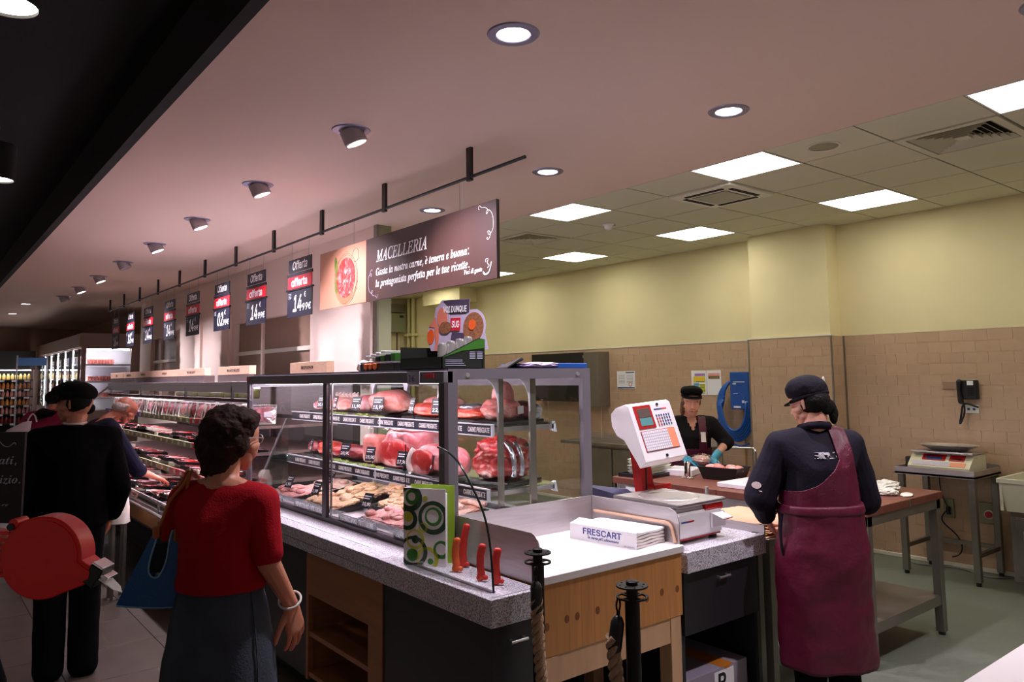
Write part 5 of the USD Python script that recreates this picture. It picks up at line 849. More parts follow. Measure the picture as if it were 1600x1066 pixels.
for k in range(5):
    d = (0, .01, -.02, .015, 0)[k]; P(t, 'white_tray', tm(hull(Manifold.cube([.26, .19, .002], True), Manifold.cube([.30, .23, .002], True).translate([0, 0, .026]))-hull(Manifold.cube([.25, .18, .002], True).translate([0, 0, .004]), Manifold.cube([.292, .222, .002], True).translate([0, 0, .028]))).apply_translation((d+.02, d*.5, .012+.024*k)), 'white_tray')
t = T('steel_weight', 'small upright steel cylinder on a round foot standing on the work table', 'pounder', loc=(4.82, 3.86, TT), world=False); P(t, 'foot', lathe([(0, 0), (.05, 0), (.052, .008), (.03, .018), (0, .02)], 28), 'chrome', smooth=40); P(t, 'stem', lathe([(0, .02), (.024, .02), (.024, .125), (.018, .132), (0, .133)], 24), 'chrome', smooth=40)
t = T('knife_steel', 'dark-handled sharpening steel lying on the work table left of the upright cylinder', 'sharpening steel', loc=(4.9, 4.15, TT), rot=(0, 0, -38), world=False); P(t, 'handle', soft(chain([(-.05, 0, .015), (.06, 0, .016)], [.014, .015], 10), .008, 4), 'black_plastic', smooth=60); P(t, 'rod', cyl((.06, 0, .014), (.30, 0, .008), .006, .004), 'steel', smooth=40)
t = T('meat_tub', 'deep black plastic tub holding pink meat pieces on the work table', 'tub', loc=(4.99, 3.64, TT), rot=(0, 0, 8), world=False)
P(t, 'tub_body', tm(hull(Manifold.cube([.17, .27, .002], True), Manifold.cube([.22, .33, .002], True).translate([0, 0, .095]))-hull(Manifold.cube([.16, .26, .002], True).translate([0, 0, .006]), Manifold.cube([.21, .32, .002], True).translate([0, 0, .097]))), 'tray_black')
P(t, 'rim', tube([(-.112, -.167, .095), (.112, -.167, .095), (.112, .167, .095), (-.112, .167, .095)], .005, 6, True), 'tray_black')
for k, (x, y) in enumerate(((-.04, -.09), (.04, -.04), (-.03, .02), (.04, .08), (-.02, .10), (.0, -.12))): P(t, 'meat_piece', lump((.09, .08, .06), 90+k, 2.3, .2).apply_translation((x, y, .05)), 'pork', smooth=60)
t = T('cutting_board', 'thick white cutting board lying across the work table right of the black tub', 'cutting board', loc=(5.03, 3.15, TT), rot=(0, 0, 0), world=False); P(t, 'slab', box(-.42, .40, -.28, .28, 0, .035, .008), 'board_white'); 
t = T('meat_lump', 'small lump of pink meat on the white cutting board', 'meat', loc=(5.16, 3.30, TT+.035), world=False); P(t, 'flesh', lump((.12, .12, .055), 33, 2.2, .25, 4.), 'pork', smooth=60)
t = T('white_block', 'second white board edge behind the upright steel cylinder', 'cutting board', loc=(5.0, 4.05, TT), rot=(0, 0, 20), world=False); P(t, 'slab', box(-.14, .14, -.12, .12, 0, .05, .006), 'board_white')
t = T('towel', 'crumpled white cloth on the near right end of the work table', 'cloth', loc=(5.22, 2.50, TT), rot=(0, 0, 20), world=False)
for sz, o in (((.17, .16, .075), (.03, 0, 0)), ((.14, .13, .055), (-.09, .06, 0)), ((.10, .12, .045), (-.14, -.02, 0))): P(t, 'fold', lump(sz, 12+int(o[0]*100), 2.2, .42, 6., 4).apply_translation(o), 'cloth_white', smooth=60)
P(t, 'flat_corner', lump((.16, .07, .012), 19, 2.6, .3, 5., 3).apply_translation((-.10, -.13, 0)), 'cloth_white', smooth=60)
t = T('paper_table', 'steel table with a low shelf behind the granite counter, carrying kraft paper', 'table', loc=(3.95, 2.75, 0)); P(t, 'top', box(3.665, 4.27, 2.40, 3.15, .83, .86, .004), 'steel_dark'); P(t, 'low_shelf', box(3.70, 4.24, 2.45, 3.1, .30, .325), 'steel_dark')
for x in (3.67, 4.21):
    for y in (2.405, 3.09): P(t, 'leg', box(x, x+.05, y, y+.05, 0, .83, .004), 'steel_dark')
P(t, 'apron', box(3.72, 4.21, 2.41, 2.43, .76, .828), 'steel_dark')
t = T('kraft_paper', 'loose pile of brown and yellow wrapping paper on the table behind the granite counter', 'paper', loc=(3.95, 2.75, .86))
for k in range(6):
    s = box(3.68+.015*k, 4.22-.02*(k % 3), 2.42+.02*(k % 2), 3.1-.03*k, .862+.009*k, .864+.009*k).subdivide().subdivide().subdivide(); s.vertices[:, 2] += .022*(meshkit.fbm(s.vertices*8+k, 3, k))-.008; P(t, 'sheet', s, 'kraft' if k != 1 else 'bag_yellow', smooth=40)
t = T('storage_carton', 'brown carton on the low shelf of the paper table', 'box', loc=(4, 2.8, .325)); P(t, 'carton_body', box(3.80, 4.16, 2.55, 3.0, .325, .60, .004), 'cardboard'); P(t, 'lid_flap', box(3.79, 4.17, 2.54, 3.01, .585, .605), 'kraft')
# ---- scale table and old scale
t = T('scale_table', 'steel side table with raised rims against the right tiled wall', 'table', loc=(7.15, 2.88, 0)); a, b, c, d = 6.86, 7.43, 2.56, 3.20
P(t, 'top', box(a, b, c, d, .865, .88), 'steel_dark'); P(t, 'rim', box(a, a+.015, c, d, .86, .925), 'steel'); P(t, 'rim', box(a+.015, b, c, c+.012, .86, .925), 'steel'); P(t, 'rim', box(a+.015, b, d-.012, d, .86, .925), 'steel'); P(t, 'rim', box(b-.012, b, c+.012, d-.012, .86, .94), 'steel')
for x in (a+.02, b-.07):
    for y in (c+.01, d-.06): P(t, 'leg', box(x, x+.05, y, y+.05, .03, .865, .004), 'steel_dark'); P(t, 'foot', cyl((x+.025, y+.025, 0), (x+.025, y+.025, .03), .02, n=12), 'black_plastic')
for y in (c+.02, d-.05): P(t, 'stretcher', box(a+.07, b-.07, y, y+.03, .22, .255), 'steel_dark')
P(t, 'stretcher', box(b-.06, b-.03, c+.06, d-.06, .22, .255), 'steel_dark')
t = T('old_scale', 'cream counter scale with red display panel and a shiny steel pan on the side table', 'scale', loc=(7.15, 2.85, .88))
prf = Polygon([(0, .03), (.36, .03), (.36, .16), (.12, .16), (.0, .055)]); P(t, 'housing', place(prism(prf, .50), (6.93, 3.12, .88), (1, 0, 0), (0, 0, 1)), 'cream_plastic')
tl = np.array([.12, 0, .105])/np.linalg.norm([.12, 0, .105]); o_ = np.array([6.93, 0, .935])
def op(y0, y1, s0, s1, m, nm): P(t, nm, place(box(0, y0-y1, s0, s1, 0, .003), o_+np.array([0, y0, 0]), (0, -1, 0), tl), m)
op(3.02, 2.83, .075, .145, 'scale_red', 'display_frame'); op(2.99, 2.86, .085, .115, 'blue_plastic', 'display'); op(2.99, 2.86, .117, .138, 'lcd_dark', 'display'); op(2.80, 2.68, .075, .145, 'scale_red', 'slot_frame'); op(2.78, 2.70, .09, .11, 'black_plastic', 'printer_slot'); op(3.09, 2.78, .012, .06, 'key_grey', 'keypad'); op(2.78, 2.66, .012, .06, 'key_orange', 'keypad')
P(t, 'weighing_plate', box(6.99, 7.30, 2.61, 3.12, 1.045, 1.06, .004), 'steel'); P(t, 'pan', lathe([(0, 0), (.12, .004), (.19, .045), (.20, .05), (.192, .05), (.12, .010), (0, .006)], 36, (0, 0, 0)).apply_scale((.85, 1.25, 1)).apply_translation((7.15, 2.86, 1.062)), 'steel_bright', smooth=60)
for x in (6.97, 7.26):
    for y in (2.66, 3.08): P(t, 'foot', cyl((x, y, .88), (x, y, .912), .018, n=12), 'black_plastic')
P(t, 'plug_box', box(7.0, 7.08, 3.122, 3.17, .90, 1.0, .012), 'black_plastic')
# ---- wall things
t = T('wall_phone', 'black wall telephone with a looped cord on the tiled wall at right', 'telephone', loc=(7.42, 2.77, 1.58)); P(t, 'body', box(7.385, 7.447, 2.69, 2.84, 1.50, 1.67, .012), 'black_plastic'); P(t, 'handset', soft(chain([(7.375, 2.825, 1.655), (7.37, 2.83, 1.58), (7.375, 2.82, 1.48)], [.024, .016, .024], 10), .012, 4), 'black_plastic', smooth=60); P(t, 'paper_card', box(7.382, 7.386, 2.715, 2.765, 1.625, 1.665), 'paper'); P(t, 'keys', [box(7.38, 7.386, 2.715+.018*i, 2.727+.018*i, 1.53+.02*j, 1.543+.02*j) for i in range(3) for j in range(4)], 'black_matt', kind='stuff'); P(t, 'cord', tube(spline([(7.39, 2.815, 1.49), (7.39, 2.80, 1.42), (7.39, 2.82, 1.33), (7.39, 2.845, 1.28), (7.40, 2.835, 1.36), (7.40, 2.80, 1.46), (7.40, 2.72, 1.44), (7.42, 2.70, 1.43)], 40), .008, 7), 'cable', smooth=60)
t = T('wall_socket', 'white double wall socket just below the telephone', 'socket', loc=(7.44, 2.76, 1.41)); P(t, 'plate', box(7.438, 7.449, 2.70, 2.82, 1.375, 1.45, .004), 'plate_white'); P(t, 'hole', [cyl((7.436, y, 1.412), (7.44, y, 1.412), .012, n=12) for y in (2.74, 2.785)], 'ink_blue')
TM('clear_sign_holder', box(7.44, 7.447, 2.86, 2.99, 1.59, 1.655), 'fridge_cream', 'small empty sign holder on the tiles left of the telephone', 'sign holder')
t = T('lower_socket', 'grey socket box with a hanging black cable low on the wall under the side table', 'socket', loc=(7.44, 3.0, .5)); P(t, 'plate', box(7.435, 7.449, 2.96, 3.05, .43, .60, .006), 'cabinet_green'); P(t, 'plug', box(7.41, 7.437, 2.99, 3.02, .46, .53, .006), 'black_plastic'); P(t, 'cable', tube(spline([(7.41, 3.005, .5), (7.40, 3.05, .40), (7.40, 2.93, .28), (7.40, 2.90, .18), (7.41, 2.99, .09)], 30), .006, 6), 'cable', smooth=60); P(t, 'cable', tube(spline([(7.42, 3.05, .865), (7.42, 3.06, .7), (7.42, 3.01, .53)], 20), .005, 6), 'cable', smooth=60)
t = T('emergency_button', 'round red button on a grey plate low on the right wall', 'button', loc=(7.44, 2.68, .5)); P(t, 'plate', box(7.435, 7.449, 2.62, 2.75, .42, .60, .006), 'cabinet_green'); P(t, 'collar', cyl((7.425, 2.675, .50), (7.437, 2.675, .50), .04), 'plate_white', smooth=40); P(t, 'button_head', cyl((7.412, 2.675, .50), (7.426, 2.675, .50), .028), 'socket_red', smooth=40)
t = T('notice_sheet', 'white framed notice with blue bands on the tiled back wall', 'notice', loc=(7.44, 6.92, 1.69)); P(t, 'sheet', box(7.442, 7.448, 6.765, 7.09, 1.58, 1.81), 'paper'); P(t, 'blue_band', [box(7.4405, 7.443, 6.78, 6.93, 1.785, 1.80), box(7.4405, 7.443, 6.775, 7.08, 1.586, 1.60)], 'poster_blue'); P(t, 'print_lines', [box(7.4405, 7.443, 6.80+.15*(k % 2), 6.91+.15*(k % 2), 1.75-.02*(k//2), 1.756-.02*(k//2)) for k in range(12)], 'ink_grey'); P(t, 'stamp', place(prism(Point(0, 0).buffer(.028).difference(Point(0, 0).buffer(.02)), .001), (7.4415, 6.85, 1.635), (0, -1, 0), (0, 0, 1)), 'key_red')
t = T('colour_poster', 'poster sheet with yellow and blue boxes on the tiled back wall', 'poster', loc=(7.44, 5.73, 1.65)); P(t, 'sheet', box(7.442, 7.448, 5.63, 5.85, 1.51, 1.80), 'paper'); P(t, 'printed_box', box(7.440, 7.443, 5.65, 5.82, 1.66, 1.73), 'poster_yellow'); P(t, 'printed_box', box(7.440, 7.443, 5.74, 5.82, 1.57, 1.65), 'poster_sky'); P(t, 'printed_box', box(7.440, 7.443, 5.65, 5.73, 1.54, 1.64), 'bag_yellow'); P(t, 'printed_box', box(7.440, 7.443, 5.65, 5.80, 1.735, 1.765), 'label_lilac'); P(t, 'print_lines', [box(7.4395, 7.443, 5.66, 5.80-.02*(k % 3), 1.525+.035*k, 1.53+.035*k) for k in range(5)], 'ink_blue')
t = T('pink_poster', 'white sheet with a pink and olive strip, right of the colour poster', 'poster', loc=(7.44, 5.51, 1.65)); P(t, 'sheet', box(7.442, 7.448, 5.42, 5.622, 1.51, 1.80), 'paper'); P(t, 'printed_box', box(7.440, 7.443, 5.44, 5.60, 1.735, 1.765), 'poster_pink'); P(t, 'printed_box', box(7.440, 7.443, 5.44, 5.60, 1.70, 1.735), 'poster_olive')
t = T('hose_reel', 'blue hose coiled over a blue wall box on the tiled back wall', 'hose', loc=(7.35, 5.1, 1.5)); P(t, 'wall_box', box(7.26, 7.448, 4.925, 5.175, 1.36, 1.775, .012), 'blue_plastic'); P(t, 'box_print', [box(7.257, 7.261, 4.98, 5.13, 1.66, 1.668), box(7.257, 7.261, 5.09, 5.135, 1.635, 1.65), box(7.257, 7.261, 5.07, 5.13, 1.53, 1.536), box(7.257, 7.261, 5.04, 5.13, 1.375, 1.395), box(7.257, 7.261, 4.95, 4.98, 1.42, 1.45), box(7.257, 7.261, 4.99, 5.02, 1.43, 1.46)], 'fridge_white')
for k in range(6):
    w_, lo = .165+.017*k, .30+.024*k; P(t, 'hose_coil', tube([(7.245+.018*k if math.cos(q) < .1 else 7.29+.012*k, 5.125+.006*k+w_*math.sin(q), 1.42+(.26 if math.cos(q) > 0 else lo)*math.cos(q)) for q in np.linspace(0, 2*math.pi, 49)[:-1]], .0125, 8, True), 'hose_blue', smooth=60)
P(t, 'hose_tail', tube(spline([(7.28, 5.27, 1.50), (7.33, 5.35, 1.34), (7.34, 5.43, 1.18)], 20), .012, 8), 'hose_blue', smooth=60); P(t, 'hose_tail', tube(spline([(7.34, 5.28, 1.02), (7.33, 5.15, .95), (7.33, 5.0, .98)], 20), .012, 8), 'hose_blue', smooth=60); P(t, 'supply_pipe', cyl((7.43, 5.12, .3), (7.43, 5.12, 1.36), .008, n=8), 'oak')
t = T('steel_sink', 'dark steel cabinet along the tiled wall behind the work table', 'cabinet', loc=(7.15, 6.4, 0)); P(t, 'worktop', box(6.86, 7.44, 5.5, 7.6, .87, .91, .004), 'steel_dark'); P(t, 'cabinet_body', box(6.92, 7.44, 5.52, 7.3, .12, .868), 'steel_dark')
for k in range(3): P(t, 'door', box(6.895, 6.918, 5.54+.58*k, 6.10+.58*k, .16, .84, .004), 'steel_dark')
P(t, 'plinth', box(6.95, 7.4, 5.55, 7.28, 0, .12), 'black_plastic'); P(t, 'splash_rim', box(7.42, 7.44, 5.5, 7.6, .91, .98), 'steel')
t = T('bent_tube_rail', 'bent chrome tube rail standing behind the work table, right of the blue hose', 'rail', loc=(6.9, 4.75, 0)); P(t, 'rail', tube(rounded([(6.9, 5.05, 0), (6.9, 5.05, .965), (6.9, 4.63, .985), (6.9, 4.63, 0)], .06), .014, 10), 'chrome', smooth=60); P(t, 'foot_plate', box(6.86, 6.94, 5.01, 5.09, 0, .01), 'steel'); P(t, 'foot_plate', box(6.86, 6.94, 4.59, 4.67, 0, .01), 'steel')
t = T('wall_monitor', 'black screen in a steel housing on the back wall behind the case', 'screen', loc=(7.35, 8, 1.75)); P(t, 'housing', box(7.22, 7.45, 7.23, 7.50, 1.34, 2.08, .008), 'steel_dark', 'steel side housing'); P(t, 'screen', box(7.26, 7.45, 7.50, 8.65, 1.40, 2.08, .006), 'black_plastic'); P(t, 'latch', [box(7.25, 7.262, 7.52, 7.55, 2.0, 2.04), box(7.25, 7.262, 7.52, 7.55, 1.50, 1.54), box(7.25, 7.262, 7.52, 7.58, 1.41, 1.45)], 'alu'); P(t, 'pull_cord', cyl((7.36, 7.32, .9), (7.36, 7.32, 1.35), .003, n=6), 'plate_white')
t = T('switch_plate', 'white switch box on the back wall just right of the glass case', 'switch', loc=(7.44, 7.6, .66)); P(t, 'plate', box(7.43, 7.449, 7.55, 7.65, .60, .72, .006), 'plate_white'); P(t, 'rocker', box(7.425, 7.432, 7.575, 7.625, .64, .68), 'ink_grey')
t = T('white_crate', 'white plastic crate on a steel trolley at the right edge', 'crate', loc=(7.1, 2.1, .6), rot=(0, 0, 0), world=True)
cr = hull(Manifold.cube([.50, .62, .002], True).translate([7.08, 2.02, .645]), Manifold.cube([.56, .70, .002], True).translate([7.08, 2.02, .885]))-hull(Manifold.cube([.48, .60, .002], True).translate([7.08, 2.02, .655]), Manifold.cube([.535, .675, .002], True).translate([7.08, 2.02, .90])); P(t, 'crate_body', cr, 'crate')
P(t, 'rim', [box(6.79, 6.81, 1.66, 2.38, .865, .90, .004), box(7.35, 7.37, 1.66, 2.38, .865, .90, .004), box(6.81, 7.35, 2.36, 2.38, .865, .90, .004), box(6.81, 7.35, 1.66, 1.68, .865, .90, .004)], 'crate'); P(t, 'rib', [box(6.805, 6.82, 2.345, 2.365, .65, .87), box(6.808, 6.825, 2.0, 2.02, .65, .87)], 'crate'); P(t, 'handle_slot', box(6.79, 6.80, 1.88, 2.12, .80, .84), 'fridge_grey')
t = T('steel_trolley', 'steel trolley cabinet under the white crate at the right edge', 'trolley', loc=(7.1, 2.05, 0)); P(t, 'cabinet_body', box(6.86, 7.36, 1.5, 2.32, .10, .64, .006), 'steel_dark'); P(t, 'door', box(6.845, 6.86, 1.9, 2.28, .14, .60, .004), 'steel_dark'); P(t, 'door_handle', cyl((6.83, 2.22, .25), (6.83, 2.22, .5), .008, n=8), 'steel'); P(t, 'castor', [cyl((x, y, .05), (x+.03, y, .05), .05, n=14) for x in (6.88, 7.30) for y in (1.6, 2.2)], 'black_plastic', kind='stuff')
t = T('skirting_cable', 'thin grey cable loop lying along the foot of the right wall', 'cable', loc=(7.3, 3, 0)); P(t, 'cable', tube(spline([(7.40, 3.4, .01), (7.30, 3.1, .008), (7.36, 2.9, .008), (7.25, 2.7, .008), (7.38, 2.5, .008)], 40), .006, 6), 'alu', smooth=60)
t = T('near_white_counter', 'glossy white counter corner in the near right bottom of the picture', 'counter', loc=(2.9, .4, 0)); P(t, 'worktop', box(1.9, 4.2, -.4, .87, .90, .95, .004), 'board_white'); P(t, 'carcass', box(1.95, 4.15, -.35, .80, 0, .90), 'fridge_grey')
# ================================================================== FOREGROUND THINGS
def stanchion(x, y, lab):
    t = T('stanchion', lab, 'post', loc=(x, y, 0), world=False)
    P(t, 'tube', lathe([(0, .012), (.024, .012), (.024, 1.02), (.019, 1.025), (.019, 1.075), (0, 1.075)], 24), 'iron', smooth=40); P(t, 'base_plate', lathe([(0, 0), (.15, 0), (.15, .01), (.03, .016), (0, .016)], 36), 'iron', smooth=40)
    d = Point(0, 0).buffer(.052, 24)
    for q in range(8): d = d.difference(Point(.039*math.cos(q*.785+.2), .039*math.sin(q*.785+.2)).buffer(.0042, 8))
    P(t, 'top_disc', prism(d, .005).apply_translation((0, 0, 1.066)), 'iron'); P(t, 'cap', lathe([(0, 1.07), (.019, 1.07), (.019, 1.082), (.015, 1.085), (0, 1.085)], 24), 'iron', smooth=30)
    d2 = Point(0, 0).buffer(.052, 24).difference(Point(0, 0).buffer(.044, 24)); ar = [sbox(-.05, -.004, .05, .004), affinity.rotate(sbox(-.05, -.004, .05, .004), 90, origin=(0, 0))]
    P(t, 'hook_disc', prism(union_all([d2]+ar), .005).apply_translation((0, 0, 1.03)), 'iron'); return t
s1, s2 = np.array([1.94, 2.29]), np.array([1.873, 1.742]); s1 = np.array([1.945, 2.30])
stanchion(*s1, 'black iron stanchion post at the corner of the granite ledge'); stanchion(*s2, 'black iron stanchion post in front of the pine-fronted table')
t = T('rope', 'thick twisted hemp rope with black end caps hanging between the two stanchions', 'rope', loc=(1.87, 2.0, .7), world=True)
left = np.array([-.78, .62]); h1 = np.array([*(s1+np.array([-.040, -.034])), 1.02]); h2 = np.array([*(s2+left*.046), 1.02])
ctl = [h1+[0, -.002, -.11], h1+[.0, -.01, -.25], h1+[.004, -.03, -.45], (h1+h2)/2+[-.01, 0, -.78], h2+[.012, .04, -.50], h2+[-.004, .012, -.25], h2+[-.018, .012, -.11]]
pth = spline(ctl, 220)
tt = np.gradient(pth, axis=0); tt /= np.linalg.norm(tt, axis=1, keepdims=True); U = np.cross(tt, [.2, .97, .1]); U /= np.linalg.norm(U, axis=1, keepdims=True); V = np.cross(tt, U); sl = np.r_[0, np.cumsum(np.linalg.norm(np.diff(pth, axis=0), axis=1))]
for k in range(3):
    ph = sl*2*math.pi/.10+k*2*math.pi/3; P(t, 'strand', tube(pth+.0135*(np.cos(ph)[:, None]*U+np.sin(ph)[:, None]*V), .0115, 9), 'rope', smooth=70)
for h, e, e2 in ((h1, pth[0], pth[8]), (h2, pth[-1], pth[-9])):
    a_ = h+[0, 0, -.042]; v_ = unit_(e2-a_); b_ = a_+v_*.105
    P(t, 'end_cap', union([hull(ball(a_+v_*.018, (.017, .017, .017), 14), ball(a_+v_*.03, .0225, 16), ball(b_, .0235, 16))]), 'black_plastic', 'black end cap', smooth=50); P(t, 'snap_hook', tube([h+[.013*math.cos(q), .004*math.cos(q), -.012+.02*math.sin(q)] for q in np.linspace(0, 2*math.pi, 16)], .0035, 6, True), 'iron', smooth=60); P(t, 'swivel', cyl(h+[0, 0, -.03], a_+v_*.01, .006, n=8), 'iron')
# ticket dispenser: red snail body seen nearly flat-on
t = T('ticket_dispenser', 'red snail-shaped queue ticket dispenser with a ticket sticking out, near left edge', 'ticket dispenser', loc=(.22, 1.78, 1.40), world=True)
DO = np.array([.2315, 1.782, 1.409]); dxv = np.array([.782, -.62, -.01]); dxv /= np.linalg.norm(dxv); dyv = np.array([0.02, 0, 1.]); dyv -= dxv*(dyv@dxv); dyv /= np.linalg.norm(dyv)
r0 = .079; body = union_all([Point(0, 0).buffer(r0, 48), Polygon([(.0, -r0*.985), (.02, -r0*.96), (.098, -.052), (.104, -.030), (.088, -.018), (.076, -.008), (.06, 0), (0, 0)])]).buffer(-.004).buffer(.004, 8)
body = affinity.rotate(body, 4, origin=(0, 0))
for k, (sh_, z0, z1) in enumerate(((0, -.028, .020), (.003, .020, .0235), (.007, .0235, .026))): 
    P(t, 'shell' if k < 2 else 'side_lid', place(prism(body.buffer(-sh_), z1-z0).apply_translation((0, 0, z0)), DO, dxv, dyv), 'red_plastic')
P(t, 'rim', place(tube([(a, b, .0205) for a, b in np.array(body.buffer(-.002).exterior.coords)[:-1:2]], .0028, 8, True), DO, dxv, dyv), 'red_plastic', smooth=60)
for k in range(7): P(t, 'wall_rib', place(box(-.17, -.068, -.038+.0135*k, -.031+.0135*k, -.02, .018, .001), DO, dxv, dyv), 'red_plastic')
P(t, 'latch_knob', place(cyl((-.056, .067, -.01), (-.056, .067, .026), .009, n=14), DO, dxv, dyv), 'red_plastic', smooth=40); P(t, 'latch_button', place(cyl((-.06, .06, .022), (-.06, .06, .029), .007, n=14), DO, dxv, dyv), 'black_plastic', smooth=40)
ma = math.radians(-32); mx, my = dxv*math.cos(ma)+dyv*math.sin(ma), -dxv*math.sin(ma)+dyv*math.cos(ma); MO = DO+dxv*.103+dyv*(-.036)
P(t, 'metal_mouth', place(box(-.016, .012, -.020, .020, -.024, .024, .004), MO, mx, my), 'black_plastic', 'black ticket mouth'); P(t, 'mouth_plate', place(box(-.016, .008, .018, .023, -.022, .022, .001), MO, mx, my), 'chrome', 'shiny top plate of the mouth'); P(t, 'mouth_plate', place(box(.012, .026, .006, .012, -.02, .02, .001), MO, mx, my), 'chrome')
tc = np.array([(.010, .0, -.02), (.010, .0, .02), (.046, -.004, .014), (.060, -.006, 0.), (.046, -.004, -.014)]); P(t, 'paper_ticket', place(trimesh.convex.convex_hull(np.vstack([tc, tc+[0, .0012, 0]])), MO, mx, my), 'paper')
t = T('dispenser_pole', 'black pole carrying the ticket dispenser, just outside the left edge', 'post', loc=(.05, 1.92, 0)); P(t, 'pole', cyl((.075, 1.905, .02), (.075, 1.905, 1.55), .022), 'black_plastic', smooth=40); P(t, 'base_plate', cyl((.075, 1.905, 0), (.075, 1.905, .02), .16, n=32), 'black_plastic', smooth=40)
t = T('black_bag', 'bulging black bag on wheels at the bottom left corner below the dispenser', 'bag', loc=(.02, 2.53, 0), world=False); P(t, 'bag_body', ripple(loft([((0, 0, .06), .17, .13), ((0, 0, .12), .22, .16), ((0, 0, .6), .24, .17), ((0, 0, .95), .225, .16), ((0, 0, 1.10), .18, .13), ((0, 0, 1.17), .11, .08), ((0, 0, 1.195), .03, .03)], 40), .006, 7), 'cloth_black', smooth=60); P(t, 'wheel', cyl((-.18, -.02, .05), (-.14, -.02, .05), .05, n=18), 'black_plastic', smooth=40); P(t, 'wheel', cyl((.14, -.02, .05), (.18, -.02, .05), .05, n=18), 'black_plastic', smooth=40)
t = T('standing_sign', 'dark brown sign board lettered servizio on a post at the left edge', 'sign', loc=(.2, 3.9, 0), world=True)
qo, qx = np.array([.392, 3.83, 1.165]), np.array([.70, -.714, 0.]); qy = np.array([.02, 0, 1.])
def qb(x0, x1, y0, y1, z0, z1): return place(box(x0, x1, y0, y1, z0, z1), qo, qx, qy)
P(t, 'panel', qb(-.62, 0, 0, .38, -.012, 0), 'sign_dark')
for s, x1, y, h, w_ in (('ati,', -.035, .245, .035, .085), ('servizio.', -.012, .165, .035, .19), ('re', -.06, .07, .014, .03), ('Prendi il numero', -.26, .245, .035, .32), ('per il', -.23, .165, .035, .12)):
    P(t, 'lettering', place(text(s, h, .001, style='bolditalic', width=w_), qo+qx*(x1-w_)+qy*y+np.cross(qx, qy)*.0005, qx, qy), 'ink_grey', f'pale italic lettering {s}')
P(t, 'scroll', place(tube(spline([(-.12, .345, 0), (-.10, .325, 0), (-.07, .32, 0), (-.045, .335, 0), (-.04, .325, 0)], 20), .002, 5), qo, qx, qy), 'ink_grey'); P(t, 'post', qb(-.33, -.29, -1.16, .02, -.03, -.0125), 'black_plastic'); P(t, 'foot', box(.0, .35, 3.86, 4.22, 0, .015), 'black_plastic')
t = T('white_cloth_stool', 'grey-legged stool draped with a white cloth between the man in black and the chiller', 'stool', loc=(1.42, 7.2, 0))
P(t, 'cloth', ripple(loft([((1.40, 7.0, .60), .085, .10), ((1.40, 7.0, .72), .075, .09), ((1.40, 7.0, .86), .06, .07), ((1.40, 7.0, .92), .04, .05)], 24), .02, 14), 'cloth_white', smooth=60)
for x in (1.345, 1.43):
    for y in (6.93, 7.05): P(t, 'leg', box(x, x+.022, y, y+.022, 0, .62), 'steel_dark')
# ================================================================== PEOPLE
def unit(v): v = np.array(v, float); return v/np.linalg.norm(v)
def hand(wrist, d, n, side, curl=.5, spread=.10, k=1., fat=1., thumb=.6):
    """A hand of five fingers. d: to the fingertips, n: palm normal (fingers curl towards it), side: +1/-1 gives the thumb's side."""
    d = unit(d); n = unit(n-d*(np.array(n)@d)); s = np.cross(d, n)*side; w = np.array(wrist, float); o = []
    P_ = lambda a, b, c: w+(d*a+s*b+n*c)*k
    kn = [P_(.083, .030, 0), P_(.090, .010, -.002), P_(.087, -.011, -.001), P_(.078, -.030, .002)]
    rad = [.0115, .0118, .0112, .0100]
    o.append(hull(ball(P_(0, .012, 0), .019*k*fat, 10), ball(P_(0, -.012, 0), .019*k*fat, 10), *[ball(q, r*1.12*k*fat, 10) for q, r in zip(kn, rad)]))
    for i, L in enumerate((.070, .078, .072, .056)):
        a = np.array(kn[i]); fan = (1.5-i)*spread; dirv = unit(d+s*fan); ang = 0; r = rad[i]*.82*k*fat
        for j, fr in enumerate((.45, .30, .25)):
            ang += curl*(.55, .75, .6)[j]; v = unit(dirv*math.cos(ang)+n*math.sin(ang)); b = a+v*L*fr*k; o.append(hull(ball(a, r, 10), ball(b, r*.92, 10))); a = b; r *= .92
    a = P_(.02, .026, .004); v = unit(d*.75+s*.75+n*.25*thumb); r = .0128*k*fat
    for j, L in enumerate((.040, .032, .026)):
        b = a+v*L*k; o.append(hull(ball(a, r, 10), ball(b, r*.9, 10))); a = b; r *= .88; v = unit(v+d*.45+n*.35*thumb)
    return o
def head(c, R, k=1.):
    """Skull, jaw, nose, brow, ears; R: 3x3 frame with columns right, forward, up."""
    Q = lambda x, y, z: np.array(c)+R@np.array([x, y, z])*k
    B = lambda x, y, z, r: ball(Q(x, y, z), np.array(r)*k if np.ndim(r) else r*k, 16)
    o = [hull(B(0, -.02, .03, .083), B(0, .025, .035, .074), B(0, -.03, -.01, .07)), hull(B(0, .035, .03, .066), B(.025, .055, -.035, .035), B(-.025, .055, -.035, .035)), hull(B(0, .066, -.085, .022), B(.03, .03, -.055, .032), B(-.03, .03, -.055, .032), B(0, .05, -.03, .045)),
         hull(B(0, .092, .015, .009), B(0, .108, -.022, .0105), B(.010, .094, -.026, .010), B(-.010, .094, -.026, .010)), hull(B(.03, .082, .03, .013), B(-.03, .082, .03, .013)), hull(B(.012, .090, -.055, .009), B(-.012, .090, -.055, .009), B(0, .088, -.062, .010))]
    for s in (1, -1): o.append(hull(B(s*.078, -.005, .015, (.008, .016, .018)), B(s*.076, -.002, -.018, (.007, .010, .010)))); o.append(hull(B(s*.045, .062, -.012, .022), B(s*.05, .04, -.02, .024)))
    return o, Q
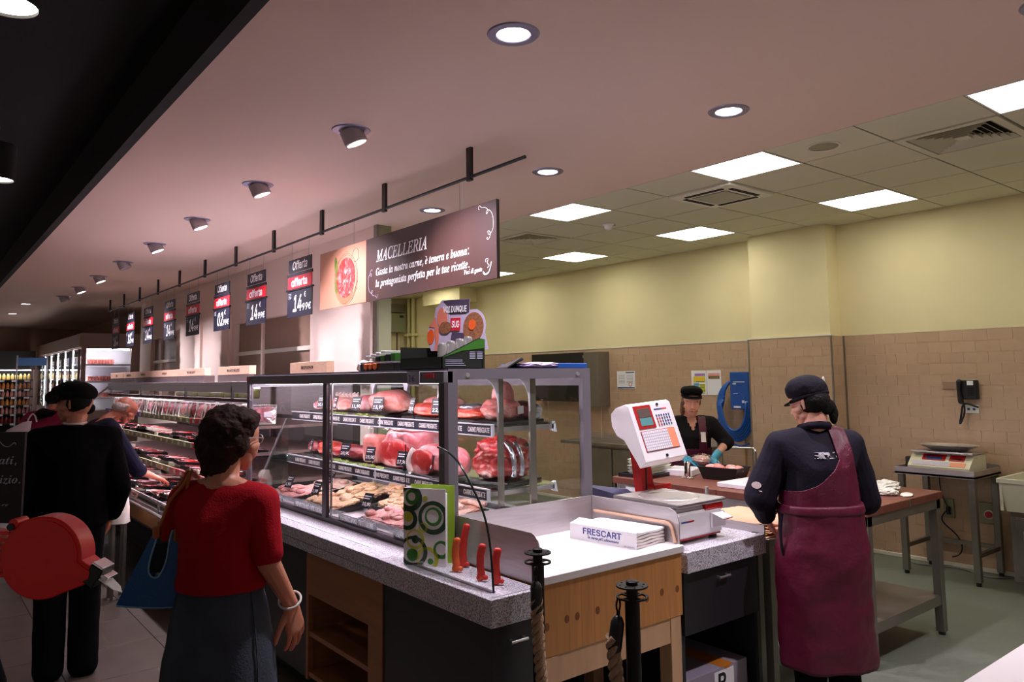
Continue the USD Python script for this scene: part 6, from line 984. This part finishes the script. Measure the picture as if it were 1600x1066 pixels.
def frame(yaw=0, pitch=0, roll=0):
    """Columns right, forward, up after turning the head: yaw to the right, pitch down (+)."""
    f = np.array([math.sin(yaw)*math.cos(pitch), math.cos(yaw)*math.cos(pitch), -math.sin(pitch)]); r = np.array([math.cos(yaw), -math.sin(yaw), 0]); u = np.cross(r, f)
    r2 = math.cos(roll)*r+math.sin(roll)*u; return np.stack([r2, f, np.cross(r2, f)], 1)
def person(label, loc, facing, H, skin, sh=.19, hipw=.16, depth=.11, lean=0., headyaw=0., headpitch=0., headroll=0., arms=None, legs=True, hands=(.5, .5), handn=None, length=.016, hk=1., neckf=0.):
    """Returns (path, joints). Local frame: x right, y forward. arms: ((elbow, wrist), (elbow, wrist)) right then left, local metres."""
    rz = -math.degrees(math.atan2(facing[0], facing[1])); t = T('person', label, 'person', loc=loc, rot=(0, 0, rz), world=False)
    cl, sl = math.cos(lean), math.sin(lean); pv = np.array([0, 0, .53*H])
    def L(x, y, z): p = np.array([x, y, z])-pv; return pv+np.array([p[0], p[1]*cl+p[2]*sl, -p[1]*sl+p[2]*cl])
    J = dict(H=H, L=L, pel=L(0, 0, .53*H), waist=L(0, 0, .62*H), chest=L(0, 0, .735*H), neck=L(0, -.01, .835*H), head=L(0, .02+neckf, .925*H))
    for s, n in ((1, 'r'), (-1, 'l')):
        J['sh'+n] = L(s*sh, 0, .80*H); J['hip'+n] = np.array([s*.085, 0, .50*H]); J['knee'+n] = np.array([s*.09, .02, .28*H]); J['ank'+n] = np.array([s*.09, -.01, .045*H])
    if arms is None: arms = ((np.array([sh+.05, -.03, .60*H]), np.array([sh+.06, .04, .46*H])), (np.array([-sh-.05, -.03, .60*H]), np.array([-sh-.06, .04, .46*H])))
    o = [hull(ball(J['pel'], (hipw, depth, .10)), ball(J['waist'], (hipw*.9, depth*.9, .09))), hull(ball(J['waist'], (hipw*.9, depth*.9, .09)), ball(J['chest'], (sh*.9, depth*1.05, .12))),
         hull(ball(J['chest'], (sh*.9, depth*1.05, .12)), ball(J['shr'], .05), ball(J['shl'], .05), ball(J['neck'], .05))]
    R = frame(headyaw, headpitch+lean*.4, headroll); ho, Q = head(J['head'], R, hk); J['Q'] = Q; J['R'] = R
    o += [hull(ball(J['neck'], .058), ball(J['head']+R@np.array([0, -.02, -.05]), .052))]+ho
    for i, n in enumerate('rl'):
        e, w = map(np.array, arms[i]); J['el'+n], J['wr'+n] = e, w; o += chain([J['sh'+n], e, w], [.05, .040, .026])
        d = unit(w-e); nn = np.array([-1 if n == 'r' else 1, 0., 0.]) if handn is None or handn[i] is None else np.array(handn[i], float)
        dd = d
        if isinstance(hands[i], tuple): cu, dd = hands[i][0], hands[i][1]
        else: cu = hands[i]
        if cu is not None: o += hand(w+unit(dd)*.012, dd, nn, (1 if n == 'r' else -1)*(-1 if True else 1), cu, k=hk)
        if legs: o += chain([J['hip'+n], J['knee'+n], J['ank'+n]], [.082, .055, .038]); o.append(hull(ball(J['ank'+n]+[0, -.02, -.035], .034), ball(J['ank'+n]+[0, .13, -.05], (.036, .05, .022))))
    b = soft(o, length, 8); J['body'] = P(t, 'body', b, skin, smooth=True); J['mesh'] = b; return t, J
def face(t, J, lips=True, brow='hair_dark'):
    Q, R = J['Q'], J['R']
    for s in (1, -1): P(t, 'eye', tm(ball(Q(s*.031, .082, .010), (.011, .006, .006), 10)), 'eye_dark', smooth=True); P(t, 'eyebrow', tm(hull(ball(Q(s*.016, .094, .030), .004, 8), ball(Q(s*.046, .082, .032), .0035, 8))), brow, smooth=True)
    if lips: P(t, 'mouth', tm(hull(ball(Q(.020, .090, -.056), .004, 8), ball(Q(0, .098, -.055), .0055, 8), ball(Q(-.020, .090, -.056), .004, 8))), 'lips', smooth=True)
def cloth(parts, amp=.006, freq=9, seed=1, length=.018, it=10): return ripple(soft(parts, length, it), amp, freq, seed, (1, 1, .7))
def torso(J, sh, hipw, depth, top=.82, add=.014, low=None, arms='full', sleeve=.058, cuff=.04, belly=0.):
    H = J['H']; a = add; L = J['L']
    o = [hull(ball(J['waist'], (hipw*.92+a, depth*.95+a+belly, .09)), ball(J['chest'], (sh*.9+a, depth*1.05+a, .12))), hull(ball(J['chest'], (sh*.9+a, depth*1.05+a, .12)), ball(J['shr'], .05+a), ball(J['shl'], .05+a), ball(J['neck']+[0, 0, -.03], .055+a*.6))]
    lo = J['pel'] if low is None else np.array(low, float); o.append(hull(ball(lo, (hipw+a, depth+a, .09)), ball(J['waist'], (hipw*.92+a, depth*.95+a+belly, .09))))
    for n in 'rl':
        s, e, w = J['sh'+n], J['el'+n], J['wr'+n]
        if arms == 'full': o += chain([s, e, e+(w-e)*.93], [.05+a, sleeve, cuff])
        elif arms == 'half': o += chain([s, s+(e-s)*.84], [.05+a, sleeve])
        elif arms == 'elbow': o += chain([s, e, e+(w-e)*.12], [.05+a, sleeve, sleeve*.96])
    return o
def trousers(J, r1=.098, r2=.075, r3=.062, shoe=True):
    o = []
    for n in 'rl': o += chain([J['hip'+n]+[0, 0, .02], J['knee'+n], J['ank'+n]+[0, 0, -.02]], [r1, r2, r3])
    o.append(hull(ball(J['pel'], (.165, .12, .10)), ball(J['hipr'], .10), ball(J['hipl'], .10))); return o
def shoes(t, J, m='shoe'):
    for n in 'rl': a = J['ank'+n]; P(t, 'shoe', soft([hull(ball(a+[0, -.03, -.03], (.042, .045, .045)), ball(a+[0, .05, -.04], (.045, .06, .036)), ball(a+[0, .14, -.05], (.045, .05, .028)))], .014, 4), m, smooth=True)
def staff_cap(t, J, m, peak=True, dome=(.098, .108, .052), zc=.072, k=1.):
    Q, R = J['Q'], J['R']; c = trimesh.creation.icosphere(4, 1.)
    v = c.vertices.copy(); low = v[:, 2] < 0; v[low, 2] *= .75; v = v*np.array(dome); v[:, :2] *= (1+.10*np.clip(v[:, 2:3]/dome[2], 0, 1)); v[:, 2] += .012*np.clip(v[:, 1:2]/.1, -1, 1)[:, 0]
    c.vertices = (np.array(J['head'])+(R@(v+[0, -.008, zc]).T).T); c = ripple(c, .005, 24, 4); P(t, 'cap', c, m, smooth=True)
    th = np.linspace(0, 2*math.pi, 33); bz = .034 if peak == 'short' else .028; P(t, 'cap_band', loft([(Q(0, -.008, zc-bz-.016), .088, .098), (Q(0, -.008, zc-bz+.02), .091, .101)], 36, False) if False else tube([Q(.084*math.cos(a), -.008+.096*math.sin(a), zc-bz) for a in th[:-1]], .011, 8, True), m, smooth=True)
    if peak:
        a = np.linspace(math.radians(25), math.radians(155), 17); top = []
        inner = [(.088*math.cos(q), .095*math.sin(q)) for q in a]; outer = [(.098*math.cos(q), .030+(.128 if peak != 'short' else .100)*math.sin(q)) for q in a]
        vv = np.array([Q(x, y, zc-.030-(.022 if peak != 'short' else .008)*(k_ > 0)) for k_, l in enumerate((inner, outer)) for x, y in l]); n = len(a); f = []
        dn = R@np.array([0, 0, -.005]); vv = np.vstack([vv, vv+dn])
        for i in range(n-1): f += [[i, i+1, n+i+1], [i, n+i+1, n+i], [2*n+i, 3*n+i+1, 2*n+i+1], [2*n+i, 3*n+i, 3*n+i+1], [n+i, n+i+1, 3*n+i+1], [n+i, 3*n+i+1, 3*n+i]]
        P(t, 'cap_peak', trimesh.Trimesh(vv, np.array(f), process=False), m, smooth=40)
def hair(t, J, m, blobs, cut=None, amp=.008, freq=40, length=.009, name='hair'):
    Q = J['Q']; o = [ball(Q(*c), np.array(r), 18) for c, r in blobs]; u = union(o)
    for c, r in (cut or []): u = u-ball(Q(*c), np.array(r), 18)
    h = tm(u.refine_to_length(length)); h.merge_vertices(); trimesh.smoothing.filter_taubin(h, .5, .53, 6); P(t, name, ripple(h, amp, freq, 3), m, smooth=True); return h

# ---- 1 woman in red at the glass case
SH = .150
t, J = person('person in a red sweater and grey denim skirt, back turned, handbag on left shoulder', (.895, 2.79, 0), (.80, .60), 1.655, 'skin', sh=SH, hipw=.155, depth=.115, headyaw=math.radians(16), headpitch=.08, neckf=.025,
    arms=((np.array([.185, .0, 1.12]), np.array([.215, .10, .955])), (np.array([-.21, .01, 1.12]), np.array([-.19, .19, 1.10]))), hands=((.42, np.array([.12, .20, -.97])), .6), handn=(np.array([-.9, .25, 0]), None), length=.012)
b = cloth(torso(J, SH, .155, .115, arms='half', sleeve=.056, low=(0, 0, 1.05), add=.016, belly=.010), .006, 11, 2, .012)
b.vertices[:, 2] = np.maximum(b.vertices[:, 2], 1.03); P(t, 'sweater', b, 'sweater_red', smooth=True)
def skirt(rings, amp, n=9, seed=0, m=56):
    s = loft(rings, m); v = s.vertices; z0, z1 = v[:, 2].min(), v[:, 2].max(); w = np.clip((z1-v[:, 2])/(z1-z0), 0, 1)**1.3; th = np.arctan2(v[:, 1], v[:, 0]); k = 1+w*amp*(np.sin(th*n+seed+1.3*np.sin(th*2))*.6+np.sin(th*(n*1.7)+2+seed)*.4); v[:, :2] *= k[:, None]; s.vertices = v; return s
zs_ = np.linspace(.20, 1.05, 28); rg = [((0, 0, z), np.interp(z, [.2, .5, .8, .95, 1.05], [.235, .215, .195, .172, .150]), np.interp(z, [.2, .5, .8, .95, 1.05], [.225, .195, .155, .130, .110])) for z in zs_]
P(t, 'skirt', ripple(skirt(rg, .07, 7), .006, 9, 5), 'skirt_denim', smooth=True); P(t, 'seam', tube([(rg[i][1]*math.cos(-.35)*1.01, rg[i][2]*math.sin(-.35)*1.01, rg[i][0][2]) for i in range(2, 28)], .003, 5), 'skirt_denim'); shoes(t, J)
hair(t, J, 'hair_brown', [((0, -.025, .045), (.094, .104, .088)), ((0, -.055, -.02), (.090, .068, .085)), ((.035, .0, .070), (.062, .075, .055)), ((-.04, .0, .065), (.058, .078, .058)), ((0, .035, .085), (.068, .055, .040)), ((.062, -.02, .0), (.034, .045, .06)), ((-.062, -.02, .0), (.036, .045, .06)), ((0, -.06, -.09), (.062, .040, .045))], [((0, .14, -.02), (.07, .10, .085))], .010, 42, .006)
face(t, J); Q = J['Q']
P(t, 'glasses', [tube([Q(s*.035+.022*math.cos(q), .098-.006*abs(s), .010+.018*math.sin(q)) for q in np.linspace(0, 6.28, 20)], .002, 5) for s in (1, -1)]+[tube([Q(s*.057, .094, .014), Q(s*.082, .03, .016), Q(s*.085, -.02, .012)], .002, 5) for s in (1, -1)], 'steel')
w = J['wrr']; dv = unit(np.array([.12, .20, -.97])); e1 = unit(np.cross(dv, [0, 1, .1])); e2 = np.cross(dv, e1); P(t, 'bracelet', tube([w-dv*.012+.038*(math.cos(q)*e1+math.sin(q)*e2)+dv*.016*math.sin(q+.6) for q in np.linspace(0, 2*math.pi, 40)[:-1]], .0045, 8, True), 'plate_white', 'white bangle', smooth=True)
# handbag on her left shoulder
ho = np.array([.694, 2.945, .985]); hx_ = unit([.92, -.39, 0]); hy_ = np.array([0, 0, 1.]); hz_ = np.cross(hx_, hy_)      # hz_ points towards the camera
t = T('handbag', 'blue tote bag with pale piping and tan straps hanging from the left shoulder', 'handbag', loc=tuple(ho), world=True)
def hpl(poly, z0, z1): return place(prism(poly, z1-z0).apply_translation((0, 0, z0)), ho, hx_, hy_)
cutp = [(.032, .253), (.020, .19), (.006, .125), (.012, .095), (.030, .086), (.048, .105), (.066, .17), (.080, .245)]
low = Polygon([(-.094, .004), (-.07, -.004), (0, -.012), (.085, -.022), (.098, -.014), (.102, .09), (-.052, .09)])
pan = Polygon([(-.094, .004), (-.07, -.004), (0, -.012), (.085, -.022), (.098, -.014), (.106, .10), (.104, .235)]+cutp[::-1]+[(.022, .25), (-.02, .16), (-.06, .08)])
lowm = hpl(low.buffer(-.004).buffer(.004), -.045, .045); P(t, 'bag_body', ripple(lowm.subdivide_to_size(.02), .004, 12, 8), 'handbag_blue', smooth=50)
for sz in (1, -1):
    pm = hpl(pan.buffer(-.004).buffer(.004), sz*.046-.003, sz*.046+.003); P(t, 'panel', pm, 'handbag_blue'); P(t, 'piping', tube([ho+hx_*x+hy_*y+hz_*(sz*.0505) for x, y in spline([(a, b, 0) for a, b in cutp], 40)[:, :2]], .0035, 6), 'handbag_edge', 'pale blue piping', smooth=True)
P(t, 'piping', tube([ho+hx_*x+hy_*y+hz_*.05 for x, y in spline([(-.092, .003, 0), (-.03, -.008, 0), (.03, -.015, 0), (.092, -.018, 0)], 20)[:, :2]], .003, 6), 'handbag_edge', smooth=True); P(t, 'lining', hpl(Polygon([(-.03, .10), (.10, .10), (.10, .20), (.0, .20)]), -.035, .035), 'handbag_in')
top = np.array([.79, 2.862, 1.425])
for sz in (1, -1):
    l_ = ho+hx_*.026+hy_*.25+hz_*sz*.048; r_2 = ho+hx_*.094+hy_*.236+hz_*sz*.048; q = top+hz_*sz*.010+hx_*(.012 if sz > 0 else -.004); e_ = q-hz_*.13-hy_*.03+hx_*.015
    for a_, mid in ((l_, l_*.5+q*.5+hx_*(-.012)), (r_2, r_2*.5+q*.5+hx_*.004)):
        P(t, 'strap', tube(spline([a_, a_*.8+q*.2, mid, a_*.2+q*.8, q, q*.5+e_*.5+hy_*.008, e_], 40), .0062, 8), 'leather_tan', 'tan leather strap', smooth=True); P(t, 'strap_tab', box(a_[0]-.011, a_[0]+.011, a_[1]-.008, a_[1]+.008, a_[2]-.03, a_[2]+.012, .004), 'leather_tan')
    P(t, 'ring', tube([r_2+.011*np.array([math.cos(k)*hx_[0], math.cos(k)*hx_[1], math.sin(k)]) for k in np.linspace(0, 6.28, 14)], .003, 6), 'chrome', smooth=True)

# ---- 2 man in black with cap
t, J = person('person all in black with a peaked black cap, seen from behind, at left', (.81, 5.36, 0), (.10, 1.0), 1.75, 'skin', sh=.185, hipw=.17, depth=.13, headyaw=math.radians(-62), headpitch=.05,
    arms=((np.array([.25, -.02, 1.10]), np.array([.225, .10, .92])), (np.array([-.25, -.02, 1.10]), np.array([-.225, .10, .92]))), hands=(.5, .5))
b = cloth(torso(J, .185, .17, .13, add=.035, sleeve=.075, cuff=.06, low=(0, 0, .90)), .010, 8, 6); P(t, 'jacket', b, 'cloth_black', smooth=True)
P(t, 'collar', soft(chain([J['neck']+[-.05, -.03, .005], J['neck']+[0, -.05, .015], J['neck']+[.05, -.03, .005]], [.022, .026, .022], 10), .01, 4), 'cloth_black', smooth=True); P(t, 'shirt_collar', tube([J['neck']+[.06*math.cos(q), -.01+.062*math.sin(q), .045+.004*math.sin(q)] for q in np.linspace(0, 6.28, 30)[:-1]], .007, 8, True), 'emblem', 'pale shirt collar', smooth=True)
P(t, 'trousers', cloth(trousers(J, .105, .088, .085), .008, 9, 3), 'trouser_black', smooth=True); shoes(t, J)
hair(t, J, 'hair_dark', [((0, -.020, .02), (.080, .094, .086)), ((0, -.060, -.03), (.056, .028, .040))], [((0, .13, -.03), (.085, .10, .10))], .0015, 40); staff_cap(t, J, 'cap_black', True, (.108, .116, .076), .068)
# ---- 3 old man bending into the chiller
t, J = person('person with thinning white hair in a dark blue shirt, bending over the chiller', (1.10, 7.62, 0), (.98, .12), 1.80, 'skin_old', sh=.20, hipw=.165, depth=.12, lean=.62, headyaw=0., headpitch=.42, neckf=.04,
    arms=((np.array([.24, .50, .97]), np.array([.16, .68, .885])), (np.array([-.24, .36, .92]), np.array([-.2, .5, .80]))), hands=(.35, .5), handn=(np.array([0, 0, -1.]), None))
P(t, 'shirt', cloth(torso(J, .20, .165, .12, add=.024, arms='elbow', sleeve=.066), .008, 9, 7), 'shirt_blue', smooth=True); P(t, 'trousers', cloth(trousers(J, .105, .085, .075), .007, 9, 4), 'trouser_black', smooth=True); shoes(t, J)
hair(t, J, 'hair_white', [((0, -.045, .0), (.088, .075, .055)), ((0, -.03, .025), (.0895, .055, .04))], [((0, .12, -.02), (.09, .11, .12)), ((0, .0, .12), (.062, .10, .075))], .003, 50); face(t, J, True, 'hair_white')
# ---- 4 person in magenta jacket beyond the man in black
t, J = person('person in a magenta jacket partly hidden behind the man in black', (.92, 8.35, 0), (.80, .60), 1.80, 'skin', sh=.21, hipw=.165, depth=.135, lean=.42, headyaw=.3, headpitch=.6)
P(t, 'jacket', cloth(torso(J, .21, .165, .135, add=.04, sleeve=.075, cuff=.055), .012, 8, 9), 'jacket_magenta', smooth=True); P(t, 'hood', soft(chain([J['neck']+[-.09, -.07, -.02], J['neck']+[0, -.11, .0], J['neck']+[.09, -.07, -.02]], [.05, .06, .05], 12), .016, 5), 'cap_black', 'dark hood', smooth=True); P(t, 'trousers', cloth(trousers(J), .007, 9, 5), 'trouser_black', smooth=True); shoes(t, J)
hair(t, J, 'hair_dark', [((0, -.03, .035), (.098, .108, .098)), ((0, -.06, -.04), (.09, .06, .075))], [((0, .14, -.03), (.08, .10, .09))], .006, 40); face(t, J)
t = T('shopping_bag', 'pale translucent plastic shopping bag hanging at left beside the magenta jacket', 'bag', loc=(.74, 7.95, 1.08), world=False); P(t, 'bag_body', ripple(loft([((0, 0, 0), .08, .06), ((0, 0, .03), .125, .08), ((0, 0, .16), .13, .085), ((.03, 0, .27), .09, .06), ((.09, -.02, .34), .035, .03)], 32), .02, 12, 3), 'plastic_clear_bag', smooth=60); P(t, 'handle', tube(spline([(.09, -.02, .33), (.13, -.02, .40), (.16, -.04, .33)], 14), .007, 6), 'plastic_clear_bag')
# ---- 5 shop assistant in a maroon apron, from behind
t, J = person('person in a maroon apron over a dark navy shirt and dark cap, seen from behind', (3.70, 2.12, 0), (.56, .83), 1.72, 'skin_pale', sh=.185, hipw=.185, depth=.135, lean=.05, headyaw=math.radians(-38), headpitch=.28,
    arms=((np.array([.275, .05, 1.085]), np.array([.15, .25, 1.04])), (np.array([-.30, .04, 1.12]), np.array([-.215, .17, 1.00]))), hands=(.5, .5), length=.014)
b = cloth(torso(J, .185, .175, .135, add=.03, sleeve=.082, cuff=.055), .009, 9, 12, .015); P(t, 'shirt', b, 'shirt_navy', smooth=True)
L = J['L']
def mask(c, n):
    x, y, z = c.T; zb = 1.155+.20*np.clip((x+.20)/.27, 0, 1)**2.2-np.clip(x-.10, 0, 1)*2.2; core = np.abs(x) < .205
    strap = (x > .045+.10*np.clip(1.40-z, 0, .2)*-.2) & (x < .135) & (z > 1.15) & (z < 1.50) & (y < .05); return ((z < zb) & core & (z > 1.02) & (y < .11)) | strap
bf = b.subdivide_to_size(.007) if hasattr(b, 'subdivide_to_size') else b
P(t, 'shirt_print', patch(bf, lambda c, n: (c[:, 1] < 0) & (np.abs(c[:, 0]+.015) < .055) & (np.abs(c[:, 2]-1.335+.05*np.clip(-c[:, 0]-.02, 0, 1)) < .016) & (meshkit.fbm(c*70, 2, 4) > .52), .004, .003), 'case_metal', 'pale worn print on the back of the shirt', smooth=True)
P(t, 'apron_back', patch(bf, mask, .010, .006), 'apron_maroon', 'maroon apron back with one strap over the right shoulder', smooth=True)
zs_ = np.linspace(.29, 1.085, 44); rg = [((0, .0, z), np.interp(z, [.23, .6, .85, 1.0, 1.085], [.232, .230, .228, .208, .204]), np.interp(z, [.23, .6, .85, 1.0, 1.085], [.185, .18, .190, .170, .162]), .8) for z in zs_]
ap = ripple(ripple(skirt(rg, .06, 4, 2, 96), .016, 4, 9, (1, 1, 1.6)), .006, 14, 2, (1, 1, .5)); P(t, 'apron_skirt', ap, 'apron_maroon', 'long wrapped maroon apron', smooth=True)
P(t, 'apron_tie', loft([((0, 0, 1.045), .210, .170, .8), ((0, 0, 1.052), .214, .174, .8), ((0, 0, 1.078), .212, .171, .8), ((0, 0, 1.085), .206, .165, .8)], 64, False), 'apron_maroon', smooth=50); P(t, 'tie_end', tube(spline([(-.215, -.03, 1.04), (-.235, -.05, .95), (-.225, -.05, .84)], 14), .007, 6), 'cap_navy')
P(t, 'trousers', cloth(trousers(J, .10, .082, .078), .006, 9, 5), 'trouser_black', smooth=True); shoes(t, J)
P(t, 'collar', soft(chain([J['neck']+[-.07, .01, .03], J['neck']+[-.05, -.05, .045], J['neck']+[.0, -.07, .05], J['neck']+[.05, -.05, .045], J['neck']+[.07, .01, .03]], [.020]*5, 10), .01, 4), 'shirt_navy', smooth=True)
hair(t, J, 'hair_dark', [((0, -.025, .01), (.084, .096, .08)), ((0, -.075, -.035), (.058, .03, .045)), ((.045, -.085, -.08), (.024, .022, .055))], [((0, .13, -.03), (.095, .11, .11))], .003, 40); staff_cap(t, J, 'cap_navy', 'short', (.097, .107, .088), .066)
Q = J['Q']; R_ = J['R']; em = tm(ball((0, 0, 0), (.012, .004, .018), 12)); P(t, 'cap_emblem', em.apply_transform(trimesh.transformations.rotation_matrix(.5, [0, 0, 1])).apply_translation(Q(.066, -.084, .105)), 'plate_white', 'small white badge on the cap', smooth=True)
el_ = J['ell']; s_ = J['shl']; ac = s_+(el_-s_)*.78; out = unit([-.75, -.66, .1]); P(t, 'sleeve_emblem', [place(prism(affinity.scale(Point(0, 0).buffer(.022, 20), 1.2, .8), .002), ac+out*.083, unit(np.cross([0, 0, 1.], out)), (0, 0, 1)), place(prism(Polygon([(-.035, -.032), (.03, -.032), (.025, -.026), (-.03, -.026)]), .002), ac+out*.083, unit(np.cross([0, 0, 1.], out)), (0, 0, 1))], 'emblem', 'pale emblem on the left sleeve')
# ---- 6 shop assistant facing the camera at the work table
t, J = person('person in black shirt, black cap and blue gloves working across the work table', (5.70, 4.52, 0), (-.66, -.75), 1.62, 'skin_pale', sh=.18, hipw=.17, depth=.12, lean=.12, headyaw=math.radians(4), headpitch=.10, headroll=.05, neckf=.02,
    arms=((np.array([.285, .15, 1.09]), np.array([.13, .36, 1.025])), (np.array([-.31, .10, 1.13]), np.array([-.14, .35, 1.02]))), hands=((.35, np.array([-.75, .6, -.25])), (.35, np.array([.4, .85, -.35]))), handn=(np.array([-.2, -.2, -1]), np.array([.2, -.2, -1])), length=.014)
b = cloth(torso(J, .18, .17, .12, add=.026, arms='elbow', sleeve=.068), .009, 9, 15, .015); P(t, 'shirt', b, 'shirt_black', smooth=True)
P(t, 'apron_front', patch(b, lambda c, n: (c[:, 1] > .0) & (np.abs(c[:, 0]) < .19) & ((c[:, 2] < 1.08) | ((np.abs(c[:, 0]-(-.085)) < .035) & (c[:, 2] < 1.36))) & (c[:, 2] > .8), .010, .006), 'apron_maroon', 'maroon apron with one strap', smooth=True)
zs_ = np.linspace(.35, 1.02, 20); P(t, 'apron_skirt', ripple(skirt([((0, .02, z), .205, .16) for z in zs_], .04, 5, 1), .006, 6, 3), 'apron_maroon', smooth=True); P(t, 'trousers', cloth(trousers(J), .006, 9, 6), 'trouser_black', smooth=True); shoes(t, J)
P(t, 'collar', soft(chain([J['neck']+[-.065, .03, .0], J['neck']+[-.05, -.04, .03], J['neck']+[.05, -.04, .03], J['neck']+[.065, .03, .0]], [.018]*4, 10)+[hull(ball(J['neck']+[s*.065, .03, .0], .018, 10), ball(J['neck']+[s*.055, .085, -.075], .012, 10)) for s in (1, -1)], .01, 3), 'shirt_black', smooth=True)
P(t, 'open_neck', patch(b, lambda c, n: (c[:, 1] > .03) & (c[:, 2] > 1.235) & (np.abs(c[:, 0]) < .045*np.clip((c[:, 2]-1.235)/.10, 0, 1)) & (c[:, 2] < 1.36), .004, .003), 'skin', 'skin at the open collar', smooth=True)
P(t, 'name_badge', place(box(-.022, .022, -.045, .045, 0, .003, .001), L_ if False else (J['chest']+np.array([-.085, .150, .0])), (1, .0, 0), (0, -.2, 1)), 'badge', 'white name card')
hair(t, J, 'hair_ginger', [((0, -.022, .015), (.090, .100, .09)), ((0, -.085, -.035), (.06, .045, .06)), ((.075, -.01, -.03), (.022, .03, .06)), ((.06, -.08, -.09), (.03, .03, .06))], [((0, .125, -.03), (.082, .105, .11))], .005, 40); staff_cap(t, J, 'cap_black', 'short', (.100, .108, .060), .104); face(t, J, True, 'hair_ginger')
for n, dd, nn, sd in (('r', (-.75, .6, -.25), (-.2, -.2, -1), -1), ('l', (.4, .85, -.35), (.2, -.2, -1), 1)):
    w = J['wr'+n]; e = J['el'+n]; g_ = hand(w+unit(dd)*.012, dd, np.array(nn, float), sd, .35, k=1.0, fat=1.16)+chain([e+(w-e)*.72, w+unit(dd)*.02], [.038, .032], 12); P(t, 'glove', ripple(soft(g_, .009, 4), .002, 40, 3), 'glove_blue', 'pale blue glove', smooth=True)
t = T('meat_bag', 'clear bag of pale meat held in the blue gloves over the work table', 'bag of meat', loc=(5.43, 4.20, .965), world=False); P(t, 'bag_body', ripple(lump((.16, .20, .10), 31, 2.3, .25, 5.), .006, 40, 2), 'film', smooth=60); P(t, 'meat', lump((.13, .16, .08), 32, 2.3, .2, 5.).apply_translation((0, 0, .008)), 'sausage', smooth=60)
